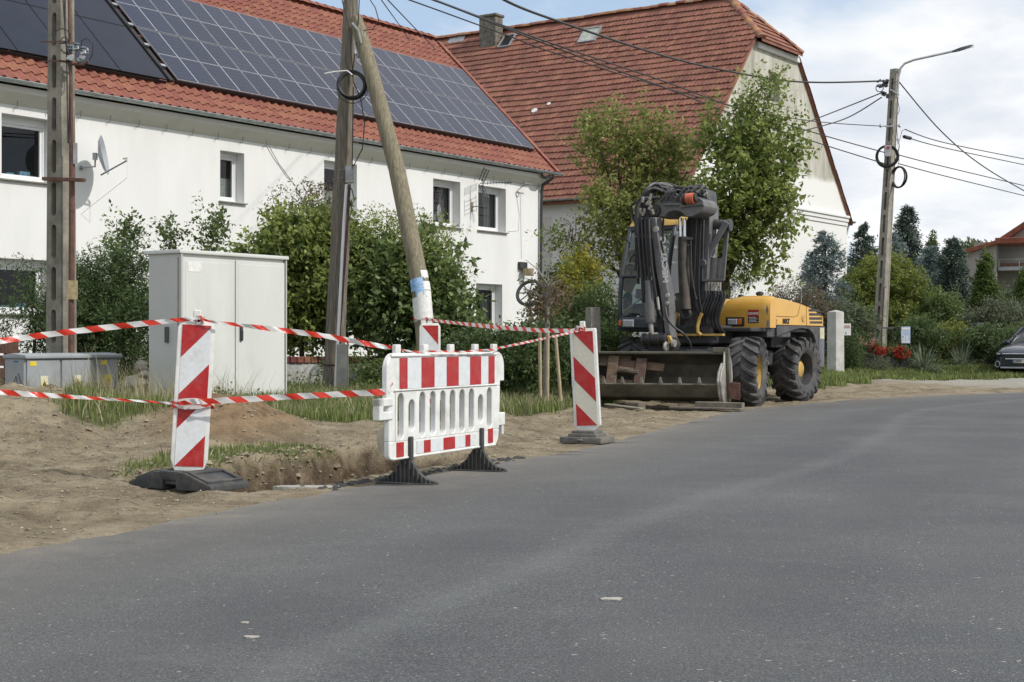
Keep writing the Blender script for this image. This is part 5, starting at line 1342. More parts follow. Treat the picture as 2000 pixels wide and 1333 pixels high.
# low three-door cable cabinet
B0 = Vector((-6.33, 19.3, 0))
def CG(a, b_, z): return B0 + D1 * a + D2 * b_ + Vector((0, 0, z))
GT = thing('cable_cabinet', 'low blue-grey cable cabinet with three doors and yellow warning signs', 'cabinet', CG(0, 0, .1))
mb = MB(); mb.obox(CG(0, .02, .05), D1 * 1.56, D2 * .40, (0, 0, .80)); mb.build('body', M['grey_paint'], GT, bevel=.008, segs=1)
mb = MB(); mb.prism([CG(-.02, -.04, .85), CG(-.02, -.04, .895), CG(-.02, .24, .92), CG(-.02, .44, .895), CG(-.02, .44, .85)], D1 * 1.61); mb.build('roof', M['grey_paint'], GT, bevel=.01, segs=2)
M['warn_plate'] = mat('warn_plate', (0.66, 0.62, 0.45), .5, var=.08)
for k, (a, b_) in enumerate(((.03, .55), (.585, 1.10), (1.16, 1.53))):
    mb = MB(); mb.obox(CG(a, -.008, .08), D1 * (b_ - a), D2 * .03, (0, 0, .745)); d_ = mb.build('door', M['grey_paint'], GT, bevel=.006, segs=1)
    lx = b_ - .09; mb = MB(); mb.obox(CG(lx, -.03, .30), D1 * .045, D2 * .024, (0, 0, .10)); mb.obox(CG(lx - .01, -.036, .38), D1 * .03, D2 * .03, (0, 0, .07))
    if k == 2: mb.tube([CG(lx - .0, -.04, .43), CG(lx - .03, -.05, .34), CG(lx - .02, -.045, .24)], .012, 5)
    mb.build('lock', M['steel_dark'], d_, bevel=.004, segs=1)
    m0 = (a + b_) / 2 - .055; pl = MB(); pl.obox(CG(m0, -.0125, .42), D1 * .12, D2 * .004, (0, 0, .20)); sg = pl.build('warning_sign', M['warn_yellow'] if k == 2 else M['warn_plate'], d_)
    tr_ = MB(); c0 = CG(m0 + .06, -.0145, .50)
    tr_.prism([c0 - D1 * .05 - Vector((0, 0, .02)), c0 + D1 * .05 - Vector((0, 0, .02)), c0 + Vector((0, 0, .075))], D2 * .0015); t1 = tr_.build('triangle', M['print_black'] if k == 2 else M['warn_yellow'], sg)
    tr_ = MB(); tr_.prism([c0 - D1 * .034 - Vector((0, 0, .011)) - D2 * .001, c0 + D1 * .034 - Vector((0, 0, .011)) - D2 * .001, c0 + Vector((0, 0, .055)) - D2 * .001], D2 * -.001); tr_.build('triangle', M['warn_yellow'] if k == 2 else M['print_black'], sg)
    bo = MB(); z_ = c0 - D2 * .0028; bo.poly([z_ + D1 * x + Vector((0, 0, y)) for x, y in ((.006, .035), (-.012, .012), (0, .012), (-.006, -.006), (.012, .018), (.0, .018))]); bo.build('bolt_mark', M['print_black'], sg)
    ln = MB(); ln.obox(CG(m0 + .015, -.0145, .435), D1 * .09, D2 * .001, (0, 0, .008)); ln.obox(CG(m0 + .015, -.0145, .45), D1 * .09, D2 * .001, (0, 0, .008)); ln.build('sign_text', M['print_black'], sg)
for a in (.07, 1.24):
    mb = MB(); mb.obox(CG(a, -.0125, .755), D1 * .10, D2 * .003, (0, 0, .06)); mb.build('yellow_label', M['warn_yellow'], GT)
mb = MB(); mb.obox(CG(-.003, .14, .80), D1 * .002, D2 * .09, (0, 0, .022)); mb.build('blue_label', M['print_blue'], GT)
mb = MB()
for pts in (((-.004, .32, .25), (-.004, .27, .45), (-.004, .18, .62), (-.004, .12, .42), (-.004, .22, .3)), ((-.004, .1, .25), (-.004, .06, .5), (-.004, .14, .66))): mb.tube([CG(*p) for p in pts], .004, 4)
mb.build('graffiti', M['print_black'], GT)

# ------------------------------------------------------------------ garden wall, rubble
gwb = Vector(P(545, 770, 27.0)); gwb.z = 0
def GWp(a, b_, z): return Vector((P(470, 0, 26.0).x, 26.0, 0)) + Vector((.93, .37, 0)) * a + Vector((-.37, .93, 0)) * b_ + Vector((0, 0, z))
GW = thing('garden_wall', 'low flaking whitewashed garden wall with a brick coping behind the wooden pole', 'wall', GWp(0, 0, .1))
M['flaking'] = mat('flaking', (.44, .44, .42), .95, var=.22, scale=5, detail=9, bump=.6, bscale=12, dirt=.85, dirtcol=(.13, .125, .105), dscale=2.6)
M['brick'] = mat('brick', (.20, .075, .055), .9, var=.3, scale=18, rnd=.45, bump=.3)
ztop = .80
mb = MB(); mb.obox(GWp(0, 0, 0), Vector((.93, .37, 0)) * 3.6, Vector((-.37, .93, 0)) * .25, (0, 0, ztop - .11)); mb.build('wall_face', M['flaking'], GW, bevel=.02, segs=1)
for i in range(29):
    mb = MB(); a = i * .125; mb.obox(GWp(a + .004, -.03 + random.Random(i).uniform(-.012, .012), ztop - .11), Vector((.93, .37, 0)) * .113, Vector((-.37, .93, 0)) * .28, (0, 0, .115 + random.Random(i).uniform(-.01, .006))); mb.build('brick', M['brick'], GW, bevel=.008, segs=1)
rr = random.Random(12)
for k, (px, py, w) in enumerate(((262, 752, .5), (279, 735, .32), (276, 722, .30), (275, 713, .26), (268, 768, .45))):
    c = P(px, py, 21.6 + .1 * k); mb = MB()
    pebble(mb, (0, 0, 0), w * .5, rr, .7)
    o = mb.build('stone_block', M['stone'], smooth=False, bevel=.02, segs=1); o.location = c; 
    tag(o, ['largest pale grey rubble stone lying by the tall cabinet corner', 'grey stone block second from the bottom of the little stack by the cabinet', 'grey stone block in the middle of the little stack by the cabinet', 'topmost grey stone of the little stack by the cabinet', 'half-buried rubble stone lowest in the grass by the cabinet'][k], 'stone', 'rubble stones by the cabinet')

# ------------------------------------------------------------------ guide beacons
def clip_band(w, h, c0, c1, sl):
    """part of the rectangle 0..w x 0..h with c0 <= y - sl*x <= c1"""
    poly = [(0, 0), (w, 0), (w, h), (0, h)]
    def clip(pl, fn):
        o = []
        for (a, b_) in zip(pl, pl[1:] + pl[:1]):
            fa, fb = fn(a), fn(b_)
            if fa >= 0: o.append(a)
            if fa * fb < 0: t = fa / (fa - fb); o.append((a[0] + (b_[0] - a[0]) * t, a[1] + (b_[1] - a[1]) * t))
        return o
    poly = clip(poly, lambda p: p[1] - sl * p[0] - c0)
    return clip(poly, lambda p: c1 - (p[1] - sl * p[0])) if poly else []
def beacon(loc, rotz, tilt, z0, h, w, bands, sl, sheet, label, shape='long', tw=.06):
    t = thing('guide_beacon', label, 'beacon', loc, 0, 'striped guide beacons'); local(t); t.rotation_euler = (0, 0, rotz)
    Mt = Matrix.Translation((0, 0, z0)) @ Matrix.Rotation(tilt, 4, 'Y'); 
    def pt(x, y, z): return Mt @ Vector((x, y, z))
    m = .03; out_ = [(-w / 2 - m, .05), (-w / 2 + .0, -.035), (w / 2, -.035), (w / 2 + m, .05), (w / 2 + m, h - .02), (w / 2 - .0, h + m), (-w / 2 + .0, h + m), (-w / 2 - m, h - .02)]
    if shape == 'box': out_ = [(-w / 2 - m, 0), (-w / 2 + .03, -.055), (w / 2 - .03, -.055), (w / 2 + m, 0), (w / 2 + m, h + .015), (w / 2 + m - .01, h + m), (-w / 2 - m + .01, h + m), (-w / 2 - m, h + .015)]
    mb = MB(); mb.prism([pt(x, 0, z) for x, z in out_], pt(0, tw, 0) - pt(0, 0, 0)); mb.build('panel', M['white_plastic'], t, bevel=.009, segs=2)
    mb = MB(); mb.prism([pt(x, -.0035, z) for x, z in ((-w / 2, 0), (w / 2, 0), (w / 2, h), (-w / 2, h))], pt(0, .003, 0) - pt(0, 0, 0)); sh_ = mb.build('reflective_sheet', sheet, t)
    for c0, c1 in bands:
        pl = clip_band(w, h, c0, c1, sl)
        if len(pl) >= 3: mb = MB(); mb.prism([pt(x - w / 2, -.0048, z) for x, z in pl], pt(0, .0011, 0) - pt(0, 0, 0)); mb.build('red_stripe', M['red_sheet'], sh_)
    mb = MB(); mb.obox(pt(-.03, tw * .5 - .02, h + m - .005), pt(.055, 0, 0) - pt(0, 0, 0), pt(0, .045, 0) - pt(0, 0, 0), pt(0, 0, .085) - pt(0, 0, 0)); mb.build('lamp_peg', M['white_plastic'], t, bevel=.006, segs=1)
    mb = MB(); mb.obox((-.035, tw * .5 - .02, .05), (.07, 0, 0), (0, .04, 0), (0, 0, z0 - .05)); mb.build('foot_stem', M['white_plastic'], t)
    return t
# front left: base .8 long
b1 = P(369, 948, 10.75); b1.z = 0.0
zb1 = .155; h1 = 1.025; w1 = .205
sl1 = .82
def bands_for(h, w, sl, first, period, width):
    return [(c, c + width) for c in np.arange(first, h + 1, period)]
BT = beacon((b1.x, b1.y, gz(b1.x, b1.y) - .0), R(14), R(3.2), zb1, h1, w1, [(-9, 0), (.27, .52), (.785, 9)], 1.1, M['white_sheet'], 'guide beacon nearest the camera on a long black rubber foot, wrapped in tape')
mb = MB()
def base_long(t, Lh, Wh, Hh, mt):
    mb = MB()
    for sgn, x0, x1 in ((-1, -Lh, -.065), (1, .065, Lh)):
        xa, xb = (x0, x1)
        o_, i_ = (xa, xb) if sgn < 0 else (xb, xa)
        s_ = .26 * (1 if sgn < 0 else -1)
        pf = [(o_, 0), (o_, Hh * .32), (o_ + s_, Hh), (i_, Hh), (i_, 0)]
        mb.prism([(x, -Wh, z) for x, z in pf], (0, 2 * Wh, 0))
        # recessed end tray: raised rim
        c0 = Vector((o_ + s_ * .18, 0, Hh * .32 + Hh * .68 * .18)); c1 = Vector((o_ + s_ * .92, 0, Hh * .32 + Hh * .68 * .92)); d = c1 - c0; nrm = Vector((-d.z, 0, d.x)).normalized(); nrm = nrm if nrm.z > 0 else -nrm
        for yy in (-Wh + .02, Wh - .055): mb.obox(c0 + Vector((0, yy, 0)) - nrm * .01, d, (0, .035, 0), nrm * .026)
        mb.obox(c0 + Vector((0, -Wh + .055, 0)) - nrm * .01, d * .12, (0, 2 * Wh - .11, 0), nrm * .026); mb.obox(c0 + d * .88 + Vector((0, -Wh + .055, 0)) - nrm * .01, d * .12, (0, 2 * Wh - .11, 0), nrm * .026)
    mb.prism([(-.07, -Wh + .02, .035), (.07, -Wh + .02, .035), (.07, -Wh + .02, Hh * .78), (-.07, -Wh + .02, Hh * .78)], (0, 2 * Wh - .04, 0))
    for yy in (-Wh + .0, Wh - .07): mb.obox((-.09, yy, Hh * .55), (.18, 0, 0), (0, .07, 0), (0, 0, Hh * .5))
    for xx in (-.17, .10): mb.obox((xx, -Wh + .03, Hh - .01), (.07, 0, 0), (0, 2 * Wh - .06, 0), (0, 0, .018))
    return mb.build('rubber_foot', mt, t, bevel=.014, segs=2)
fo = base_long(BT, .405, .20, .125, M['rubber']); fo.rotation_euler = (0, 0, R(-46)); fo.location = (0.0, 0.03, 0.0)
# behind the barrier
b2 = P(840, 806, 19.4); b2.z = gz(b2.x, b2.y)
BT2 = beacon(tuple(b2), R(8), R(0), .16, 1.02, .215, [(1.02, 9), (.47, .74), (-.08, .19)], -1.17, M['white_sheet'], 'guide beacon standing behind the plastic barrier at the foot of the brace pole')
base_long(BT2, .36, .18, .11, M['rubber_grey'])
# right one, by the excavator bucket
b3 = P(1147, 866, 15.75); b3.z = gz(b3.x, b3.y)
BT3 = beacon(tuple(b3), R(-13), R(-3.0), .18, 1.0, .222, [(1.0, 9), (.49, .742), (-9, .24)], -1.1, M['cream_sheet'], 'guide beacon with cream and red stripes by the excavator bucket', shape='box', tw=.085)
mb = MB()
mb.prism([(-.235, -.20, 0), (.235, -.20, 0), (.235, .20, 0), (-.235, .20, 0)], (0, 0, .065)); mb.prism([(-.16, -.15, .06), (.16, -.15, .06), (.16, .15, .06), (-.16, .15, .06)], (0, 0, .04)); mb.prism([(-.13, -.12, .095), (.13, -.12, .095), (.13, .12, .095), (-.13, .12, .095)], (0, 0, .035))
mb.obox((-.03, -.235, .03), (.06, 0, 0), (0, .06, 0), (0, 0, .02))
f3 = mb.build('rubber_foot', M['rubber_grey'], BT3, bevel=.012, segs=2); f3.rotation_euler = (0, 0, R(-12))
mb = MB(); mb.tube([(-.15, .05, 1.2), (-.155, .05, .95), (-.17, .06, .72), (-.165, .06, .60), (-.15, .05, .56)], .012, 5); mb.build('loose_tape', M['white_plastic'], BT3)

# ------------------------------------------------------------------ plastic barrier
bl = Vector((-.775, 11.2, 0)); bd = Vector((.42, .907, 0)).normalized()
b0 = bl - bd * .335
BR = thing('plastic_barrier', 'white plastic fence barrier with red reflective stripes on two black feet', 'barrier', b0); local(BR); BR.rotation_euler = (0, 0, math.atan2(bd.y, bd.x))
TH = .046
def bp_(x, z, d): return Vector((x, d, z))
mb = MB()
LEN = 2.0; zs0, zs1 = .335, .70
sl0, sl1, ns = .123, 1.818, 10
step = (sl1 - sl0) / ns
def arc(cx_, cz_, r_, a0, a1, n=5): return [(cx_ + r_ * math.cos(a0 + (a1 - a0) * i / n), cz_ + r_ * math.sin(a0 + (a1 - a0) * i / n)) for i in range(n + 1)]
top_poly = [(.0, .62), (.0, .88)] + arc(.12, .87, .12, PI, PI / 2)[1:] + arc(1.90, .87, .12, PI / 2, 0) + [(2.02, .74), (1.94, .74), (1.94, zs1), (0.06, zs1), (.06, .62)]
mb.prism([bp_(x, z, 0) for x, z in top_poly], (0, TH, 0))
bot_poly = [(.03, zs0), (.03, .24)] + arc(.07, .24, .04, PI, PI * 1.5)[1:] + arc(1.82, .29, .09, PI * 1.5, 2 * PI) + [(1.92, zs0)]
mb.prism([bp_(x, z, 0) for x, z in bot_poly], (0, TH, 0))
mb.prism([bp_(x, z, 0) for x, z in ((.03, zs0), (sl0, zs0), (sl0, zs1), (.06, zs1), (.06, .62), (.03, .60))], (0, TH, 0)); mb.prism([bp_(x, z, 0) for x, z in ((sl1, zs0), (1.92, zs0), (1.94, zs1), (sl1, zs1))], (0, TH, 0))
for k in range(ns):
    x0 = sl0 + k * step; x1 = x0 + step; short = k in (1, 8)
    slot_face(mb, bp_, zs0, zs1, x0, x1, [(x0 + .036, x1 - .036, .40 if short else zs0 + .012, .635 if short else zs1 - .012)], TH, through=True)
# raised rims, side hooks
mb.prism([bp_(x, z, -.012) for x, z in ((-.13, .60), (.07, .60), (.07, .66), (-.13, .66))], (0, .06, 0)) ; mb.prism([bp_(x, z, -.012) for x, z in ((-.13, .50), (-.07, .50), (-.07, .66), (-.13, .66))], (0, .06, 0)); mb.prism([bp_(x, z, -.012) for x, z in ((-.07, .50), (.07, .50), (.07, .56), (-.07, .56))], (0, .06, 0))
mb.prism([bp_(x, z, -.005) for x, z in ((1.91, .36), (2.03, .36), (2.03, .47), (1.91, .47))], (0, .055, 0)); mb.prism([bp_(x, z, .0) for x, z in ((1.98, .28), (2.015, .28), (2.015, .36), (1.98, .36))], (0, .04, 0))
pan = mb.build('panel', M['white_plastic'], BR, bevel=.006, segs=1)
mb = MB()
mb.tube([bp_(.05, .97, -.004), bp_(1.86, .97, -.004)], .010, 6); mb.tube([bp_(.10, zs1 + .012, -.002), bp_(1.88, zs1 + .012, -.002)], .008, 6); mb.tube([bp_(.07, .205, -.002), bp_(1.84, .205, -.002)], .008, 6)
mb.build('moulded_rim', M['white_plastic'], BR, smooth=True)
mb = MB(); mb.prism([bp_(x, z, -.004) for x, z in ((.18, .722), (1.82, .722), (1.82, .955), (.18, .955))], (0, .0032, 0)); sh_ = mb.build('reflective_sheet', M['white_sheet'], BR)
for a, b_ in ((.18, .30), (.52, .735), (.94, 1.15), (1.355, 1.56), (1.70, 1.82)):
    mb = MB(); mb.prism([bp_(x, z, -.0055) for x, z in ((a, .7225), (b_, .7225), (b_, .9545), (a, .9545))], (0, .001, 0)); mb.build('red_stripe', M['red_sheet'], sh_)
mb = MB(); mb.prism([bp_(x, z, -.004) for x, z in ((.45, .222), (1.47, .222), (1.47, .318), (.45, .318))], (0, .0032, 0)); sh_ = mb.build('reflective_sheet', M['white_sheet'], BR)
for a, b_ in ((.56, .67), (.885, 1.085), (1.27, 1.36)):
    mb = MB(); mb.prism([bp_(x, z, -.0055) for x, z in ((a, .2225), (b_, .2225), (b_, .3175), (a, .3175))], (0, .001, 0)); mb.build('red_stripe', M['red_sheet'], sh_)
for a, b_, z0, z1 in ((.135, .245, .215, .325), (1.70, 1.79, .225, .345)):
    mb = MB(); mb.prism([bp_(x, z, -.0045) for x, z in ((a, z0), (b_, z0), (b_, z1), (a, z1))], (0, .004, 0)); mb.build('red_stripe', M['red_sheet'], BR)
for x in (.18, .62, 1.06, 1.50, 1.86):
    mb = MB(); mb.prism([bp_(x + a, z, .006) for a, z in ((-.04, .985), (.04, .985), (.04, 1.055), (-.04, 1.055))], (0, .034, 0)); mb.build('lamp_peg', M['white_plastic'], BR, bevel=.008, segs=2)
for x in (.10, .08, 1.92):
    pass
for fx in (.335, 1.555):
    fm = MB()
    # foot lies across the panel: profile in y-z, ribbed
    pf = [(-.25, .0), (-.25, .028), (-.17, .045), (-.10, .10), (-.055, .165), (-.03, .19), (.03, .19), (.055, .165), (.10, .10), (.17, .045), (.25, .028), (.25, .0)]
    fm.prism([(fx - .018, .02 + y, z) for y, z in pf], (.036, 0, 0))
    fm.prism([(fx - .05, .02 + y, z) for y, z in ((-.25, 0), (-.25, .014), (.25, .014), (.25, 0))], (.10, 0, 0))
    for i in range(13):
        y = -.21 + i * .035; zt = np.interp(y, [p[0] for p in pf[1:-1]], [p[1] for p in pf[1:-1]])
        fm.obox((fx - .034, .02 + y - .005, .004), (.068, 0, 0), (0, .010, 0), (0, 0, float(zt) - .006))
    ft = fm.build('foot', M['foot_rubber'], BR, bevel=.003, segs=1)
    fm = MB(); fm.obox((fx - .022, -.028, .16), (.044, 0, 0), (0, .028, 0), (0, 0, .20)); fm.build('foot_peg', M['foot_rubber'], ft, bevel=.005, segs=1)
# second barrier hidden behind is not shown; the shovel leaning there is
sv0 = P(750, 884, 11.45); sv1 = P(752, 842, 11.5); sv2 = P(775, 705, 11.85)
SH_ = thing('shovel', 'spade with a wooden handle leaning behind the left end of the barrier', 'spade', (sv0.x, sv0.y, sv0.z))
mb = MB(); bw_ = .06
g_ = [[sv0.lerp(sv1, t) + Vector((x * bw_ * wv, -.012 * (1 - x * x) + .0, 0)) for x in (-1, -.5, 0, .5, 1)] for t, wv in ((-.15, .25), (0.1, .75), (.5, 1.0), (1.0, 1.0), (1.12, .5))]
v = [p for r_ in g_ for p in r_] + [p + Vector((0, .004, 0)) for r_ in g_ for p in r_]
fs = [(r_ * 5 + c, r_ * 5 + c + 1, r_ * 5 + c + 6, r_ * 5 + c + 5) for r_ in range(4) for c in range(4)]; fs += [tuple(i + 25 for i in f[::-1]) for f in fs]
mb.add(v, fs); mb.build('blade', mat('spade_steel', (.36, .32, .24), .5, metal=.4, var=.2), SH_, smooth=True)
mb = MB(); mb.tube([sv1 + Vector((0, -.0, -.02)), sv1.lerp(sv2, .5), sv2], [.02, .018, .019], 8); mb.build('handle', M['stake_wood'], SH_, smooth=True)

# ------------------------------------------------------------------ tape
def tape_mat():
    m = bpy.data.materials.new('barrier_tape'); m.use_nodes = True; nt = m.node_tree; b = nt.nodes['Principled BSDF']
    N = lambda t: nt.nodes.new(t); L = nt.links.new
    a = N('ShaderNodeAttribute'); a.attribute_name = 'along'; c = N('ShaderNodeAttribute'); c.attribute_name = 'across'
    def mm(op, x, y):
        n = N('ShaderNodeMath'); n.operation = op
        for i, v in enumerate((x, y)):
            if isinstance(v, (int, float)): n.inputs[i].default_value = v
            else: L(v, n.inputs[i])
        return n.outputs[0]
    s = mm('ADD', mm('DIVIDE', a.outputs['Fac'], 0.20), mm('MULTIPLY', c.outputs['Fac'], 0.16)); s = mm('FRACT', s, 0); s = mm('LESS_THAN', s, 0.47)
    nz = N('ShaderNodeTexNoise'); nz.inputs['Scale'].default_value = 40
    rp = N('ShaderNodeValToRGB'); rp.color_ramp.elements[0].color = (.55, .55, .54, 1); rp.color_ramp.elements[1].color = (.74, .74, .73, 1); L(nz.outputs['Fac'], rp.inputs[0])
    mx = N('ShaderNodeMixRGB'); L(s, mx.inputs[0]); L(rp.outputs[0], mx.inputs[1]); mx.inputs[2].default_value = (.60, .040, .022, 1)
    L(mx.outputs[0], b.inputs['Base Color']); b.inputs['Roughness'].default_value = .35
    tr = N('ShaderNodeBsdfTranslucent'); L(mx.outputs[0], tr.inputs[0]); ms = N('ShaderNodeMixShader'); ms.inputs[0].default_value = .25
    L(b.outputs[0], ms.inputs[1]); L(tr.outputs[0], ms.inputs[2]); L(ms.outputs[0], nt.nodes['Material Output'].inputs[0]); return m
M['tape'] = tape_mat()
def tape(pts, wid, twist, label, seed=0, off=0.0):
    """pts: (px, py, depth, width factor)"""
    c = np.array([list(P(*p[:3])) + [p[3] if len(p) > 3 else 1.0] for p in pts]); ln = smooth_line(c, 14) if len(pts) > 2 else np.array([c[0] + (c[1] - c[0]) * t for t in np.linspace(0, 1, 24)])
    rj = random.Random(seed); v = []; al = []; ac = []; s = off
    for i, p in enumerate(ln):
        if i: s += float(np.linalg.norm(p[:3] - ln[i - 1][:3]))
        t = Vector(ln[min(i + 1, len(ln) - 1)][:3] - ln[max(i - 1, 0)][:3]).normalized()
        ang = twist * math.sin(i * .37 + seed) + .25 * math.sin(i * .9 + seed * 2)
        up_ = Vector((0, 0, 1)); sd = t.cross(up_).normalized(); u_ = (up_ * math.cos(ang) + sd * math.sin(ang)) * (wid * .80 * p[3] / 2)
        for k in (-1, -.33, .33, 1):
            v.append(Vector(p[:3]) + u_ * k + sd * (.004 * math.sin(i * 1.1 + k * 2 + seed))); al.append(s); ac.append(k)
    fs = [(4 * i + j, 4 * i + j + 1, 4 * i + 5 + j, 4 * i + 4 + j) for i in range(len(ln) - 1) for j in range(3)]
    me = bpy.data.meshes.new('barrier_tape'); o_ = v[0]; me.from_pydata([tuple(q - o_) for q in v], [], fs)
    add_attr(me, 'along', np.array(al)); add_attr(me, 'across', np.array(ac)); me.materials.append(M['tape'])
    me.polygons.foreach_set('use_smooth', [True] * len(fs)); o = bpy.data.objects.new('barrier_tape', me); C.objects.link(o); o.location = o_
    tag(o, label, 'tape', 'red and white tape strung between the beacons'); return o
tape([(-420, 712, 9.6), (-200, 694, 10.0), (-60, 676, 10.2), (0, 666, 10.35), (120, 650, 10.6), (250, 635, 10.7), (330, 627, 10.72, .8), (392, 620, 10.74, .5)], .055, .25, 'upper tape rising from the left edge to the top of the near beacon', 1)
tape([(-420, 770, 9.4), (-200, 762, 9.7), (-60, 764, 10.0, 1.1), (0, 766, 10.2, 1.0), (60, 770, 10.3), (140, 775, 10.5, .7), (220, 780, 10.6, .5), (300, 785, 10.7, .4), (350, 789, 10.72, .5)], .050, .3, 'lower tape from the left edge to the middle of the near beacon', 2)
tape([(388, 622, 10.74, .35), (415, 628, 10.75, .5), (470, 635, 10.8, .7), (560, 646, 10.9), (640, 657, 11.0), (720, 672, 11.05), (776, 681, 11.1, .7)], .050, .35, 'upper tape sloping from the near beacon down to the barrier peg', 3)
tape([(345, 789, 10.7, .7), (380, 784, 10.68, .9), (420, 783, 10.7, 1.0), (560, 775, 10.8), (660, 770, 10.85), (752, 764, 10.9, 1.1), (766, 745, 11.0, .9)], .055, .2, 'lower tape from the middle of the near beacon to the barrier hook', 4)
tape([(776, 682, 11.1, .4), (812, 687, 11.3, .35), (850, 686, 11.5, .4), (900, 687, 11.9, .35), (940, 684, 12.2, .4), (972, 682, 12.5, .4)], .050, .3, 'short tape sagging along the pegs on top of the barrier', 5)
tape([(972, 680, 12.5, .55), (1030, 668, 13.4, .55), (1090, 655, 14.8, .55), (1135, 645, 15.7, .6)], .050, .35, 'tape rising from the barrier to the top of the right beacon', 6)
tape([(832, 622, 19.3, .8), (850, 626, 19.0, .8), (940, 636, 17.7), (1010, 642, 16.9), (1080, 646, 16.2), (1138, 644, 15.7, .7)], .060, .25, 'upper tape from the leaning brace pole across to the right beacon', 7)
def wrap_tape(c, rx, ry, z0, z1, turns, label, seed, rz=0):
    n = 26 * turns; rj = random.Random(seed); v = []; al = []; ac = []
    for i in range(n + 1):
        a = 2 * PI * i / 26; z = z0 + (z1 - z0) * i / n + rj.uniform(-.004, .004)
        sq = lambda u: math.copysign(abs(u) ** .5, u)
        lx, ly = rx * sq(math.cos(a)), ry * sq(math.sin(a)); x = c[0] + lx * math.cos(rz) - ly * math.sin(rz); y = c[1] + lx * math.sin(rz) + ly * math.cos(rz)
        for k in (-1, 1): v.append((x - c[0], y - c[1], z + k * .018 * (1 + .5 * math.sin(i * .7 + seed)) - c[2])); al.append(i * .03); ac.append(k)
    fs = [(2 * i, 2 * i + 1, 2 * i + 3, 2 * i + 2) for i in range(n)]
    me = bpy.data.meshes.new('tape_wrap'); me.from_pydata(v, [], fs); add_attr(me, 'along', np.array(al)); add_attr(me, 'across', np.array(ac)); me.materials.append(M['tape'])
    o = bpy.data.objects.new('tape_wrap', me); C.objects.link(o); o.location = c; tag(o, label, 'tape')
bc = Vector(BT.location)
wrap_tape((bc.x + .02, bc.y + .03, .60), .155, .055, .60, .645, 2, 'crumpled tape wound round the middle of the near beacon', 1, R(14))
wrap_tape((bc.x + .075, bc.y + .03, 1.22), .03, .035, 1.215, 1.245, 2, 'tape knotted round the peg on top of the near beacon', 2)
b3c = Vector(BT3.location); wrap_tape((b3c.x - .07, b3c.y + .04, 1.2), .06, .04, 1.19, 1.22, 3, 'bunched tape tied round the peg of the right beacon', 3)
wrap_tape((on_brace(624).x, on_brace(624).y, on_brace(624).z), .16, .16, on_brace(624).z - .01, on_brace(624).z + .02, 1, 'tape looped round the foot of the brace pole', 4)
# ------------------------------------------------------------------ wheeled excavator
M['yellow'] = mat('yellow', (0.62, 0.34, 0.045), 0.38, var=.06, scale=2, dirt=.22, dirtcol=(.34, .24, .11), dscale=2.2, coat=.25)
M['yellow_old'] = mat('yellow_old', (0.50, 0.32, 0.08), 0.55, var=.2, scale=6, dirt=.5, dirtcol=(.24, .17, .10), dscale=4)
M['dark_grey'] = mat('dark_grey', (0.050, 0.052, 0.057), 0.5, var=.25, scale=5, dirt=.6, dirtcol=(.125, .115, .10), dscale=3)
M['arm_grey'] = mat('arm_grey', (0.125, 0.127, 0.132), 0.48, var=.2, scale=5, dirt=.55, dirtcol=(.19, .175, .15), dscale=3, metal=.1)
M['arm_black'] = mat('arm_black', (0.028, 0.028, 0.030), 0.6, var=.3, scale=6, dirt=.5, dirtcol=(.09, .08, .068), dscale=4)
M['cab_frame'] = mat('cab_frame', (0.040, 0.046, 0.056), 0.45, var=.2, scale=5, dirt=.3, dirtcol=(.10, .10, .10))
M['chrome'] = mat('chrome', (0.62, 0.63, 0.65), 0.2, metal=.95, var=.1)
M['tyre'] = mat('tyre', (0.060, 0.060, 0.062), 0.85, var=.25, scale=6, bump=.2, bscale=60, dirt=.75, dirtcol=(.150, .138, .12), dscale=3)
M['bucket_steel'] = mat('bucket_steel', (0.105, 0.098, 0.074), 0.7, var=.35, scale=3.5, detail=9, metal=.15, bump=.2, bscale=25, dirt=.6, dirtcol=(.19, .165, .125), dscale=2.5)
M['worn_steel'] = mat('worn_steel', (0.36, 0.345, 0.315), 0.5, var=.25, scale=5, metal=.35, dirt=.5, dirtcol=(.21, .17, .13), dscale=4)
M['orange'] = mat('orange', (0.50, 0.115, 0.055), 0.5, var=.2, scale=6, dirt=.4)
M['lens'] = mat('lens', (0.62, 0.64, 0.66), 0.12, var=.2, scale=40, metal=.4)
M['amber'] = mat('amber', (0.55, 0.13, 0.02), 0.3, var=.1)
M['cab_glass'] = glass_mat('cab_glass', (0.66, 0.74, 0.74), .9)
EO = Vector((3.054, 25.2, 0.02)); EB = Vector((.5, .866, 0)); EL_ = Vector((.866, -.5, 0))
def E(l, b, z): return EO + EL_ * l + EB * b + Vector((0, 0, z - .0))
def rplane(px, py, pt, nrm):
    o_ = Vector((0, 0, CZ)); d = P(px, py, 1.0) - o_; return o_ + d * ((pt - o_).dot(nrm) / d.dot(nrm))
def XB(px, py, b): return rplane(px, py, E(0, b, 0), EB)
def XL(px, py, l): return rplane(px, py, E(l, 0, 0), EL_)
EX = thing('excavator', 'yellow and dark grey wheeled excavator with folded arm parked on the soil verge', 'excavator', E(0, 1.2, 0))
def eb(mb, l0, l1, b0, b1, z0, z1): return mb.obox(E(l0, b0, z0), EL_ * (l1 - l0), EB * (b1 - b0), (0, 0, z1 - z0))
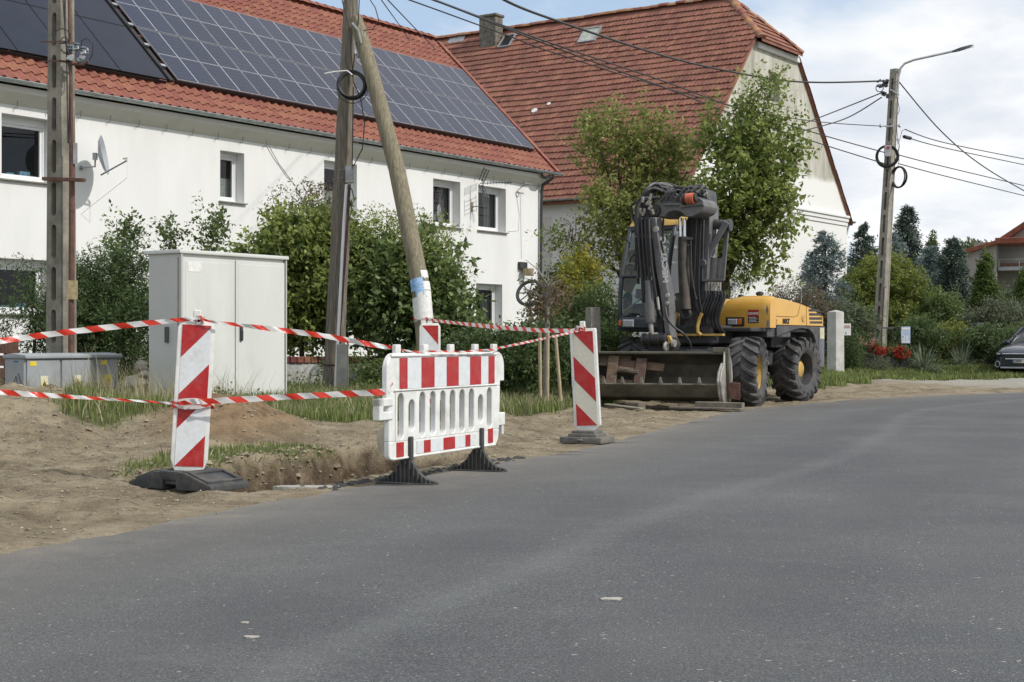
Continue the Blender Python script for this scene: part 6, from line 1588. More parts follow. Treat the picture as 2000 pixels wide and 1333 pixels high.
# wheels
def wheel(c, ax, r, w, rimm, hubm, outer=1):
    ax = Vector(ax).normalized(); ax0 = ax
    mb = MB(); h = w / 2
    prof = [(r * .50, -h * .80), (r * .56, -h * .92), (r * .72, -h * 1.02), (r * .86, -h * 1.0), (r * .905, -h * .86), (r * .925, -h * .5), (r * .93, 0), (r * .925, h * .5), (r * .905, h * .86), (r * .86, h * 1.0), (r * .72, h * 1.02), (r * .56, h * .92), (r * .50, h * .80)]
    mb.lathe(prof, c, ax, 48)
    ref = Vector((0, 0, 1)); ux = ax.cross(ref).normalized(); uy = ax.cross(ux)
    nl = 17
    for sg in (-1, 1):
        for k in range(nl):
            a0 = 2 * PI * (k + (.5 if sg > 0 else 0)) / nl
            st = [(0.02, 0.0, .90, 1.01), (.30, .10, .90, 1.01), (.62, .20, .90, 1.005), (.95, .27, .88, .99), (1.10, .285, .76, .93), (1.07, .285, .70, .80)]
            v = []
            for xf, da, ri, ro in st:
                aw = .066 if xf < 1 else .05
                for da2, rr_ in ((-aw, ri), (aw, ri), (aw * .78, ro), (-aw * .78, ro)):
                    a = a0 + da + da2; v.append(c + ax * (sg * h * xf) + (ux * math.cos(a) + uy * math.sin(a)) * (r * rr_))
            n4 = len(st)
            fs = [(4 * i + j, 4 * i + (j + 1) % 4, 4 * i + 4 + (j + 1) % 4, 4 * i + 4 + j) for i in range(n4 - 1) for j in range(4)] + [(0, 1, 2, 3), tuple(4 * (n4 - 1) + j for j in range(4))]
            mb.add(v, fs)
    wb = MB(); o = outer * h
    wb.lathe([(r * .555, .86 * o), (r * .565, .80 * o), (r * .52, .78 * o), (r * .49, .55 * o), (r * .47, .1 * o), (r * .30, .05 * o), (0.0, .05 * o)], c, ax, 32)
    wb.lathe([(r * .555, -.86 * o), (r * .5, -.8 * o), (r * .48, -.2 * o), (0, -.15 * o)], c, ax, 24)
    root = wb.build('wheel', rimm, EX, smooth=True)
    ty = mb.build('tyre', M['tyre'], root, smooth=True)
    hb = MB(); hb.lathe([(r * .24, .05 * o), (r * .24, .38 * o), (r * .20, .44 * o), (0, .46 * o)], c, ax, 20)
    for i in range(8):
        a = 2 * PI * i / 8; q_ = c + (ux * math.cos(a) + uy * math.sin(a)) * r * .34; hb.tube([q_ + ax * (.05 * o), q_ + ax * (.14 * o)], .016, 6)
    hb.build('hub', hubm, root, smooth=True)
    return root
def wheel_at(l, b, steer): 
    ax = Matrix.Rotation(steer, 3, 'Z') @ EL_
    return E(l, b, .555), ax
for l, b, st, rimm, hubm, outer in ((1.0, 0.0, R(9), M['yellow_old'], M['arm_black'], 1), (1.0, 2.4, R(-8), M['dark_grey'], M['yellow_old'], 1), (-1.02, 0.05, R(9), M['yellow_old'], M['arm_black'], -1), (-1.0, 2.4, R(-8), M['dark_grey'], M['yellow_old'], -1)):
    c, ax = wheel_at(l, b, st); wheel(c, ax, .575, .47, rimm, hubm, outer)
# undercarriage
mb = MB(); eb(mb, -.46, .46, -.35, 2.9, .55, .98); eb(mb, -.75, .75, .45, 1.9, .62, .90)
mb.tube([E(-.9, 0, .555), E(.9, 0, .555)], .13, 10); mb.tube([E(-.9, 2.4, .555), E(.9, 2.4, .555)], .13, 10); eb(mb, -.7, .7, -.55, -.35, .62, .92)
mb.build('chassis', M['dark_grey'], EX, bevel=.02, segs=1)
mb = MB(); mb.lathe([(.62, 0), (.66, .05), (.66, .22), (.60, .27)], E(0, 1.15, .97), (0, 0, 1), 32, cap=True); mb.build('slewing_ring', M['arm_black'], EX, smooth=True)
mb = MB(); eb(mb, -1.12, 1.12, -.15, 3.2, 1.215, 1.285); eb(mb, .15, 1.1, .55, 3.1, 1.285, 1.36); mb.build('deck', M['arm_black'], EX, bevel=.015, segs=1)
# engine hood
lo, li = 1.20, .22
def bz(p): d = p - EO; return d.dot(EB), d.z
frontp = [bz(XL(px, py, li)) for px, py in ((1398, 642), (1399, 622), (1404, 606), (1414, 593), (1428, 583), (1446, 577))]
topo = [bz(XL(px, py, lo)) for px, py in ((1505, 579), (1522, 580), (1545, 585), (1568, 592), (1585, 600), (1597, 609), (1605, 620), (1609, 637))]
b_front = frontp[0][0]; b_cor = bz(XL(1506, 640, lo))[0]
def topz(b): return float(np.interp(b, [p[0] for p in topo], [p[1] for p in topo]))
zb = 1.285; b_cor = .545; bB = bz(XL(1577, 600, lo))[0]; bE = topo[-1][0]
LS = [(li, .42), (li + .05, .66), (li + .14, .85), (li + .27, .95), (li + .45, 1.0), (lo - .16, 1.0), (lo - .05, .975), (lo, .93)]
def loft_hood(sect, dl, name, parent):
    """sections across the machine; the top rolls over towards both sides"""
    mb = MB(); secs = [[E(l - (dl if l > .9 else 0), b, zb0 + (z - zb0) * k) for b, z, zb0 in sect] for l, k in LS]; n = len(sect); v = [p for q in secs for p in q]
    fs = [(i * n + j, i * n + (j + 1) % n, (i + 1) * n + (j + 1) % n, (i + 1) * n + j) for i in range(len(LS) - 1) for j in range(n)] + [tuple(range(n))[::-1], tuple((len(LS) - 1) * n + j for j in range(n))]
    mb.add(v, fs); return mb.build(name, M['yellow'], parent, smooth=True)
zt1 = 1.835; H_ = zt1 - zb
fp = [(b_cor - .02, zb), (b_cor - .02, zb + .55 * H_), (b_cor + .0, zb + .74 * H_), (b_cor + .05, zb + .88 * H_), (b_cor + .12, zb + .965 * H_), (b_cor + .2, zt1)]
loft_hood([(b, z, zb) for b, z in fp] + [(b_cor + .26, zt1, zb), (b_cor + .26, zb, zb)], 0, 'front_hood', EX)
zs0 = zb + .055
side = loft_hood([(b_cor + .27, zs0, zs0)] + [(b, topz(b) + .005, zs0) for b in np.linspace(b_cor + .27, bB - .012, 7)] + [(bB - .012, zs0, zs0)], .022, 'side_hood', EX)
rear = loft_hood([(bB + .004, zs0, zs0)] + [(b, topz(b) + .005, zs0) for b in np.linspace(bB + .004, bE - .05, 9)] + [(bE, zs0 + .20, zs0), (bE + .01, zs0 + .04, zs0), (bE, zs0, zs0)], .016, 'rear_hood', EX)
for i, (y0, y1, xa, xb) in enumerate(((595.5, 600, 1579, 1590), (603.5, 608.5, 1579.5, 1601), (611.5, 616.5, 1580.5, 1604), (619.5, 624.5, 1581, 1605.5), (627.5, 632, 1582, 1606.5))):
    q0, q1 = XL(xa, y1, lo - .013), XL(xb, y1, lo - .013); h_ = XL(xa, y0, lo - .013).z - q0.z; up3 = Vector((0, 0, h_))
    mb = MB(); mb.prism([q0, q1, q1 + up3 * (.5 if i == 0 else 1) - EB * .02, q0 + up3], EL_ * -.05); mb.build('grille_slot', M['arm_black'], rear)
# panel seam, door outline, filler cap, latch
mb = MB()
def seam(pts, l): mb.tube([XL(px, py, l) for px, py in pts], .006, 4)
seam([(1508, 617), (1550, 619), (1558, 616), (1562, 600), (1564, 590)], lo - .020); mb.build('door_seam', mat('seam', (.16, .095, .02), .7), side)
mb = MB(); c = XL(1569, 621, lo - .019); mb.lathe([(.0, .012), (.07, .012), (.08, 0)], c, EL_, 20); mb.build('filler_cap', M['yellow_old'], side, smooth=True)
mb = MB(); mb.obox(XL(1497, 641, lo + .012), EB * .11, EL_ * .004, (0, 0, .13)); mb.build('latch', M['arm_black'], EX, bevel=.01, segs=1)
text_mesh('model_lettering', 'MXT', .115, XL(1529, 631.5, lo - .017), EB, (0, 0, 1), M['print_black'], side, .002, xscale=1.42, bold=.007)
text_mesh('model_number', '12', .105, XL(1513, 631.5, lo - .017), EB, (0, 0, 1), mat('faded_print', (.36, .21, .05), .6), side, .002, xscale=1.25)
# headlight, beacon base, sticker on the sloping front
fn = E(0, -1, 0) - EO; bF = fp[0][0]
mb = MB(); a = XB(1417, 638, bF - .015); mb.obox(a, EL_ * .34, EB * .05, (0, 0, .165)); hl = mb.build('headlight', M['black_plastic'], EX, bevel=.02, segs=2)
mb = MB(); a = XB(1421, 634, bF - .03); mb.obox(a, EL_ * .17, EB * .02, (0, 0, .095)); mb.build('lens', M['lens'], hl, bevel=.006, segs=1)
mb = MB(); a = XB(1440, 634, bF - .028); mb.obox(a, EL_ * .07, EB * .02, (0, 0, .10)); mb.build('indicator', M['amber'], hl, bevel=.006, segs=1)
# sticker follows the front
def fpoint(px, z):
    b = float(np.interp(z, [p[1] for p in fp], [p[0] for p in fp])); p = rplane(px, 640, E(0, b, 0), EB); l = (p - EO).dot(EL_); return E(l, b - .006, z)
za, zb2, zc = 1.365, 1.475, 1.59
for (z0, z1, m, nm) in ((za, zb2, M['print_black'], 'sticker_text_panel'), (zb2, zc, M['red_sheet'], 'sticker_header')):
    mb = MB(); mb.quad(fpoint(1461, z0), fpoint(1482, z0), fpoint(1482, z1), fpoint(1461, z1)); o = mb.build(nm, m, EX)
up1 = (fpoint(1470, zc) - fpoint(1470, zb2)).normalized()
text_mesh('sticker_lettering', 'RED-MAR', .052, fpoint(1462, zb2 + .035) - EB * .004, EL_, up1, M['print_white'], EX, .001, bold=.002, xscale=.82)
up2_ = (fpoint(1470, zb2) - fpoint(1470, za)).normalized()
mb = MB()
for i in range(4):
    z0 = za + .018 + i * .024; mb.quad(*(p - EB * .004 for p in (fpoint(1463, z0), fpoint(1480 - (i % 2) * 3, z0), fpoint(1480 - (i % 2) * 3, z0 + .009), fpoint(1463, z0 + .009))))
mb.build('sticker_lines', M['print_white'], EX)
mb = MB(); c = XB(1445, 590, bF + .28); mb.prism([c + EL_ * x + Vector((0, 0, z)) for x, z in ((-.055, -.02), (.055, -.02), (.035, .13), (-.035, .13))], EB * .1); mb.build('work_lamp', M['black_plastic'], EX, bevel=.01, segs=1)
mb = MB(); c = XL(1498, 606, lo + .013); mb.poly([c + EB * x + Vector((0, 0, z)) for x, z in ((-.05, -.09), (-.01, -.02), (0, -.09), (.04, -.05), (.05, .02), (0, .10), (-.045, .02))]); mb.build('climbing_symbol', M['print_black'], EX)
mb = MB(); mb.tube([XL(1565, 592, .8), XL(1565, 555, .8)], .008, 5); mb.build('aerial', M['galv'], EX)
mb = MB(); c = E(.5, 1.9, topz(1.9)); mb.lathe([(.05, -.05), (.05, .12), (.07, .13), (.07, .17), (.02, .19)], c, (0, 0, 1), 10); mb.build('exhaust', M['arm_black'], EX, smooth=True)
mb = MB(); eb(mb, .05, .22, .75, 1.3, 1.32, 1.80); mb.build('inner_hood', M['yellow_old'], EX, bevel=.04, segs=2)
# wheel arch, skirt, rear counterweight
mb = MB(); arcp = [(.95, 1.13), (1.4, 1.20), (1.8, 1.255), (2.2, 1.285), (2.6, 1.275), (2.85, 1.20), (3.0, 1.07), (3.08, .88), (3.11, .64), (3.17, .64), (3.17, 1.335), (.95, 1.335)]
mb.prism([E(.84, b, z) for b, z in arcp], EL_ * .33); mb.build('wheel_arch', M['dark_grey'], EX, bevel=.01, segs=1)
mb = MB(); eb(mb, .3, .86, 1.5, bE - .02, .95, 1.33); mb.build('arch_liner', M['arm_black'], EX)
mb = MB(); eb(mb, .35, 1.13, b_cor + .05, 1.75, 1.12, 1.28); mb.build('side_skirt', M['dark_grey'], EX, bevel=.015, segs=1)
mb = MB(); bq = bz(XL(1590, 680, 1.17))[0]; mb.prism([E(.3, b, z) for b, z in ((max(bq, 3.2), .58), (bE + .10, .58), (bE + .12, 1.325), (3.16, 1.325))], EL_ * .88); cw = mb.build('counterweight', mat('cw_grey', (.125, .128, .15), .5, var=.12, dirt=.3), EX, bevel=.02, segs=2)
mb = MB(); mb.obox(E(1.184, 3.20, 1.10), EB * (bE - 3.20 + .06), EL_ * .004, (0, 0, .20)); mb.build('pale_plate', mat('pale_plate', (.55, .53, .36), .6, var=.1, dirt=.3), cw)
mb = MB(); eb(mb, -1.1, .25, 2.3, 3.25, 1.285, 1.75); mb.build('rear_body', M['dark_grey'], EX, bevel=.06, segs=2)
# ---- cab
CF = MB()
zb_, zm_, zt_ = 1.33, 2.17, 3.02
def fb(z): return -.45 + (z - 1.3) / 1.75 * .38 - .10 * math.sin(PI * min(1, max(0, (z - 1.3) / 1.75)))     # bowed front
zz_ = np.linspace(1.42, zt_, 9)
Lc, Rc = -1.20, -.25
def ll(z): return Lc + .05 * max(0, (z - 2.2) / .85)
for f in (lambda z: E(ll(z) + .04, fb(z) + .03, z), lambda z: E(Rc - .04, fb(z) + .03, z)):
    CF.tube([f(a) for a in zz_], .046, 6)
for l in (Lc + .04, Rc - .04): CF.beam(E(l, 1.28, 1.3), E(l + (.05 if l < -1 else 0), 1.2, zt_), .09, .09, up=EB)
for l in (Lc + .04, Rc - .04):
    CF.beam(E(l, .55, 1.3), E(l + (.03 if l < -1 else 0), .52, zt_), .06, .07, up=EB)
    CF.beam(E(l, fb(1.45), 1.45), E(l, 1.28, 1.45), .08, .12); CF.beam(E(l + (.05 if l < -1 else 0), fb(3.0), 3.0), E(l + (.05 if l < -1 else 0), 1.2, 3.0), .08, .09)
for z in (1.42, zm_, zt_ - .02): CF.beam(E(Lc + .04, fb(z) + .03, z), E(Rc - .04, fb(z) + .03, z), .08, .05 if z == zm_ else .10)
cab_ = CF.build('cab', M['cab_frame'], EX, bevel=.014, segs=1)
mb = MB(); mb.prism([E(Lc, fb(1.4) + .0, 1.42), E(Lc, fb(1.3), 1.23), E(Lc, 1.3, 1.23), E(Lc, 1.3, 1.45)], EL_ * (Rc - Lc)); mb.build('cab_floor', M['cab_frame'], cab_, bevel=.03, segs=2)
mb = MB(); mb.prism([E(Lc + .06, fb(3.02) - .04, 3.03), E(Lc + .10, fb(3.02) + .10, 3.19), E(Lc + .12, 1.0, 3.22), E(Lc + .06, 1.28, 3.03)], EL_ * (Rc - Lc - .08)); mb.build('cab_roof', M['yellow_old'], cab_, bevel=.04, segs=2)
mb = MB(); mb.obox(E(Lc + .12, fb(3.02) + .02, 3.13), EL_ * .10, EB * .06, (0, 0, .08)); wl = mb.build('roof_lamp', M['black_plastic'], cab_, bevel=.008, segs=1); mb = MB(); mb.obox(E(Lc + .135, fb(3.02) + .012, 3.145), EL_ * .07, EB * .01, (0, 0, .05)); mb.build('lens', M['lens'], cab_)
for z0, z1 in ((1.46, zm_ - .02), (zm_ + .02, zt_ - .06)):
    mb = MB(); zs_ = np.linspace(z0, z1, 6)
    for a, b_ in zip(zs_[:-1], zs_[1:]): mb.quad(E(ll(a) + .06, fb(a) + .03, a), E(Rc - .06, fb(a) + .03, a), E(Rc - .06, fb(b_) + .03, b_), E(ll(b_) + .06, fb(b_) + .03, b_))
    mb.build('windscreen', M['cab_glass'], cab_, smooth=True)
for l in (Lc + .04, Rc - .04):
    mb = MB(); mb.quad(E(l, fb(1.5) + .06, 1.5), E(l, 1.26, 1.5), E(l, 1.2, 2.96), E(l, fb(2.9) + .06, 2.96)); mb.build('side_glass', M['cab_glass'], cab_)
mb = MB(); mb.quad(E(Lc + .06, 1.25, 1.5), E(Rc - .06, 1.25, 1.5), E(Rc - .06, 1.19, 2.96), E(Lc + .06, 1.19, 2.96)); mb.build('rear_glass', M['cab_glass'], cab_)
mb = MB(); eb(mb, -.98, -.48, .45, .95, 1.62, 1.78); mb.prism([E(-.96, .88, 1.75), E(-.96, 1.0, 1.75), E(-.94, 1.15, 2.45), E(-.94, 1.03, 2.45)], EL_ * .46); mb.prism([E(-.86, 1.04, 2.48), E(-.86, 1.14, 2.48), E(-.86, 1.16, 2.72), E(-.86, 1.08, 2.72)], EL_ * .26); eb(mb, -.9, -.55, .5, .9, 1.42, 1.62); mb.build('seat', mat('seat_cloth', (.05, .055, .065), .9, var=.3, scale=9), cab_, bevel=.05, segs=2)
mb = MB(); mb.tube([E(-.74, -.1, 1.45), E(-.74, .12, 2.0)], .035, 8); mb.torus(E(-.74, .14, 2.03), E(0, -.55, .83) - EO, .17, .014, 20, 6); eb(mb, -.98, -.80, -.30, -.2, 1.44, 1.70); eb(mb, -.42, -.32, -.05, .6, 1.5, 1.85); mb.build('controls', M['black_plastic'], cab_, bevel=.01, segs=1)
mb = MB(); mb.tube([XB(1216, 612, -.38), XB(1242, 590, -.38), XB(1256, 582, -.38)], .014, 6); mb.build('wiper', M['galv'], cab_)
mb = MB(); mb.box(XB(1251, 574, -.42), (.16, .02, .17)); mb.build('document_pocket', mat('doc', (.16, .17, .18), .7), cab_)
mb = MB(); mb.tube([XB(p[0], p[1], -.5) for p in ((1204, 500), (1205, 475), (1210, 466), (1222, 466), (1229, 474), (1228, 486))], .013, 6); mb.tube([XB(p[0], p[1], -.5) for p in ((1203, 498), (1212, 498))], .012, 6); mb.build('mirror_bracket', M['black_plastic'], cab_, smooth=True)
mb = MB(); a = XB(1208, 641, -.54); mb.obox(a, EL_ * .98, EB * .06, (0, 0, .165)); bmpr = mb.build('cab_bumper', M['cab_frame'], cab_, bevel=.015, segs=1)
mb = MB(); a = XB(1215, 639.5, -.56); mb.obox(a, EL_ * .215, EB * .04, (0, 0, .135)); hl2 = mb.build('headlight', M['galv'], cab_, bevel=.012, segs=1)
mb = MB(); a = XB(1217, 637.5, -.567); mb.obox(a, EL_ * .18, EB * .01, (0, 0, .10)); mb.build('lens', M['lens'], cab_, bevel=.004, segs=1)
mb = MB(); a = XB(1207.5, 636, -.56); mb.obox(a, EL_ * .055, EB * .04, (0, 0, .085)); mb.build('indicator', M['amber'], cab_, bevel=.006, segs=1)
mb = MB(); c = XB(1246, 619, -.42); mb.lathe([(0, .01), (.022, .01), (.026, 0)], c, -EB, 12); mb.build('washer_cap', M['print_white'], cab_)
# ---- boom mast
def plate(pts, b0, b1, name, m, parent=EX, bev=.012):
    """outline in photo px on the plane b0, running back to b1"""
    mb = MB(); mb.prism([XB(px, py, b0) for px, py in pts], EB * (b1 - b0)); return mb.build(name, m, parent, bevel=bev, segs=1)
boom = plate([(1336, 650), (1334, 560), (1336, 440), (1348, 412), (1372, 398), (1376, 430), (1373, 540), (1370, 650)], -.42, .05, 'boom', M['dark_grey'], EX, .015)
plate([(1371, 650), (1373, 540), (1377, 425), (1382, 398), (1387, 400), (1386, 460), (1381, 545), (1379, 650)], -.40, -.02, 'boom_side_plate', M['arm_grey'], boom, .008)
plate([(1326, 650), (1330, 560), (1333, 470), (1337, 470), (1336, 650)], -.40, -.02, 'boom_side_plate', M['arm_black'], boom, .008)
mb = MB(); eb(mb, -.35, .55, -.45, .5, 1.0, 1.32); mb.build('boom_foot', M['arm_black'], EX, bevel=.03, segs=1)
for px in (1317, 1364):
    mb = MB(); pts = [(px + 7, 612), (px + 2, 622), (px - 1, 636), (px - 1, 648), (px + 5, 655)]
    mb.tube([XB(a, b_, -.52) for a, b_ in pts], .032, 8); mb.build('yellow_bracket', M['yellow_old'], EX, smooth=True)
mb = MB(); mb.obox(XB(1296, 656, -.5), EL_ * 1.06, EB * .1, (0, 0, .035)); mb.build('yellow_rail', M['yellow_old'], EX)
# ---- knuckle at the top
kn = plate([(1279, 424), (1275, 412), (1277, 400), (1286, 390), (1296, 384), (1310, 381), (1336, 385), (1362, 384), (1373, 390), (1376, 402), (1370, 414), (1352, 423), (1340, 424), (1330, 414), (1318, 411), (1306, 414), (1298, 424)], -1.0, -.42, 'knuckle', M['arm_grey'], EX, .012)
mb = MB(); mb.lathe([(.0, -.04), (.04, -.04), (.04, -.025), (.10, -.02), (.105, .0), (.105, .48), (.10, .52), (0, .52)], XB(1279, 411, -1.02), EB, 18); mb.build('pivot_boss', M['arm_black'], kn, smooth=True)
plate([(1298, 378), (1302, 370), (1312, 366), (1312, 384), (1300, 388)], -.95, -.6, 'bracket_plate', M['arm_grey'], kn)
mb = MB(); mb.beam(XB(1296, 399, -1.03), XB(1332, 399, -1.03), .05, .03); mb.beam(XB(1328, 402, -1.03), XB(1374, 396, -1.03), .04, .06); mb.build('guard_bar', M['arm_grey'], kn)
mb = MB(); mb.tube([XB(1331, 391, -1.08), XB(1341, 390, -1.08)], .055, 12); mb.tube([XB(1341, 388, -1.08), XB(1356, 387, -1.08)], .088, 14); mb.build('orange_accumulator', M['orange'], kn, smooth=True)
mb = MB(); mb.tube([XB(1334, 389, -1.09), XB(1339, 389, -1.09)], .095, 12); mb.tube([XB(1356, 386, -1.07), XB(1360, 385, -1.07)], .07, 12); mb.build('accumulator_clamp', M['arm_black'], kn)
plate([(1358, 392), (1364, 372), (1372, 368), (1381, 372), (1384, 398), (1378, 412), (1364, 412)], -.7, -.3, 'top_bracket', M['dark_grey'], EX)
# ---- dipper arm hanging down, with the maker's lettering
dip = plate([(1268, 425), (1281, 424), (1286, 463), (1291, 500), (1299, 541), (1306, 574), (1308, 600), (1308, 640), (1312, 660), (1300, 662), (1297, 640), (1294, 608), (1287, 560), (1281, 530), (1276, 486), (1271, 445)], -1.22, -.98, 'dipper_arm', M['arm_grey'], EX, .012)
plate([(1257, 425), (1270, 425), (1275, 480), (1280, 530), (1286, 560), (1294, 610), (1297, 652), (1285, 655), (1280, 600), (1270, 545), (1260, 480)], -1.12, -.9, 'dipper_web', M['arm_black'], dip, .01)
ta, tb = XB(1286.5, 554, -1.228), XB(1280.5, 462, -1.228)
dirt_ = (tb - ta).normalized()
text_mesh('maker_lettering', 'MECALAC', .128, tuple(XB(1295.5, 553, -1.228)), dirt_, EB.cross(dirt_).normalized() * 1.0 if False else dirt_.cross(EB).normalized() * -1.0, M['print_white'], dip, .002, xscale=1.30, bold=.004)
mb = MB(); 
for px, py, r_ in ((1304, 577, .035), (1303, 592, .03), (1281, 448, .05)): mb.lathe([(0, .02), (r_, .018), (r_ * 1.1, 0)], XB(px, py, -1.225), -EB, 12)
mb.build('pin', M['worn_steel'], dip)
# hoses and cylinders
mb = MB(); mb.tube([XB(1268, 548, -1.25), XB(1271, 630, -1.25)], .082, 14); mb.tube([XB(1267, 540, -1.25), XB(1268, 548, -1.25)], .06, 12); cy = mb.build('bucket_cylinder', M['arm_grey'], EX, smooth=True)
mb = MB(); mb.tube([XB(1271, 630, -1.25), XB(1273, 656, -1.25)], .04, 10); mb.build('piston_rod', M['worn_steel'], cy, smooth=True)
mb = MB(); mb.tube([XB(1335, 463, -.62), XB(1335, 520, -.62), XB(1339, 604, -.62)], .095, 16); lc = mb.build('lift_cylinder', mat('cyl_brown', (.075, .066, .056), .5, var=.3, dirt=.5, dirtcol=(.15, .11, .08)), EX, smooth=True)
mb = MB(); mb.tube([XB(1328.5, 426, -.62), XB(1329, 462, -.62)], .032, 10); mb.tube([XB(1337, 426, -.62), XB(1337, 462, -.62)], .032, 10); mb.build('piston_rod', M['chrome'], lc, smooth=True)
mb = MB(); mb.torus(XB(1340, 614, -.6), EB, .07, .035, 16, 8); mb.box(XB(1345, 466, -.66), (.14, .06, .04)); mb.tube([XB(1349, 470, -.66), XB(1350, 520, -.66), XB(1354, 560, -.62), XB(1360, 585, -.6)], .016, 6); mb.build('cylinder_eye', M['arm_black'], lc, smooth=True)
mb = MB(); mb.tube([XB(1388, 438, -.2), XB(1424, 440, -.2)], .085, 16); mb.tube([XB(1421, 440, -.2), XB(1428, 440, -.2)], .10, 16); st_ = mb.build('link_shaft', M['dark_grey'], EX, smooth=True)
mb = MB(); mb.beam(XB(1419, 433, -.36), XB(1374, 514, -.36), .10, .045, up=EB); mb.lathe([(0, -.05), (.065, -.05), (.07, .05), (0, .05)], XB(1374, 514, -.38), EB, 16); mb.build('link_arm', M['arm_grey'], st_, bevel=.008, segs=1)
mb = MB(); mb.tube([XB(1402, 448, -.2), XB(1394, 505, -.2)], .042, 10); mb.build('piston_rod', M['chrome'], st_, smooth=True)
mb = MB(); mb.tube([XB(1393, 503, -.2), XB(1388, 546, -.2)], .105, 14); mb.tube([XB(1403, 504, -.1), XB(1400, 546, -.1)], .08, 12); mb.build('slew_cylinder', M['dark_grey'], st_, smooth=True)
mb = MB(); mb.beam(XB(1420, 445, -.2), XB(1411, 548, -.2), .075, .045, up=EB); mb.build('tie_bar', M['arm_grey'], st_, bevel=.006, segs=1)
mb = MB(); mb.box(XB(1391, 548, -.36), (.38, .10, .05)); mb.box(XB(1376, 572, -.3), (.20, .1, .42)); mf = mb.build('hose_manifold', M['arm_black'], EX, bevel=.01, segs=1)
mb = MB()
for i in range(6): mb.tube([XB(1379 + i * 5.6, 551, -.42), XB(1378.5 + i * 5.6, 570, -.42)], .017, 6)
mb.build('hose_fitting', M['worn_steel'], mf)
M['hose_grey'] = mat('hose_grey', (.075, .075, .08), .5, var=.25, scale=20)
rr = random.Random(21)
def hose(pts, r_, b, m=None):
    c = np.array([list(XB(p[0], p[1], p[2] if len(p) > 2 else b)) for p in pts]); ln = smooth_line(c, 5); mb = MB(); mb.tube([Vector(q) for q in ln], r_, 7); return mb.build('hose', m or M['cable'], EX, smooth=True)
for i in range(7):
    x = 1376 + i * 6.0; b_ = -.46 + .02 * (i % 3)
    hose([(x + 2, 568, b_), (x + 3, 582, b_), (x - 5, 603, b_ - .03), (x - 9, 622, b_), (x - 5, 640, b_ + .05), (x + 2, 650, b_ + .2)], .026, b_)
for i in range(15):
    t = i / 14; x = 1243 + 26 * t + rr.uniform(-1.5, 1.5); xe = 1300 + 40 * t + rr.uniform(-6, 6); top = 364 - 7 * math.sin(PI * t) + rr.uniform(-4, 9); b_ = -1.15 + .35 * t + rr.uniform(-.05, .05)
    xm = 1262 + 18 * t
    hose([(x + 4 * t, 545 + rr.uniform(-25, 15), b_), (x + rr.uniform(-1, 1), 480, b_), (x, 420, b_), (x + 4, 396, b_), (xm + 2, 372 + (top - 368) * .5, b_ + .05), (xm + 16, top, b_ + .2), (xe - 8, top + 7, b_ + .35), (xe, 382 + rr.uniform(-5, 4), b_ + .4)], .027 + rr.uniform(-.005, .005), b_, M['hose_grey'] if i % 4 == 1 else None)
for i in range(6):
    x = 1252 + i * 3.4; hose([(x, 520, -1.28), (x + 2, 560, -1.3), (x + 5, 590, -1.28), (x + 4 + i, 575, -1.2)], .018, -1.28)
hose([(1236, 420, -1.1), (1232, 405, -1.1), (1240, 396, -1.1), (1256, 392, -1.1), (1285, 385, -1.0)], .022, -1.1); hose([(1233, 402, -1.1), (1236, 425, -1.1), (1244, 438, -1.1)], .020, -1.1)
mb = MB(); mb.beam(XB(1252, 386, -1.2), XB(1288, 384, -1.2), .03, .03); mb.build('hose_guide', M['arm_grey'], EX)
mb = MB(); mb.prism([XB(px, py, -1.0) for px, py in ((1246, 405), (1262, 398), (1275, 404), (1278, 450), (1280, 545), (1262, 545), (1250, 470))], EB * .2); mb.build('hose_pack_plate', M['arm_black'], EX, bevel=.02, segs=1)
mb = MB(); mb.box(XB(1258, 462, -1.28), (.30, .03, .05)); mb.build('hose_clamp', M['arm_black'], EX)
for pts in (((1340, 370, -.7), (1346, 364, -.6), (1356, 366, -.5), (1380, 368, -.3), (1383, 380, -.3), (1383, 402, -.3)), ((1352, 372, -.8), (1362, 362, -.6), (1376, 366, -.4), (1380, 384, -.35), (1378, 410, -.35)), ((1330, 378, -.9), (1350, 366, -.8), (1360, 378, -.8), (1372, 372, -.6)), ((1312, 372, -.9), (1330, 372, -.9), (1352, 378, -.9), (1366, 374, -.7)), ((1300, 372, -.8), (1322, 366, -.8), (1344, 370, -.8))): hose(pts, .026, -.5)
for pts in (((1296, 425, -1.0), (1294, 470, -1.05), (1300, 505, -1.0), (1306, 540, -.9)), ((1299, 600, -1.3), (1304, 622, -1.35), (1316, 638, -1.3), (1335, 652, -1.2), (1347, 668, -1.1), (1350, 682, -1.05)), ((1291, 470, -1.3), (1300, 520, -1.1), (1303, 545, -1.0)), ((1283, 585, -1.35), (1288, 610, -1.35), (1298, 628, -1.3)),
            ((1345, 480, -.66), (1349, 530, -.66), (1352, 570, -.6), (1348, 590, -.55)), ((1352, 560, -.6), (1362, 575, -.5), (1364, 560, -.4))): hose(pts, .018, -1)
for i in range(5):
    x = 1352 + i * 4; hose([(x + 2, 400 + i * 3, -.9), (x + 1, 430, -.62), (x - 2, 500, -.56), (x - 3, 570, -.55), (x + 4, 600 + 4 * i, -.5)], .017, -.6, M['hose_grey'] if i == 2 else None)
for i in range(7):
    x = 1306 + i * 9; hose([(x - 16, 392 + rr.uniform(-4, 4), -1.06), (x - 4, 376 + rr.uniform(-6, 3), -1.0), (x + 8, 372 + rr.uniform(-6, 5), -.9), (x + 18, 384 + rr.uniform(-3, 8), -.85)], .02, -1)
for i in range(4):
    x = 1246 + i * 7; hose([(x, 425, -1.3), (x + 2, 470, -1.34), (x + 6, 520, -1.32), (x + 10, 548, -1.3), (x + 16, 570 + 6 * i, -1.25)], .022, -1.3)
mb = MB()
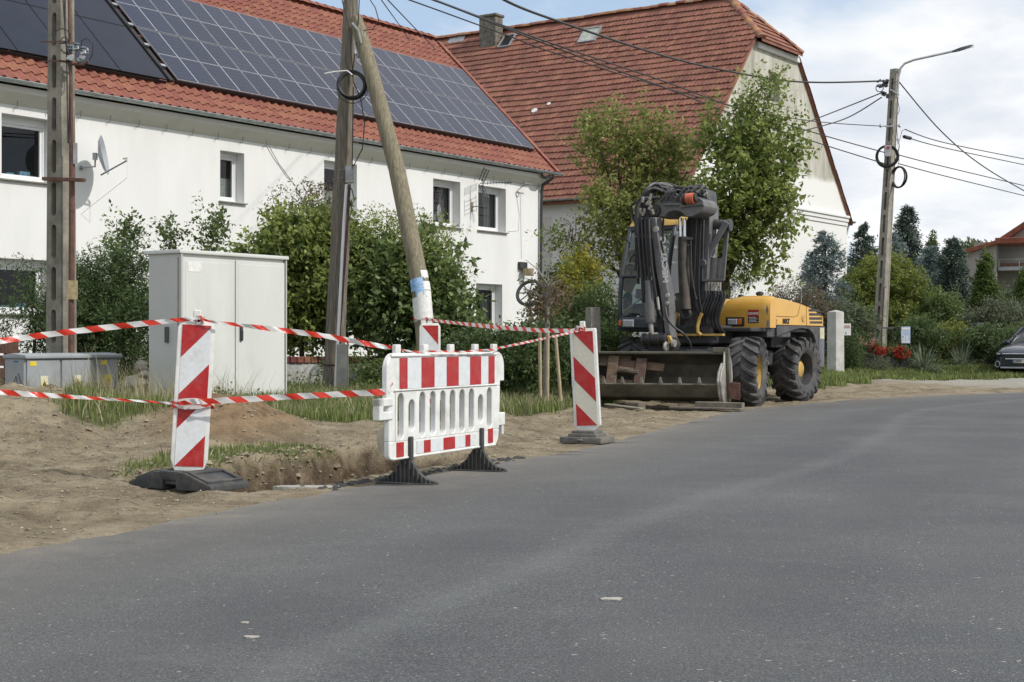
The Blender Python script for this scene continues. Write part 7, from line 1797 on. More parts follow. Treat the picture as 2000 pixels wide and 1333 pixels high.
for i in range(9): c = XB(1250 + rr.uniform(0, 34), 396 + rr.uniform(-8, 30), -1.3); mb.tube([c, c + Vector((rr.uniform(-.03, .05), -.02, rr.uniform(.05, .1)))], .024, 6)
for i in range(6): c = XB(1340 + i * 7, 372 + rr.uniform(-3, 10), -.9); mb.tube([c, c + Vector((.05, -.02, rr.uniform(.02, .06)))], .022, 6)
mb.build('hose_fitting', M['worn_steel'], EX)
mb = MB(); mb.tube([XB(1284, 580, -1.36), XB(1287, 605, -1.36)], .022, 6); mb.build('spiral_guard', M['worn_steel'], EX)
# ---- coupler
mb = MB(); mb.tube([XB(1258, 663, -1.3), XB(1302, 662, -1.3)], .085, 14)
for px in (1258, 1270, 1290, 1302): mb.tube([XB(px - 2, 663, -1.3), XB(px + 2, 663, -1.3)], .11, 14)
cp = mb.build('coupler', M['arm_black'], EX, smooth=True)
plate([(1262, 664), (1310, 655), (1318, 672), (1312, 690), (1266, 690)], -1.2, -.95, 'coupler_plate', M['arm_black'], cp)
plate([(1301, 656), (1308, 655), (1313, 668), (1306, 672)], -1.34, -1.28, 'coupler_lock', M['yellow_old'], cp)
mb = MB(); mb.torus(XB(1301, 677, -1.4), EL_, .055, .03, 14, 6); mb.tube([XB(1313, 670, -1.36), XB(1319, 671, -1.36)], .06, 10); mb.build('pin_eye', M['worn_steel'], cp, smooth=True)
# ---- wide bucket
KR = P(1414, 740, 23.2); KR.z = 0; KL_ = Vector((.945, -.327, 0)); KF = Vector((-.327, -.945, 0)); KW = 2.26
def K(w, p, z): return KR - KL_ * (KW - w) + KF * p + Vector((0, 0, z))      # w 0 left .. KW right, p towards the street
BK = MB(); pr = [(-.02, .905), (-.30, .88), (-.50, .72), (-.56, .50), (-.48, .30), (-.28, .17), (0, .135), (.20, .20), (.34, .40)]
th = .035
inn = []
for i, (p, z) in enumerate(pr):
    a = Vector(pr[max(i - 1, 0)]); b_ = Vector(pr[min(i + 1, len(pr) - 1)]); d = (b_ - a).normalized(); inn.append((p + (-d.y) * -th * -1, z + d.x * th))
v = []
for w in (0, KW): v += [K(w, p, z) for p, z in pr]
for w in (0, KW): v += [K(w, p, z) for p, z in inn]
n_ = len(pr); fs = []
for i in range(n_ - 1): fs += [(i, i + 1, n_ + i + 1, n_ + i), (2 * n_ + i, 3 * n_ + i, 3 * n_ + i + 1, 2 * n_ + i + 1)]
fs += [(0, n_, 3 * n_, 2 * n_), (n_ - 1, 3 * n_ - 1, 4 * n_ - 1, 2 * n_ - 1)[::1]]
BK.add(v, fs); bk_ = BK.build('bucket', M['bucket_steel'], EX, smooth=True)
mb = MB(); mb.obox(K(0, -.05, .87), KL_ * KW, KF * .06, (0, 0, .045)); mb.build('top_lip', M['bucket_steel'], bk_, bevel=.012, segs=1)
mb = MB(); mb.prism([K(0, .30, .34), K(0, .345, .40), K(0, .335, .415), K(0, .27, .335)], KL_ * KW); mb.build('cutting_edge', M['bucket_steel'], bk_)
for i in range(7):
    w = .10 + i * (KW - .42) / 6; mb = MB()
    v = [K(w + x, p, z) for x, p, z in ((-.035, .30, .37), (.035, .30, .37), (.03, .35, .43), (-.03, .35, .43), (-.012, .37, .53), (.025, .37, .52), (.035, .33, .44), (-.03, .31, .46))]
    mb.add(v, [(0, 1, 2, 3), (3, 2, 5, 4), (0, 3, 4, 7), (1, 6, 5, 2), (7, 4, 5, 6), (0, 7, 6, 1)]); mb.build('tooth', M['worn_steel'], bk_, bevel=.008, segs=1)
side_out = [(-.02, .95), (-.32, .90), (-.52, .73), (-.58, .50), (-.5, .28), (-.29, .14), (0, .10), (.18, .13), (.32, .28), (.40, .46), (.34, .60), (.10, .72), (.05, .90)]
for w, nm in ((KW, 1), (-.03, 0)):
    mb = MB(); mb.prism([K(w, p, z) for p, z in side_out], KL_ * .03); mb.build('side_plate', M['worn_steel'] if nm else M['bucket_steel'], bk_, bevel=.006, segs=1)
mb = MB(); mb.prism([K(KW - .0, p, z) for p, z in ((.10, .74), (.36, .60), (.43, .46), (.34, .27), (.18, .12), (.08, .10), (.10, .3), (.05, .5))], KL_ * -.012 - KF * -.0 + KL_ * -.02); mb.build('side_cutter', M['worn_steel'], bk_, bevel=.006, segs=1)
mb = MB(); mb.prism([K(KW + .035, p, z) for p, z in ((-.05, .96), (.03, .98), (.06, .88), (-.02, .5), (-.04, .14), (-.12, .12), (-.2, .5))], KL_ * .05); mb.prism([K(KW - .18, p, z) for p, z in ((-.10, .90), (.02, .90), (.02, .98), (-.1, .96))], KL_ * .2); mb.build('hanger_plate', M['bucket_steel'], bk_, bevel=.008, segs=1)
# ---- broken pallet leaning in the bucket, boards under it
PT = thing('broken_pallet', 'broken brown wooden pallet leaning inside the excavator bucket', 'pallet', K(.5, 0, .4))
def board(a, b_, w, t, parent, m, nm='board'):
    mb = MB(); mb.beam(a, b_, w, t, up=KF + Vector((0, 0, .5))); return mb.build(nm, m, parent, bevel=.006, segs=1)
for (w0, z0, w1, z1, p_, wd) in ((-.02, .83, .72, .77, -.16, .15), (.0, .50, .30, .47, -.1, .10), (.22, .75, 1.28, .655, -.10, .14), (.2, .43, .80, .40, .02, .12), (.55, .63, .95, .585, .0, .10)):
    board(K(max(w0, .04), p_, z0), K(w1, p_, z1), wd, .03, PT, M['plank'])
for w, zt in ((.42, .84), (.88, .80)): board(K(w + .03, .12, .33), K(w + .05, -.06, zt), .17, .035, PT, M['plank'], 'bearer')
mb = MB(); mb.beam(K(.58, .04, .63), K(.9, .04, .585), .07, .05); mb.build('board', M['plank_old'], PT, bevel=.005, segs=1)
def lone(nm, pts, label, cat, m, bev=.008):
    mb = MB()
    for a, b_, w, h in pts: mb.beam(a, b_, w, h)
    o = mb.build(nm, m, bevel=bev, segs=1, origin=tuple(pts[0][0])); tag(o, label, cat); return o
g1 = P(1360, 789, 23.0); g1.z = .10; g2 = P(1452, 792, 22.7); g2.z = .09
lone('timber_beam', [(g1, g2, .16, .09)], 'weathered timber beam lying under the right end of the bucket by the front tyre', 'timber', M['plank_old'])
g1 = P(1310, 795, 23.1); g1.z = .05; g2 = P(1450, 798, 22.6); g2.z = .04
lone('timber_board', [(g1, g2, .20, .035)], 'flat grey board lying beneath the timber beam under the bucket', 'board', M['plank_old'])
g1 = P(1184, 793, 23.0); g1.z = .10; g2 = P(1256, 800, 22.6); g2.z = .05
lone('loose_board', [(g1, g2, .14, .022)], 'thin pale board sticking out under the left of the bucket', 'board', M['plank_old'])
g1 = P(1228, 795, 23.3); g1.z = .05; g2 = P(1254, 797, 23.1); g2.z = .05
lone('support_block', [(g1, g2, .18, .14)], 'dark wooden block under the left part of the bucket', 'block', M['plank_old'])
mb = MB(); c = P(1437, 760, 23.05); mb.prism([c + KL_ * x + Vector((0, 0, z)) for x, z in ((-.10, -.15), (.06, -.17), (.06, .09), (-.06, .11), (-.12, .08))], KF * -.05); mb.tube([c + KL_ * .065 + Vector((0, 0, .11)) + KF * .02, c + KL_ * .07 + Vector((0, 0, -.18)) + KF * .02], .008, 5)
tag(mb.build('wheel_chock', M['rust'], bevel=.008, segs=1, origin=tuple(c)), 'brown steel plate wedged between the bucket and the front tyre', 'chock')
# ------------------------------------------------------------------ parked car, only its nose is in the picture
M['car_paint'] = mat('car_paint', (.010, .013, .026), .25, var=.1, scale=3, coat=.6)
M['car_black'] = mat('car_black', (.012, .012, .013), .6, var=.2)
M['car_glass'] = glass_mat('car_glass', (.25, .28, .30), 1.0)
cf = Vector((-.60, -.80, 0)); cs = Vector((-.80, .60, 0))       # forward; towards its own right side (image left)
cpos = P(1997, 738, 42.4)
CO = Vector((cpos.x, 42.4, 0)); cz0 = gz(CO.x, CO.y)
CAR = thing('parked_car', 'dark blue estate car with chrome grille surround parked facing the camera at the right edge', 'car', CO + Vector((0, 0, cz0)))
def K2(f, s, z): return CO + cf * f + cs * s + Vector((0, 0, z * .91 + cz0))
# body by cross sections along the car (f from nose 0 back), half widths and heights
secs = [  # f, half width low, half width belt, z bottom, z belt, z top(centre)
    (0.02, .62, .60, .30, .62, .78), (-.10, .78, .76, .27, .68, .86), (-.28, .88, .84, .25, .78, .95), (-.60, .94, .88, .25, .90, 1.02), (-1.05, .945, .90, .25, .97, 1.08), (-1.45, .945, .92, .25, 1.00, 1.12),
    (-2.6, .945, .93, .25, 1.03, 1.14), (-3.8, .94, .92, .26, 1.06, 1.16), (-4.45, .90, .86, .32, 1.06, 1.14), (-4.72, .80, .76, .38, 1.0, 1.05)]
def ring(f, wl, wb, z0, z1, zt): return [(f, wl * .92, z0), (f, wl, z0 + .12), (f, wl, (z0 + z1) / 2), (f, wb, z1), (f, wb * .82, z1 + (zt - z1) * .75), (f, wb * .45, zt - .005), (f, 0, zt)]
mb = MB(); v = []
for q in secs:
    r_ = ring(*q); full = r_ + [(f, -s, z) for f, s, z in r_[-2::-1]]; v += [K2(*p) for p in full]
n_ = 13; fs = [(i * n_ + j, i * n_ + j + 1, (i + 1) * n_ + j + 1, (i + 1) * n_ + j) for i in range(len(secs) - 1) for j in range(n_ - 1)] + [(i * n_ + n_ - 1, i * n_, (i + 1) * n_, (i + 1) * n_ + n_ - 1) for i in range(len(secs) - 1)] + [tuple(range(n_)), tuple((len(secs) - 1) * n_ + j for j in range(n_))]
mb.add(v, fs); mb.build('body', M['car_paint'], CAR, smooth=True)
# greenhouse
gh = [(-1.35, .80, 1.10, 1.10), (-2.05, .66, 1.10, 1.62), (-2.6, .64, 1.10, 1.68), (-3.7, .62, 1.10, 1.66), (-4.55, .70, 1.10, 1.14)]
mb = MB(); v = []
for f, w, z0, z1 in gh: v += [K2(f, w + .14, z0), K2(f, w, z1 - .05), K2(f, w * .6, z1), K2(f, -w * .6, z1), K2(f, -w, z1 - .05), K2(f, -w - .14, z0)]
fs = [(i * 6 + j, i * 6 + j + 1, i * 6 + 7 + j, i * 6 + 6 + j) for i in range(4) for j in range(5)]
mb.add(v, fs); mb.build('cabin_glass', M['car_glass'], CAR, smooth=True)
mb = MB(); v = []
for f, w, z0, z1 in gh[1:4]: v += [K2(f, w + .01, z1 - .04), K2(f, w * .6, z1 + .012), K2(f, -w * .6, z1 + .012), K2(f, -w - .01, z1 - .04)]
mb.add(v, [(i * 4 + j, i * 4 + j + 1, i * 4 + 5 + j, i * 4 + 4 + j) for i in range(2) for j in range(3)]); 
for s_ in (1, -1): mb.beam(K2(-1.38, s_ * .88, 1.1), K2(-2.05, s_ * .66, 1.60), .07, .05); mb.beam(K2(-2.9, s_ * .80, 1.1), K2(-2.9, s_ * .64, 1.64), .08, .05)
mb.build('roof', M['car_paint'], CAR, smooth=True)
for s_ in (1, -1):
    for f in (-.88, -3.66):
        mb = MB(); c = K2(f, s_ * .82, .35); mb.lathe([(.20, -.10), (.32, -.11), (.35, -.07), (.355, 0), (.35, .07), (.32, .11), (.20, .10)], c, cs, 28); w_ = mb.build('wheel', M['tyre'], CAR, smooth=True)
        mb = MB(); mb.lathe([(.215, .09 * s_), (.20, .06 * s_), (.06, .085 * s_), (0, .085 * s_)], c, cs, 20); mb.build('rim', M['galv'], w_, smooth=True)
        mb = MB(); mb.lathe([(.40, .03 * s_), (.40, .135 * s_), (.38, .14 * s_)], c + Vector((0, 0, .02)), cs, 28); mb.build('wheel_arch', M['car_black'], CAR)
    mb = MB(); c = K2(-1.62, s_ * 1.03, 1.12); mb.box(c, (.12, .22, .15), Matrix((cf, cs, Vector((0, 0, 1)))).transposed()); mb.build('mirror', M['car_paint'], CAR, bevel=.04, segs=2)
    mb = MB(); mb.poly([K2(*p) for p in ((-.06, s_ * .60, .80), (-.16, s_ * .80, .82), (-.42, s_ * .895, .90), (-.40, s_ * .87, .78), (-.16, s_ * .80, .70), (-.05, s_ * .60, .70))]); mb.prism([K2(*p) for p in ((.0, s_ * .58, .705), (-.12, s_ * .80, .705), (-.12, s_ * .80, .80), (.0, s_ * .58, .79))], cf * .05); hl = mb.build('headlight', M['car_black'], CAR, bevel=.01, segs=1)
    mb = MB(); mb.prism([K2(*p) for p in ((.055, s_ * .62, .74), (-.02, s_ * .74, .745), (-.02, s_ * .74, .80), (.055, s_ * .62, .785))], cf * .02); mb.build('lens', M['lens'], hl)
    mb = MB(); mb.torus(K2(-.02, s_ * .72, .43), cf + cs * s_ * .5, .085, .02, 18, 6); mb.build('fog_lamp', M['galv'], CAR, smooth=True)
mb = MB(); mb.prism([K2(*p) for p in ((.045, .46, .60), (.06, -.46, .60), (.045, -.54, .76), (.03, .54, .76))], cf * .03); gr = mb.build('grille', M['car_black'], CAR)
mb = MB(); mb.tube([K2(.085, .46, .60), K2(.09, -.46, .60), K2(.075, -.54, .76), K2(.075, .54, .76), K2(.085, .46, .60)], .016, 6); mb.build('chrome_surround', M['chrome'], gr, smooth=True)
mb = MB(); mb.prism([K2(*p) for p in ((.055, .26, .475), (.055, -.26, .475), (.055, -.26, .59), (.055, .26, .59))], cf * .02); pl = mb.build('number_plate', M['print_white'], CAR)
mb = MB(); mb.prism([K2(*p) for p in ((.076, .26, .478), (.076, .215, .478), (.076, .215, .587), (.076, .26, .587))], cf * .003); mb.build('plate_band', M['print_blue'], pl)
text_mesh('plate_lettering', 'DSW', .115, tuple(K2(.080, .20, .49)), -cs, (0, 0, 1), M['print_black'], pl, .001, bold=.003, xscale=.8)
mb = MB(); mb.prism([K2(*p) for p in ((.04, .62, .30), (.06, -.62, .30), (.05, -.62, .36), (.03, .62, .36))], cf * .03); mb.build('skid_plate', M['galv'], CAR, bevel=.01, segs=1)
mb = MB(); mb.prism([K2(*p) for p in ((.03, .5, .37), (.05, -.5, .37), (.05, -.45, .46), (.03, .45, .46))], cf * .025); mb.build('air_intake', M['car_black'], CAR)
# ------------------------------------------------------------------ plants
def unit(a): return a / np.maximum(np.linalg.norm(a, axis=-1, keepdims=True), 1e-6)
def pb3(px, py, Y, rx, ry, ryd=None):
    """ellipsoid: photo centre, photo radii, depth radius in metres"""
    c = P(px, py, Y); return (c.x, c.y, c.z, rx * Y / F, (ryd if ryd is not None else rx * Y / F * .85), ry * Y / F)
def sample_blobs(blobs, n, r, shell=.55):
    w = np.array([b[3] * b[4] * b[5] for b in blobs]) ** .75; w /= w.sum(); k = r.choice(len(blobs), n, p=w); B = np.array(blobs)[k]
    d = unit(r.normal(size=(n, 3))); rad = r.random(n) ** (shell / 1.5)
    return B[:, :3] + d * B[:, 3:6] * rad[:, None], unit(d / np.maximum(B[:, 3:6], .05)), rad
def leaf_quads(p, ax, nrm, L, W):
    s = np.cross(ax, nrm); s = unit(s); L = L[:, None]; W = W[:, None]
    return np.stack([p, p + ax * L * .45 + s * W * .5 - nrm * L * .06, p + ax * L, p + ax * L * .45 - s * W * .5 - nrm * L * .06], 1)
def leafy(parent, name, mt, blobs, twigs, per, tl, ls, seed, up=.35, out_=.7, shell=.5, aspect=.55, droop=.25, spread=.10, zmin=None, clump=.55):
    r = np.random.default_rng(seed); st, od, rad = sample_blobs(blobs, twigs, r, shell)
    nc = max(4, twigs // 9); sc, oc, _ = sample_blobs(blobs, nc, r, shell); kc = r.integers(0, nc, twigs); inc = r.random(twigs) < clump
    sz = np.mean([min(b[3:6]) for b in blobs]); st[inc] = (sc[kc] + r.normal(size=(twigs, 3)) * sz * .20)[inc]; od[inc] = unit(oc[kc] + r.normal(size=(twigs, 3)) * .4)[inc]
    td = unit(od * out_ + np.array([0, 0, up]) + r.normal(size=(twigs, 3)) * .45)
    tlv = tl * r.uniform(.5, 1.4, twigs)
    t = r.random((twigs, per)); idx = np.repeat(np.arange(twigs), per); t = t.ravel()
    p = st[idx] + td[idx] * (t * tlv[idx])[:, None] + r.normal(size=(len(idx), 3)) * spread * (1 - .6 * t)[:, None] + np.array([0, 0, -1.]) * (droop * (t * tlv[idx]) ** 2)[:, None]
    ax = unit(td[idx] * .45 + r.normal(size=(len(idx), 3)) * .7 + np.array([0, 0, -.25]))
    nr = unit(r.normal(size=(len(idx), 3)) * .6 + np.array([0.1, -.15, .75])); nr = unit(nr - ax * (nr * ax).sum(1, keepdims=True))
    L_ = ls * r.uniform(.6, 1.35, len(idx))
    if zmin is not None:
        k = p[:, 2] > zmin; p, ax, nr, L_ = p[k], ax[k], nr[k], L_[k]
    return np_mesh(name, leaf_quads(p, ax, nr, L_, L_ * aspect), 4, mt, parent)
def limbs(parent, name, mt, base, blobs, n, seed, r0=.09, split=.35, wig=.12, r1=.012):
    """trunk that splits into limbs reaching into the crown"""
    rr = random.Random(seed); mb = MB(); base = Vector(base); rnp = np.random.default_rng(seed)
    ends, _, _ = sample_blobs(blobs, n, rnp, .9); zc = min(b[2] - b[5] * .7 for b in blobs)
    cxy = Vector((np.mean([b[0] for b in blobs]), np.mean([b[1] for b in blobs]), 0))
    fork = Vector((base.x * .75 + cxy.x * .25, base.y * .75 + cxy.y * .25, base.z + max(.3, (zc - base.z) * .8 + .25)))
    mb.tube([base - Vector((0, 0, .1)), base.lerp(fork, .5) + Vector((rr.uniform(-.04, .04), 0, 0)), fork], [r0 * 1.25, r0, r0 * .85], 9)
    for e in ends:
        e = Vector(e); m1 = fork.lerp(e, .35) + Vector((rr.uniform(-wig, wig), rr.uniform(-wig, wig), .18 + rr.uniform(0, wig))); m2 = fork.lerp(e, .7) + Vector((rr.uniform(-wig, wig), rr.uniform(-wig, wig), .10))
        q_ = r0 * rr.uniform(.3, .6); mb.tube([fork, m1, m2, e], [q_, q_ * .7, q_ * .4, r1], 5, cap=False)
    return mb.build(name, mt, parent, smooth=True, fixn=False)
M['bark'] = mat('bark', (.085, .068, .052), .95, var=.35, scale=9, bump=.5, bscale=30)
M['bark_grey'] = mat('bark_grey', (.20, .19, .17), .9, var=.25, scale=9, bump=.3, stretch=(4, 4, 1))
M['twig_red'] = mat('twig_red', (.115, .065, .048), .9, var=.3, scale=9)
LM = {
 'pear': leaf_mat('pear_leaf', (.205, .27, .070), (.38, .42, .14), 0.54, .5, .4),
 'pear_autumn': leaf_mat('pear_autumn_leaf', (.235, .275, .078), (.40, .40, .14), 0.54, .5, .35),
 'hop': leaf_mat('hop_leaf', (.23, .29, .075), (.42, .46, .15), 0.52, .5, .42),
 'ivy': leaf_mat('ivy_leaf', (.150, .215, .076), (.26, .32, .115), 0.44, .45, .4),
 'yew': leaf_mat('yew_needle', (.070, .115, .042), (.14, .19, .065), 0.42, .6, .4),
 'shoot': leaf_mat('shoot_leaf', (.125, .180, .062), (.23, .28, .10), 0.52, .5, .35),
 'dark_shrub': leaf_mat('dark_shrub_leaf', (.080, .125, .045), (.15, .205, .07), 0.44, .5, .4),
 'yellow': leaf_mat('yellow_leaf', (.30, .27, .04), (.55, .47, .07), 0.50, .5, .3),
 'golden': leaf_mat('golden_leaf', (.185, .225, .045), (.32, .34, .075), 0.48, .5, .38),
 'blue': leaf_mat('blue_needle', (.19, .25, .245), (.34, .40, .39), 0.34, .6, .35),
 'bluegreen': leaf_mat('bluegreen_needle', (.085, .125, .10), (.17, .22, .18), 0.34, .6, .4),
 'thuja': leaf_mat('thuja_leaf', (.085, .140, .034), (.165, .215, .055), 0.44, .6, .38),
 'greygreen': leaf_mat('greygreen_leaf', (.145, .170, .105), (.235, .255, .165), 0.48, .6, .35),
 'yucca': leaf_mat('yucca_leaf', (.15, .19, .125), (.29, .32, .21), 0.40, .5, .3),
 'brown': leaf_mat('brown_leaf', (.150, .100, .065), (.24, .165, .105), 0.46, .7, .35),
 'red': leaf_mat('red_petal', (.50, .02, .018), (.62, .10, .05), 0.42, .5, .25),
 'pink': leaf_mat('pink_petal', (.62, .25, .22), (.75, .55, .48), 0.42, .5, .2),
 'far': leaf_mat('far_leaf', (.11, .14, .065), (.18, .20, .10), 0.46, .6, .3),
}
def shrub(name, label, cat, base, blobs, parts, trunk=None, group=None):
    """parts: (part name, leaf material, twigs, per, twig length, leaf size, kwargs)"""
    b = Vector(base); t = thing(name, label, cat, b, 0, group)
    for i, (pn, m, tw, per, tl, ls, kw) in enumerate(parts):
        kw = dict(kw); bl_ = kw.pop('blobs', blobs); leafy(t, pn, LM[m], bl_, tw, per, tl, ls, hash_(label) + i, **kw)
    if trunk:
        m, n_, r0 = trunk; limbs(t, 'trunk', m, b, blobs, n_, hash_(label) + 9, r0)
    return t
def hash_(s):
    h = 7
    for ch in s: h = (h * 131 + ord(ch)) % 100003
    return h
def gb_(px, Y): p = P(px, 666, Y); return (p.x, Y, gz(p.x, Y))

# --- the two pear trees behind the excavator
bl_ = [pb3(1185, 300, 31, 62, 78), pb3(1250, 340, 31, 75, 95), pb3(1325, 350, 31, 45, 70), pb3(1215, 430, 30.5, 70, 75), pb3(1160, 420, 30.5, 30, 60), pb3(1300, 430, 31, 70, 70), pb3(1180, 520, 30.5, 48, 55)]
shrub('pear_tree', 'thin yellowing pear tree left of the excavator arm, against the red roof', 'tree', gb_(1225, 31), bl_,
      [('crown', 'pear_autumn', 600, 19, .48, .108, dict(up=.9, out_=.4, shell=.8)), ('top_shoots', 'pear_autumn', 90, 26, .75, .075, dict(up=1.8, out_=.2, shell=.3, blobs=[pb3(1185, 270, 31, 55, 50), pb3(1245, 275, 31, 45, 45), pb3(1315, 295, 31, 40, 35)]))], (M['bark'], 26, .11))
bl_ = [pb3(1460, 270, 30, 62, 62), pb3(1405, 315, 30, 36, 50), pb3(1500, 330, 29.5, 72, 80), pb3(1440, 400, 29.5, 95, 85), pb3(1520, 420, 29.3, 45, 55), pb3(1400, 470, 29.8, 62, 75), pb3(1470, 500, 29.5, 45, 40), pb3(1375, 420, 30, 38, 55)]
shrub('pear_tree', 'dense green pear tree right behind the excavator, in front of the white gable', 'tree', gb_(1405, 30), bl_,
      [('crown', 'pear', 820, 19, .46, .118, dict(up=.55, out_=.6, shell=.75)), ('top_shoots', 'pear', 60, 26, .85, .08, dict(up=2.0, out_=.2, shell=.3, blobs=[pb3(1488, 215, 30, 40, 45), pb3(1395, 262, 30, 32, 30), pb3(1540, 260, 29.6, 25, 40)]))], (M['bark'], 34, .13))
# branches of the right tree hanging low with needles: a small spruce behind the cab
bl_ = [pb3(1440, 520, 33, 36, 45), pb3(1400, 545, 33, 40, 40)]
shrub('spruce_tree', 'small dark spruce peeping out behind the yellow engine hood', 'tree', gb_(1425, 33), bl_, [('crown', 'bluegreen', 260, 34, .45, .05, dict(up=.0, aspect=.22, spread=.05, droop=.1))], (M['bark'], 8, .05))
# --- growth in front of the white house
bl_ = [pb3(215, 605, 25, 58, 95), pb3(250, 570, 25, 40, 65), pb3(170, 630, 24.5, 48, 85), pb3(240, 660, 24.5, 58, 65), pb3(130, 660, 24.2, 48, 55)]
shrub('yew_bush', 'dark green feathery yew filling the gap between the concrete pole and the tall cabinet', 'bush', gb_(205, 24.8), bl_, [('foliage', 'yew', 1500, 32, .55, .075, dict(up=.5, out_=.75, aspect=.28, spread=.06, shell=.5))], (M['bark'], 12, .05))
bl_ = [pb3(60, 610, 24.5, 55, 62), pb3(75, 560, 24.5, 26, 40)]
shrub('yew_bush', 'sparse yew sprays in front of the lower left house window', 'bush', gb_(70, 24.5), bl_, [('foliage', 'yew', 150, 34, .62, .07, dict(up=.15, out_=1.0, aspect=.26, spread=.05))], (M['bark'], 10, .03))
for k, (px, top, w, n_) in enumerate(((238, 415, 38, 40), (328, 415, 30, 30), (412, 395, 34, 38))):
    bl_ = [pb3(px, (top + 560) / 2 + 10, 26.5, w * .38, (540 - top) / 2 - 12), pb3(px + 4, top + 62, 26.5, w * .3, 30)]
    shrub('leggy_shrub', ['tall leggy shrub with thin shoots rising above the yew', 'leggy shrub shoots showing just above the tall cabinet left of its middle', 'leggy shrub shoots rising above the right half of the tall cabinet'][k], 'shrub', gb_(px, 26.5), bl_, [('foliage', 'shoot', n_, 26, .5, .08, dict(up=1.0, out_=.5, shell=.6))], (M['bark'], 9, .025))
bl_ = [pb3(545, 545, 27.5, 85, 100), pb3(610, 490, 27.8, 80, 82), pb3(505, 535, 27.5, 42, 75), pb3(660, 540, 27.2, 80, 110), pb3(590, 600, 27.4, 80, 75)]
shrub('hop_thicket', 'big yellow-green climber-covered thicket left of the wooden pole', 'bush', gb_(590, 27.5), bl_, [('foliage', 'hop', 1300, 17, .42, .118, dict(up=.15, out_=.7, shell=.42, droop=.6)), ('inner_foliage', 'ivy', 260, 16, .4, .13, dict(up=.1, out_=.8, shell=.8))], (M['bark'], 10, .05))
bl_ = [pb3(740, 550, 27, 75, 88), pb3(800, 540, 26.8, 70, 72), pb3(850, 570, 26.6, 60, 85), pb3(780, 620, 26.9, 85, 70), pb3(870, 640, 26.4, 55, 60)]
shrub('ivy_thicket', 'dark green leafy thicket between the wooden pole and the house corner', 'bush', gb_(800, 26.8), bl_, [('foliage', 'ivy', 950, 17, .42, .125, dict(up=.1, out_=.8, shell=.42, droop=.5)), ('bright_shoots', 'hop', 420, 22, .5, .07, dict(up=.2, shell=.25, droop=.8, aspect=.35, blobs=[pb3(750, 500, 27, 70, 70), pb3(840, 520, 26.7, 55, 65), pb3(800, 470, 26.9, 60, 35)]))], (M['bark'], 10, .05))
bl_ = [pb3(600, 385, 28, 55, 22), pb3(640, 400, 28, 20, 30)]
shrub('weeping_shrub', 'arching bare twigs with drooping leaves topping the thicket under the second window', 'shrub', gb_(610, 28), bl_, [('foliage', 'brown', 55, 16, .45, .07, dict(up=-.2, droop=1.6, aspect=.35)), ('green_leaves', 'shoot', 30, 16, .45, .08, dict(up=-.2, droop=1.6, aspect=.35))], (M['bark'], 16, .02))
bl_ = [pb3(985, 700, 23.5, 70, 40), pb3(1050, 690, 24, 60, 50), pb3(920, 700, 25, 55, 40)]
shrub('low_hedge', 'low dark leafy hedge behind the barrier and the tape', 'hedge', gb_(1000, 24.3), bl_, [('foliage', 'dark_shrub', 800, 18, .3, .07, dict(up=.3, shell=.4))])
def blades(name, label, cat, base, n, h, rad, mt, seed, w=.012, arch=.5):
    r = np.random.default_rng(seed); t = thing(name, label, cat, base); a = r.uniform(0, 2 * PI, n); b0 = np.array(base) + np.stack([np.cos(a), np.sin(a), a * 0], 1) * r.uniform(0, rad * .25, n)[:, None]
    el_ = r.uniform(.25, 1.35, n); L_ = h * r.uniform(.6, 1.15, n); d = np.stack([np.cos(a) * np.cos(el_), np.sin(a) * np.cos(el_), np.sin(el_)], 1); s = np.stack([-np.sin(a), np.cos(a), a * 0], 1) * w
    m = b0 + d * (L_ * .55)[:, None]; tp = b0 + d * L_[:, None] - np.array([0, 0, 1.]) * (arch * L_ * np.cos(el_) * .5)[:, None]
    np_mesh('leaf_tuft', np.stack([b0 - s, b0 + s, m + s * .9, tp, m - s * .9], 1), 5, mt, t, pat=[(0, 1, 2, 4), (4, 2, 3)]); return t
blades('ornamental_grass', 'tall fine ornamental grass by the corner of the white house', 'grass', gb_(1020, 28), 600, 1.5, .5, LM['greygreen'], 5, .006, .9)
bl_ = [pb3(1100, 600, 29, 45, 60), pb3(1150, 640, 27.5, 60, 65), pb3(1120, 680, 26.5, 60, 55), pb3(1190, 690, 26.5, 30, 45)]
shrub('garden_shrub', 'leafy green shrub behind the weathered concrete post left of the cab', 'shrub', gb_(1140, 27.5), bl_, [('foliage', 'shoot', 620, 19, .38, .075, dict(up=.4, shell=.45)), ('shade_foliage', 'dark_shrub', 300, 18, .4, .09, dict(up=.3, shell=.8))], (M['bark'], 8, .04))  # second layer of darker leaves, set deeper in the shrub
bl_ = [pb3(1115, 590, 28, 28, 26), pb3(1095, 575, 28, 16, 14), pb3(1130, 540, 28.5, 26, 34)]
shrub('yellow_shrub', 'bright yellow-leaved shrub behind the sapling stakes', 'shrub', gb_(1115, 28), bl_, [('foliage', 'yellow', 150, 18, .28, .075, dict(up=.3, shell=.5)), ('green_leaves', 'golden', 170, 18, .4, .07, dict(up=.5, shell=.7))], (M['bark'], 6, .03))
bl_ = [pb3(1130, 470, 31, 40, 75), pb3(1165, 540, 31, 30, 50)]
shrub('dry_vine', 'withered reddish vine hanging on the wall right of the house corner', 'climber', gb_(1125, 31.5), bl_, [('dead_leaves', 'brown', 110, 14, .5, .055, dict(up=-.6, droop=.8)), ('green_leaves', 'pear', 22, 16, .4, .08, dict(up=.1, blobs=[pb3(1075, 470, 31, 18, 32)]))], (M['twig_red'], 34, .02))
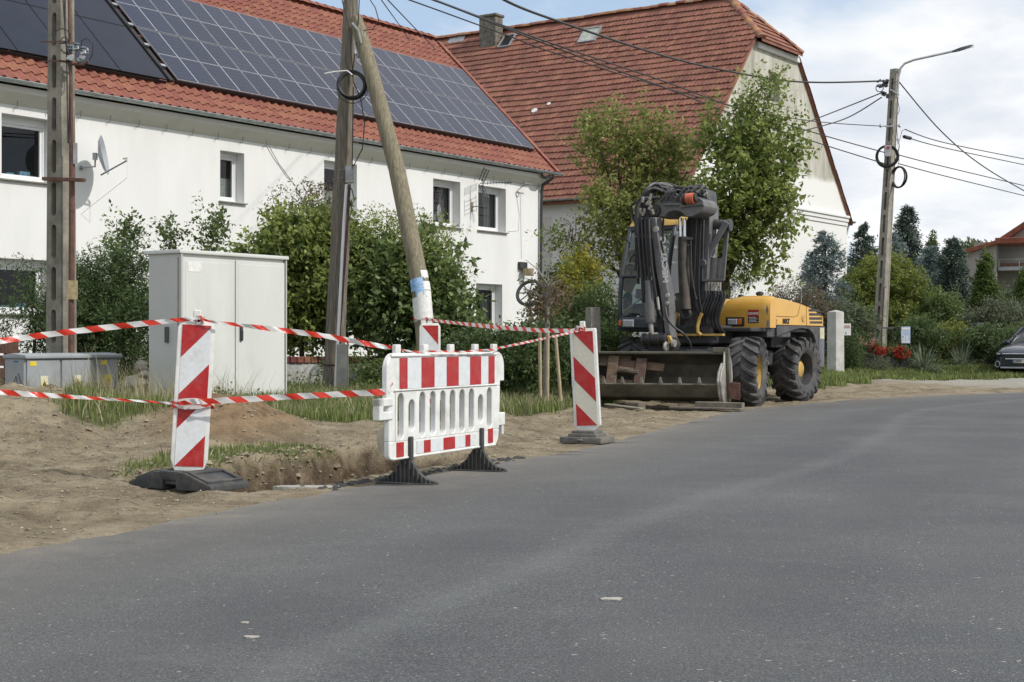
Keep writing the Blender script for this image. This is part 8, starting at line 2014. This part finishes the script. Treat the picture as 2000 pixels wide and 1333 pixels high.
# staked sapling
st0 = gb_(1066, 22.6); sp0 = P(1063, 752, 22.6)
SPT = thing('sapling', 'young staked sapling with reddish sparse crown between the barrier and the right beacon', 'tree', st0)
mb = MB(); mb.tube([Vector(st0), P(1066, 700, 22.6), P(1069, 630, 22.6), P(1070, 560, 22.6)], [.045, .040, .034, .022], 8)
rr = random.Random(3)
for i in range(26):
    a = P(1069 + rr.uniform(-3, 3), rr.uniform(555, 610), 22.6); e = a + Vector((rr.uniform(-.38, .32), rr.uniform(-.25, .25), rr.uniform(.05, .4))); mb.tube([a, a.lerp(e, .5) + Vector((0, 0, .05)), e], [.012, .008, .004], 4)
mb.build('trunk', M['bark_grey'], SPT, smooth=True, fixn=False)
leafy(SPT, 'crown', LM['brown'], [pb3(1068, 580, 22.6, 34, 26)], 60, 10, .3, .06, 5, up=.3)
for k, (x0, x1, yt, Yq) in enumerate(((1054, 1056, 650, 22.4), (1070, 1069, 645, 22.2), (1085, 1097, 655, 22.5))):
    g_ = gb_(x1, Yq); a = Vector(g_); b_ = P(x0, yt, Yq); mb = MB(); mb.tube([a - Vector((0, 0, .05)), b_], .026, 8)
    o = mb.build('tree_stake', M['stake_wood'], smooth=True, origin=tuple(a)); tag(o, ['wooden stake on the left of the staked sapling', 'wooden stake close behind the sapling trunk', 'leaning wooden stake on the right of the sapling'][k], 'stake', 'stakes round the sapling')
# --- the garden on the right
def conifer(name, label, px, py0, py1, Y, wpx, m, seed, whorls=16, drp=.35, per=60, ns=.055, cone=1.0, tw=7, lean=0, cut=0.0):
    top = P(px, py0, Y); base = Vector(gb_(px, Y)); Hh = top.z - base.z; Wd = wpx * Y / F; t = thing(name, label, 'tree', base)
    r = np.random.default_rng(seed); mb = MB(); mb.tube([base, base.lerp(top, .5) + Vector((lean, 0, 0)), top], [.10, .06, .012], 7); mb.build('trunk', M['bark'], t, smooth=True)
    vs = []
    nb = whorls * tw
    for i in range(nb):
        f = (i + r.random()) / nb; f = f ** .85
        z = base.z + Hh * (.04 + .95 * f); rad = Wd * ((1 - f) ** (cone * .8) * 1.15 + .06) * r.uniform(.6, 1.2); a = r.uniform(0, 2 * PI)
        if f > 1 - cut: rad = max(rad, Wd * cut * .8)
        d = np.array([math.cos(a), math.sin(a), 0.0]); n_ = int(per * 2.1 * (.35 + rad / Wd)); tt = r.random(n_) ** .7
        lift = .12 if drp < .3 else 0
        p = np.array([base.x + lean * f, base.y, z]) + d * (tt * rad)[:, None] + np.array([0, 0, 1.]) * (-drp * rad * tt ** 1.6 + lift * rad * tt)[:, None] + r.normal(size=(n_, 3)) * np.array([.085, .085, .06]) * (.5 + .9 * rad / max(Wd, .1))
        ax = unit(d * .8 + r.normal(size=(n_, 3)) * .55 + np.array([0, 0, -.25 if drp > .4 else .12])); nr = unit(r.normal(size=(n_, 3)) * .5 + np.array([0, 0, 1.])); nr = unit(nr - ax * (nr * ax).sum(1, keepdims=True)); L_ = ns * r.uniform(.6, 1.4, n_) * 1.55
        vs.append(leaf_quads(p, ax, nr, L_, L_ * .42))
    np_mesh('foliage', np.concatenate(vs), 4, LM[m], t); return t
conifer('blue_spruce', 'bushy grey-blue spruce in front of the white gable wall', 1612, 452, 640, 50, 52, 'blue', 1, 14, .25, 60, .07, .55, 8, cut=.25)
conifer('blue_spruce', 'pointed blue-green spruce just right of the gable corner', 1688, 435, 640, 57, 62, 'bluegreen', 2, 16, .3, 60, .075, .9, 8)
conifer('blue_spruce', 'small blue spruce low at the foot of the white gable', 1577, 505, 600, 53, 26, 'blue', 9, 9, .2, 44, .06, .7, 6)
conifer('weeping_conifer', 'tall dark weeping conifer right of the lamp pole', 1772, 398, 600, 62, 62, 'bluegreen', 3, 18, .85, 62, .085, .62, 9)
conifer('blue_spruce', 'pale silver-blue spruce beside the lamp pole under the weeping conifer', 1745, 455, 610, 56, 70, 'blue', 4, 13, .3, 64, .075, .7, 8)
conifer('blue_spruce', 'silver-blue spruce between the weeping conifer and the dark spruce', 1818, 480, 610, 57, 55, 'blue', 5, 12, .3, 60, .075, .7, 8)
conifer('norway_spruce', 'dark green spruce in front of the lean-to of the grey house', 1860, 464, 660, 54, 52, 'bluegreen', 6, 17, .4, 62, .07, .62, 9)
def thuja(label, px, py0, Y, wpx, seed, m='thuja'):
    zt = P(px, py0, Y).z; b = Vector(gb_(px, Y)); Hh = zt - b.z; w = wpx * Y / F
    bl_ = [(b.x, Y, b.z + Hh * f, w * k, w * k, Hh * .17) for f, k in ((.15, .95), (.32, 1.0), (.5, .88), (.66, .68), (.80, .44), (.90, .24))]
    return shrub('thuja', label, 'tree', b, bl_, [('foliage', m, 1500, 20, .20, .095, dict(up=1.6, out_=.5, shell=.28, aspect=.5, spread=.07, droop=0, clump=.1))], (M['bark'], 5, .05))
thuja('column thuja in front of the balcony of the grey house', 1925, 504, 52, 33, 1); thuja('thuja cut by the right edge of the picture', 2006, 535, 51, 38, 2); thuja('small pointed thuja behind the silver-blue spruces', 1822, 466, 66, 22, 3)
bl_ = [pb3(1690, 590, 51, 50, 60), pb3(1735, 560, 51.5, 55, 58), pb3(1775, 600, 50.5, 50, 62), pb3(1730, 640, 50, 80, 40)]
shrub('golden_shrub', 'large round golden-green shrub behind the lamp pole', 'bush', gb_(1735, 51), bl_, [('foliage', 'golden', 1700, 20, .34, .10, dict(up=.6, shell=.35, clump=.3)), ('inner_foliage', 'thuja', 400, 16, .4, .12, dict(shell=.8))], (M['bark'], 8, .05))
bl_ = [pb3(1840, 620, 49.5, 36, 38), pb3(1822, 600, 49.5, 16, 16)]
shrub('laurel_shrub', 'upright glossy laurel above the left grey flower pot', 'shrub', gb_(1840, 49.5), bl_, [('foliage', 'shoot', 330, 17, .45, .13, dict(up=1.4, out_=.5, shell=.5, aspect=.3))], (M['bark'], 6, .03))
bl_ = [pb3(1560, 590, 44, 45, 38), pb3(1520, 600, 44, 32, 30), pb3(1605, 605, 44, 28, 38)]
shrub('dry_weeping_shrub', 'brown weeping shrub with bare arching twigs behind the engine hood', 'shrub', gb_(1560, 44), bl_, [('dead_leaves', 'brown', 520, 14, .6, .07, dict(up=-.5, droop=.7, aspect=.35)), ('green_leaves', 'greygreen', 130, 14, .5, .07, dict(up=-.2, droop=.4))], (M['twig_red'], 60, .03))
bl_ = [pb3(1660, 645, 44, 44, 40), pb3(1620, 650, 44, 35, 45)]
shrub('olive_shrub', 'grey-green loose shrub right behind the white gate pillar', 'shrub', gb_(1655, 44), bl_, [('foliage', 'greygreen', 480, 18, .42, .075, dict(up=.6, shell=.5)), ('shade_foliage', 'dark_shrub', 240, 16, .4, .09, dict(shell=.8))], (M['bark'], 6, .03))  # the darker leaf layer sits further inside
bl_ = [pb3(1656, 686, 42, 24, 31)]
shrub('box_ball', 'clipped dark green box ball beside the white gate pillar', 'bush', gb_(1656, 42), bl_, [('foliage', 'dark_shrub', 520, 16, .12, .045, dict(up=.3, shell=.25))])
bl_ = [pb3(1712, 717, 42.5, 27, 11)]
shrub('lavender_clump', 'low silvery lavender clump in front of the black planters', 'plant', gb_(1712, 42.5), bl_, [('foliage', 'greygreen', 240, 14, .16, .05, dict(up=1.0, aspect=.25))])
for k, (px, Yq, h_) in enumerate(((1806, 43, 1.0), (1878, 44.5, .95), (1938, 45.5, .9))):
    blades('yucca', ['yucca with long pale green blades nearest the lamp pole sign', 'middle yucca below the right grey flower pot', 'yucca beside the parked car'][k], 'plant', gb_(px, Yq), 120, h_, .3, LM['yucca'], 20 + k, .022, .6)
bl_sets = ((1800, 660, 45, 40, 32, 'dark_shrub'), (1860, 668, 46, 45, 26, 'golden'), (1895, 640, 50, 32, 26, 'greygreen'), (1960, 625, 49, 40, 32, 'greygreen'), (1985, 600, 53, 40, 35, 'dark_shrub'), (1930, 672, 45, 50, 22, 'dark_shrub'), (1985, 680, 47, 35, 30, 'shoot'), (1775, 690, 48, 22, 14, 'golden'))
lbl_ = ['dark shrub behind the house number sign', 'golden low shrub under the flower pot rail', 'pale shrub below the column thuja', 'grey-green shrub on the right behind the fence rail', 'dark shrub below the balcony of the grey house', 'dark low shrub behind the middle yucca', 'green shrub directly behind the parked car', 'yellow-green clump right of the planters']
for q_, lb in zip(bl_sets, lbl_):
    px, py, Yq, rx, ry, m = q_; shrub('garden_shrub', lb, 'shrub', gb_(px, Yq), [pb3(px, py, Yq, rx, ry), pb3(px - rx * .5, py + ry * .3, Yq, rx * .6, ry * .6)], [('foliage', m, 300, 17, .4, .085, dict(up=.6, shell=.5))])
# ground cover that closes the garden off, hedge beyond, far trees
r = np.random.default_rng(50)
bl_ = [pb3(px, 668 + r.uniform(-6, 4), 54 + r.uniform(-2, 3), 60, 30 + r.uniform(-8, 12)) for px in range(1480, 2120, 45)]
shrub('garden_hedge', 'dense mixed hedge closing the garden behind the conifers', 'hedge', gb_(1800, 54), bl_, [('foliage', 'dark_shrub', 1700, 15, .45, .11, dict(shell=.5)), ('light_foliage', 'thuja', 600, 15, .45, .11, dict(shell=.35))])
def far_tree(px, py, Y, rx, ry, label):
    bl_ = [pb3(px, py, Y, rx, ry), pb3(px - rx * .6, py + ry * .4, Y, rx * .7, ry * .7), pb3(px + rx * .6, py + ry * .4, Y, rx * .7, ry * .7)]
    shrub('far_tree', label, 'tree', gb_(px, Y), bl_, [('crown', 'far', 600, 14, 1.2, .35, dict(shell=.5))], (M['bark'], 8, .25), 'far trees')
far_tree(1880, 530, 130, 34, 45, 'pale far tree crown above the lean-to roof of the grey house'); far_tree(1915, 505, 150, 20, 22, 'distant tree tip peeking over the red lean-to roof'); far_tree(1700, 560, 140, 60, 55, 'distant tree between the gable and the lamp pole'); far_tree(1640, 600, 120, 60, 50, 'distant tree behind the blue spruces'); far_tree(1790, 560, 150, 60, 50, 'distant tree behind the weeping conifer')
# weeds at the foot of walls, cabinets, poles
bl_ = [pb3(470, 800, 19.6, 60, 12, .25), pb3(600, 790, 23, 50, 14, .3), pb3(740, 745, 25.5, 45, 22, .3), pb3(700, 775, 24.4, 60, 10, .3)]
shrub('weeds', 'broad-leaved weeds along the foot of the tall cabinet and the wooden pole', 'weeds', gb_(560, 22), bl_, [('foliage', 'shoot', 260, 12, .2, .07, dict(up=1.0, shell=.6))])['kind'] = 'stuff'
bl_ = [pb3(700, 740, 25.8, 40, 40, .25), pb3(640, 745, 25.9, 25, 30, .2), pb3(560, 765, 25.5, 25, 16, .2)]
shrub('wall_creeper', 'creeper growing over the flaking garden wall', 'climber', gb_(690, 25.7), bl_, [('foliage', 'ivy', 110, 15, .25, .06, dict(up=.4))])
# ------------------------------------------------------------------ dishes, aerials, wall ornaments
def dish(px, py, r_, stand, label, arm=True, facing=(.965, .13, .17)):
    s, z = on_wall(px, py); foot = H1(s, 0, z); c = H1(s, stand, z + .12)
    t = thing('satellite_dish', label, 'satellite dish', foot); fx = Vector(facing).normalized()
    mb = MB(); prof = [(0.001, 0), (r_ * .4, .02 * r_ / .4), (r_ * .75, .07 * r_ / .4), (r_, .125 * r_ / .4), (r_ * 1.015, .12 * r_ / .4), (r_ * .75, .055 * r_ / .4), (0.001, -.015)]
    mb.lathe(prof, c, fx, 28); mb.build('reflector', M['dish_grey'], t, smooth=True)
    mb = MB(); mb.tube([foot - Vector((0, 0, .12)) , H1(s, stand - .12, z - .12), H1(s, stand - .12, z + .18)], .022, 8); mb.box(c - fx * .08, (.10, .08, .16)); mb.box(H1(s, .01, z - .12), (.10, .10, .02), Matrix((D1, Vector((0, 0, 1)), NF)).transposed()); mb.build('wall_bracket', M['galv'], t, bevel=.004, segs=1)
    dn = fx.cross(Vector((0, 0, 1))).cross(fx).normalized(); dn = -dn if dn.z > 0 else dn
    if arm:
        mb = MB(); a = c + dn * r_ * .98 + fx * .03; e = c + fx * r_ * 1.35 + dn * r_ * .45; mb.beam(a - fx * .06, e, .035, .03); mb.build('feed_arm', M['steel_dark'], t)
        mb = MB(); mb.tube([e - fx * .02, e + Vector((0, 0, .06)), e + Vector((0, 0, .06)) - fx * .10], .028, 8); mb.build('feed_horn', M['cream_sheet'], t, smooth=True)
        mb = MB(); mb.tube([e, e - Vector((0, 0, .4)), foot - Vector((0, 0, 1.2))], .006, 4); mb.build('lead', M['print_white'], t)
    return t
M['dish_grey'] = mat('dish_grey', (.33, .35, .39), .5, var=.08, scale=3); M['dish_white'] = M['print_white']
dish(158, 318, .46, .62, 'large grey satellite dish beside the concrete pole on the white wall')
dish(826, 432, .36, .55, 'smaller pale satellite dish below the fourth upper window', arm=False)
# television aerial on its mast
s, z = on_wall(921, 404); TA = thing('tv_aerial', 'grid television aerial on a short mast between the two right upper windows', 'aerial', H1(s, 0, z))
mb = MB(); mb.box(H1(s, .02, z), (.08, .30, .03), Matrix((D1, Vector((0, 0, 1)), NF)).transposed()); mb.build('wall_board', M['stake_wood'], TA)
m0 = H1(s, .45, z); zt = on_wall(926, 362)[1]; mt_ = m0 + Vector((0, 0, zt - z + .15)); mb = MB(); mb.tube([H1(s, .02, z), m0, mt_], .018, 6)
bo = mt_ - Vector((0, 0, .12)); bdir = (D1 * .35 + NF * .9).normalized(); mb.tube([bo - bdir * .1, bo + bdir * .95], .014, 6); mb.build('mast', M['steel_dark'], TA)
mb = MB(); side_ = bdir.cross(Vector((0, 0, 1))).normalized()
for k in range(9): q_ = bo + bdir * (.15 + .095 * k); mb.tube([q_ - side_ * .09, q_ + side_ * .09], .009, 4); mb.tube([q_ - Vector((0, 0, .05)), q_ + Vector((0, 0, .05))], .009, 4)
for sg in (1, -1):
    for x in (-.32, 0, .32): mb.tube([bo + side_ * x + Vector((0, 0, sg * .06)) - bdir * .05, bo + side_ * x + Vector((0, 0, sg * .46)) + bdir * .12], .016, 4)
    for k in range(4): q_ = bo + Vector((0, 0, sg * (.12 + k * .10))) + bdir * (-.02 + k * .04); mb.tube([q_ - side_ * .34, q_ + side_ * .34], .010, 4)
mb.build('element', M['steel_dark'], TA)
mb = MB(); s2_, z2_ = on_wall(1010, 372); a = H1(s2_, .02, z2_); mb.tube([a, a + NF * .15 + Vector((0, 0, .1)), a + NF * .30 + Vector((0, 0, .22)) + D1 * .2], .014, 6); mb.tube([a + NF * .30 + Vector((0, 0, .22)) - D1 * .05, a + NF * .30 + Vector((0, 0, .22)) + D1 * .45], .02, 6); mb.torus(a - Vector((0, 0, .12)), NF, .09, .012, 14, 5)
tag(mb.build('cable_anchor', M['galv'], smooth=True, origin=tuple(a)), 'steel cable anchor arm on the white wall near the far corner', 'bracket')
# hanging flower basket and box on the wall, old wheel on its post
s, z = on_wall(1016, 520); t = thing('wall_basket', 'woven basket hanging from a dark box on the wall beside the far corner', 'basket', H1(s, 0, z)); mb = MB(); mb.obox(H1(s + .15, .0, z - .10), D1 * .42, NF * .12, (0, 0, .24)); mb.build('box', M['arm_black'] if 'arm_black' in M else M['cable'], t, bevel=.01, segs=1)
mb = MB(); mb.lathe([(.13, -.32), (.15, -.30), (.19, -.08), (.17, -.08), (.14, -.28)], H1(s - .12, .26, z), (0, 0, 1), 14, cap=False); mb.build('basket', M['stake_wood'], t, smooth=True)
c = P(1035, 572, 46.5); t = thing('ornamental_wheel', 'dark old cart wheel leaning by the house corner', 'wheel', (c.x, c.y, c.z)); ax_ = Vector((-.35, -.8, .45)); mb = MB(); mb.torus(c, ax_, .42, .055, 28, 8); mb.build('rim', M['arm_black'], t, smooth=True)
mb = MB(); axn = ax_.normalized(); ux = axn.cross(Vector((0, 0, 1))).normalized(); uy = axn.cross(ux)
for k in range(8): a = k * PI / 4; mb.tube([c, c + (ux * math.cos(a) + uy * math.sin(a)) * .4], .02, 5)
mb.lathe([(0, -.06), (.08, -.05), (.08, .05), (0, .06)], c, axn, 12); mb.build('spokes', M['arm_black'], t, smooth=True)
mb = MB(); mb.tube([c, Vector((c.x + .08, c.y, gz(c.x, c.y)))], .05, 6); mb.build('post', M['bark'], t)
# red bin/bench edge at the far left
c = P(2, 700, 22.5); mb = MB(); g_ = gz(c.x, c.y)
t = thing('red_crate', 'dull red slatted crate cut by the left edge behind the low cabinet', 'crate', (c.x - .25, 22.5, g_))
for i in range(4): mb = MB(); mb.obox((c.x - .7, 22.4, g_ + .06 + i * .19), (.82, .0, 0), (0, .03, 0), (0, 0, .16)); mb.build('slat', M['rust'], t, bevel=.006, segs=1)
for x in (c.x - .68, c.x + .06): mb = MB(); mb.obox((x, 22.44, g_), (.06, 0, 0), (0, .5, 0), (0, 0, .82)); mb.build('post', M['rust'], t)
# weathered concrete fence post by the cab, white gate pillar, fence along the garden
def post(px, Yq, pt, w, label, m, cap=0.0, nm='fence_post', rot=0.5):
    g_ = Vector(gb_(px, Yq)); zt = P(px, pt, Yq).z; mb = MB(); h = zt - g_.z; Rz = Matrix.Rotation(rot, 3, 'Z')
    ring_ = lambda z, k: [g_ + Rz @ Vector((a * w * k / 2, b_ * w * k / 2, z)) for a, b_ in ((-1, -1), (1, -1), (1, 1), (-1, 1))]
    v = ring_(-.1, 1.05) + ring_(h - cap, 1.0) + [g_ + Vector((0, 0, h))] if cap else ring_(-.1, 1.05) + ring_(h, .95)
    fs = [(j, (j + 1) % 4, 4 + (j + 1) % 4, 4 + j) for j in range(4)] + ([(4 + j, 4 + (j + 1) % 4, 8) for j in range(4)] if cap else [(4, 5, 6, 7)])
    mb.add(v, fs); o = mb.build(nm, m, bevel=.015, segs=2, origin=tuple(g_)); tag(o, label, 'post'); return o
post(1158, 24.8, 600, .20, 'weathered grey concrete post standing left of the excavator cab', M['concrete'])
post(1632, 40.5, 605, .32, 'whitewashed gate pillar with pointed cap right behind the excavator', M['whitewashed'], .06, 'gate_pillar', .62)
FN = thing('garden_fence', 'low dark metal rail fence along the garden behind the yuccas', 'fence', gb_(1850, 47)); fa, fb_ = P(1660, 640, 44), P(2080, 643, 50)
for z_ in (0.0, -.75):
    mb = MB(); mb.beam(fa + Vector((0, 0, z_)), fb_ + Vector((0, 0, z_)), .05, .05); mb.build('rail', M['steel_dark'], FN)
for i in range(46):
    a = fa.lerp(fb_, i / 45); mb = MB(); mb.tube([a, a - Vector((0, 0, .95))], .03 if i % 9 == 0 else .012, 6); mb.build('post' if i % 9 == 0 else 'bar', M['steel_dark'], FN)
M['pot_grey'] = mat('pot_grey', (.10, .105, .115), .6, var=.1)
for k, (px, py, lb) in enumerate(((1832, 642, 'grey flower pot hanging on the fence rail under the laurel'), (1907, 640, 'grey flower pot hanging on the fence rail under the column thuja'))):
    c = P(px, py, 46.3); mb = MB(); mb.lathe([(.12, -.22), (.15, -.22), (.20, .10), (.23, .10), (.23, .15), (.19, .15), (.14, -.18), (0, -.18)], c, (0, 0, 1), 16, cap=False); tag(mb.build('flower_pot', M['pot_grey'], smooth=True, origin=tuple(c)), lb, 'flower pot', 'pots on the fence rail')
# planters with geraniums
for k, (x0, x1, y0, y1, Yq, lb) in enumerate(((1674, 1732, 694, 714, 43.2, 'left black planter trough with pink and red geraniums at the lamp pole foot'), (1736, 1776, 699, 717, 43.0, 'right black planter trough with bright red geraniums'))):
    a = P(x0, y1, Yq); b_ = P(x1, y0, Yq); g_ = gz(a.x, Yq); t = thing('planter', lb, 'planter', ((a.x + b_.x) / 2, Yq, g_)); mb = MB(); mb.obox((a.x, Yq, g_ - .03), (b_.x - a.x, .0, 0), (.1, .45, 0), (0, 0, b_.z - g_ + .03)); mb.build('trough', M['black_plastic'], t, bevel=.02, segs=1)
    cx_ = (x0 + x1) / 2; hw_ = (x1 - x0) / 2
    leafy(t, 'leaves', LM['dark_shrub'], [pb3(cx_, y0 - 8, Yq, hw_, 12, .25)], 110, 12, .14, .055, 3 + k, up=.8)
    leafy(t, 'red_petals', LM['red'], [pb3(cx_ + (14 if k == 0 else 4), y0 - 8, Yq - .1, hw_ * .7, 9, .25)], 60 if k == 0 else 90, 12, .10, .05, 13 + k, up=.9, spread=.035, aspect=.9)['kind'] = 'stuff'
    if k == 0: leafy(t, 'pink_petals', LM['pink'], [pb3(cx_ - 10, y0 - 24, Yq, hw_ * .8, 18, .25)], 34, 10, .06, .045, 23 + k, up=.9, spread=.035, aspect=.9); t.children[-1]['kind'] = 'stuff'; leafy(t, 'tall_leaves', LM['shoot'], [pb3(cx_ - 10, y0 - 20, Yq, hw_ * .8, 22, .25)], 70, 12, .2, .05, 27, up=1)
# signs
def sign(px0, py0, px1, py1, Yq, m, nm, label, rails=True):
    a, b_ = P(px0, py1, Yq), P(px1, py0, Yq); g_ = gz(a.x, Yq); t = thing(nm, label, 'sign', ((a.x + b_.x) / 2, Yq, a.z)); mb = MB(); mb.obox(a, (b_.x - a.x, 0, 0), (0, .02, 0), (0, 0, b_.z - a.z)); pl = mb.build('board', m, t, bevel=.004, segs=1)
    mb = MB(); mb.obox(((a.x + b_.x) / 2 - .02, Yq + .03, g_), (.04, 0, 0), (0, .03, 0), (0, 0, b_.z - g_)); mb.build('stand', M['steel_dark'], t); return t, a, b_
t, a, b_ = sign(1624, 632, 1662, 655, 41.6, M['print_white'], 'notice_board', 'white notice board with red lettering half hidden by the gate pillar')
text_mesh('notice_lettering', 'WYMIANA', +.145, (a.x - .02 + .07, 41.595, b_.z - .135), (1, 0, 0), (0, 0, 1), mat('print_red', (.42, .08, .06), .6), t, .001, xscale=.68); text_mesh('notice_lettering', 'DU', .10, (a.x + .18, 41.595, a.z + .03), (1, 0, 0), (0, 0, 1), bpy.data.materials['print_red'], t, .001); text_mesh('notice_number', '6', .10, (a.x + .38, 41.595, a.z + .04), (1, 0, 0), (0, 0, 1), M['print_blue'], t, .001)
t, a, b_ = sign(1696, 634, 1704, 650, 46.0, M['red_sheet'], 'gate_sign', 'small red sign with white lettering left of the lamp pole'); text_mesh('sign_lettering', 'ZŁY\nPIES', .075, (a.x + .01, 45.995, a.z + .14), (1, 0, 0), (0, 0, 1), M['print_white'], t, .001, xscale=.62)
mb = MB(); mb.obox((a.x, 45.994, a.z + .01), (b_.x - a.x, 0, 0), (0, .003, 0), (0, 0, .045)); mb.build('white_band', M['print_white'], t)
t, a, b_ = sign(1760, 638, 1778, 671, 43.0, mat('number_blue', (.36, .44, .60), .45, var=.2, scale=6), 'house_number_sign', 'blue and white house number sign reading 26 by the planters'); text_mesh('house_number', '26', .22, (a.x + .04, 42.994, a.z + .10), (1, 0, 0), (0, 0, 1), M['print_white'], t, .001, xscale=.75, bold=.006)
mb = MB(); mb.obox((a.x + .02, 42.993, b_.z - .09), (b_.x - a.x - .04, 0, 0), (0, .003, 0), (0, 0, .06)); mb.obox((a.x + .02, 42.993, a.z + .025), (b_.x - a.x - .04, 0, 0), (0, .003, 0), (0, 0, .05)); mb.build('white_band', M['print_white'], t)
# mortar spots on the asphalt
def spot(px, py, r_, label, sd):
    y_ = CZ * F / (py - 666); c = P(px, py, y_); rr = random.Random(sd); mb = MB(); n_ = 12; ring_ = []
    for k in range(n_): a = 2 * PI * k / n_; q_ = r_ * rr.uniform(.7, 1.2); ring_.append((c.x + math.cos(a) * q_ * 1.4, c.y + math.sin(a) * q_))
    d = float(edge_dist(np.array([c.x]), np.array([c.y]))[0]); zz0 = float(np.interp(-d, offs, zs)) 
    mb.prism([(x, y, zz0 + .001) for x, y in ring_], (0, 0, .005)); tag(mb.build('mortar_spot', M['mortar'], origin=(c.x, c.y, zz0)), label, 'stain')
spot(1195, 1182, .033, 'round pale mortar spot alone on the open asphalt', 1); spot(490, 1258, .019, 'lower of two pale mortar spots on the asphalt at the bottom left', 2); spot(478, 1229, .013, 'upper of two pale mortar spots on the asphalt at the bottom left', 3)
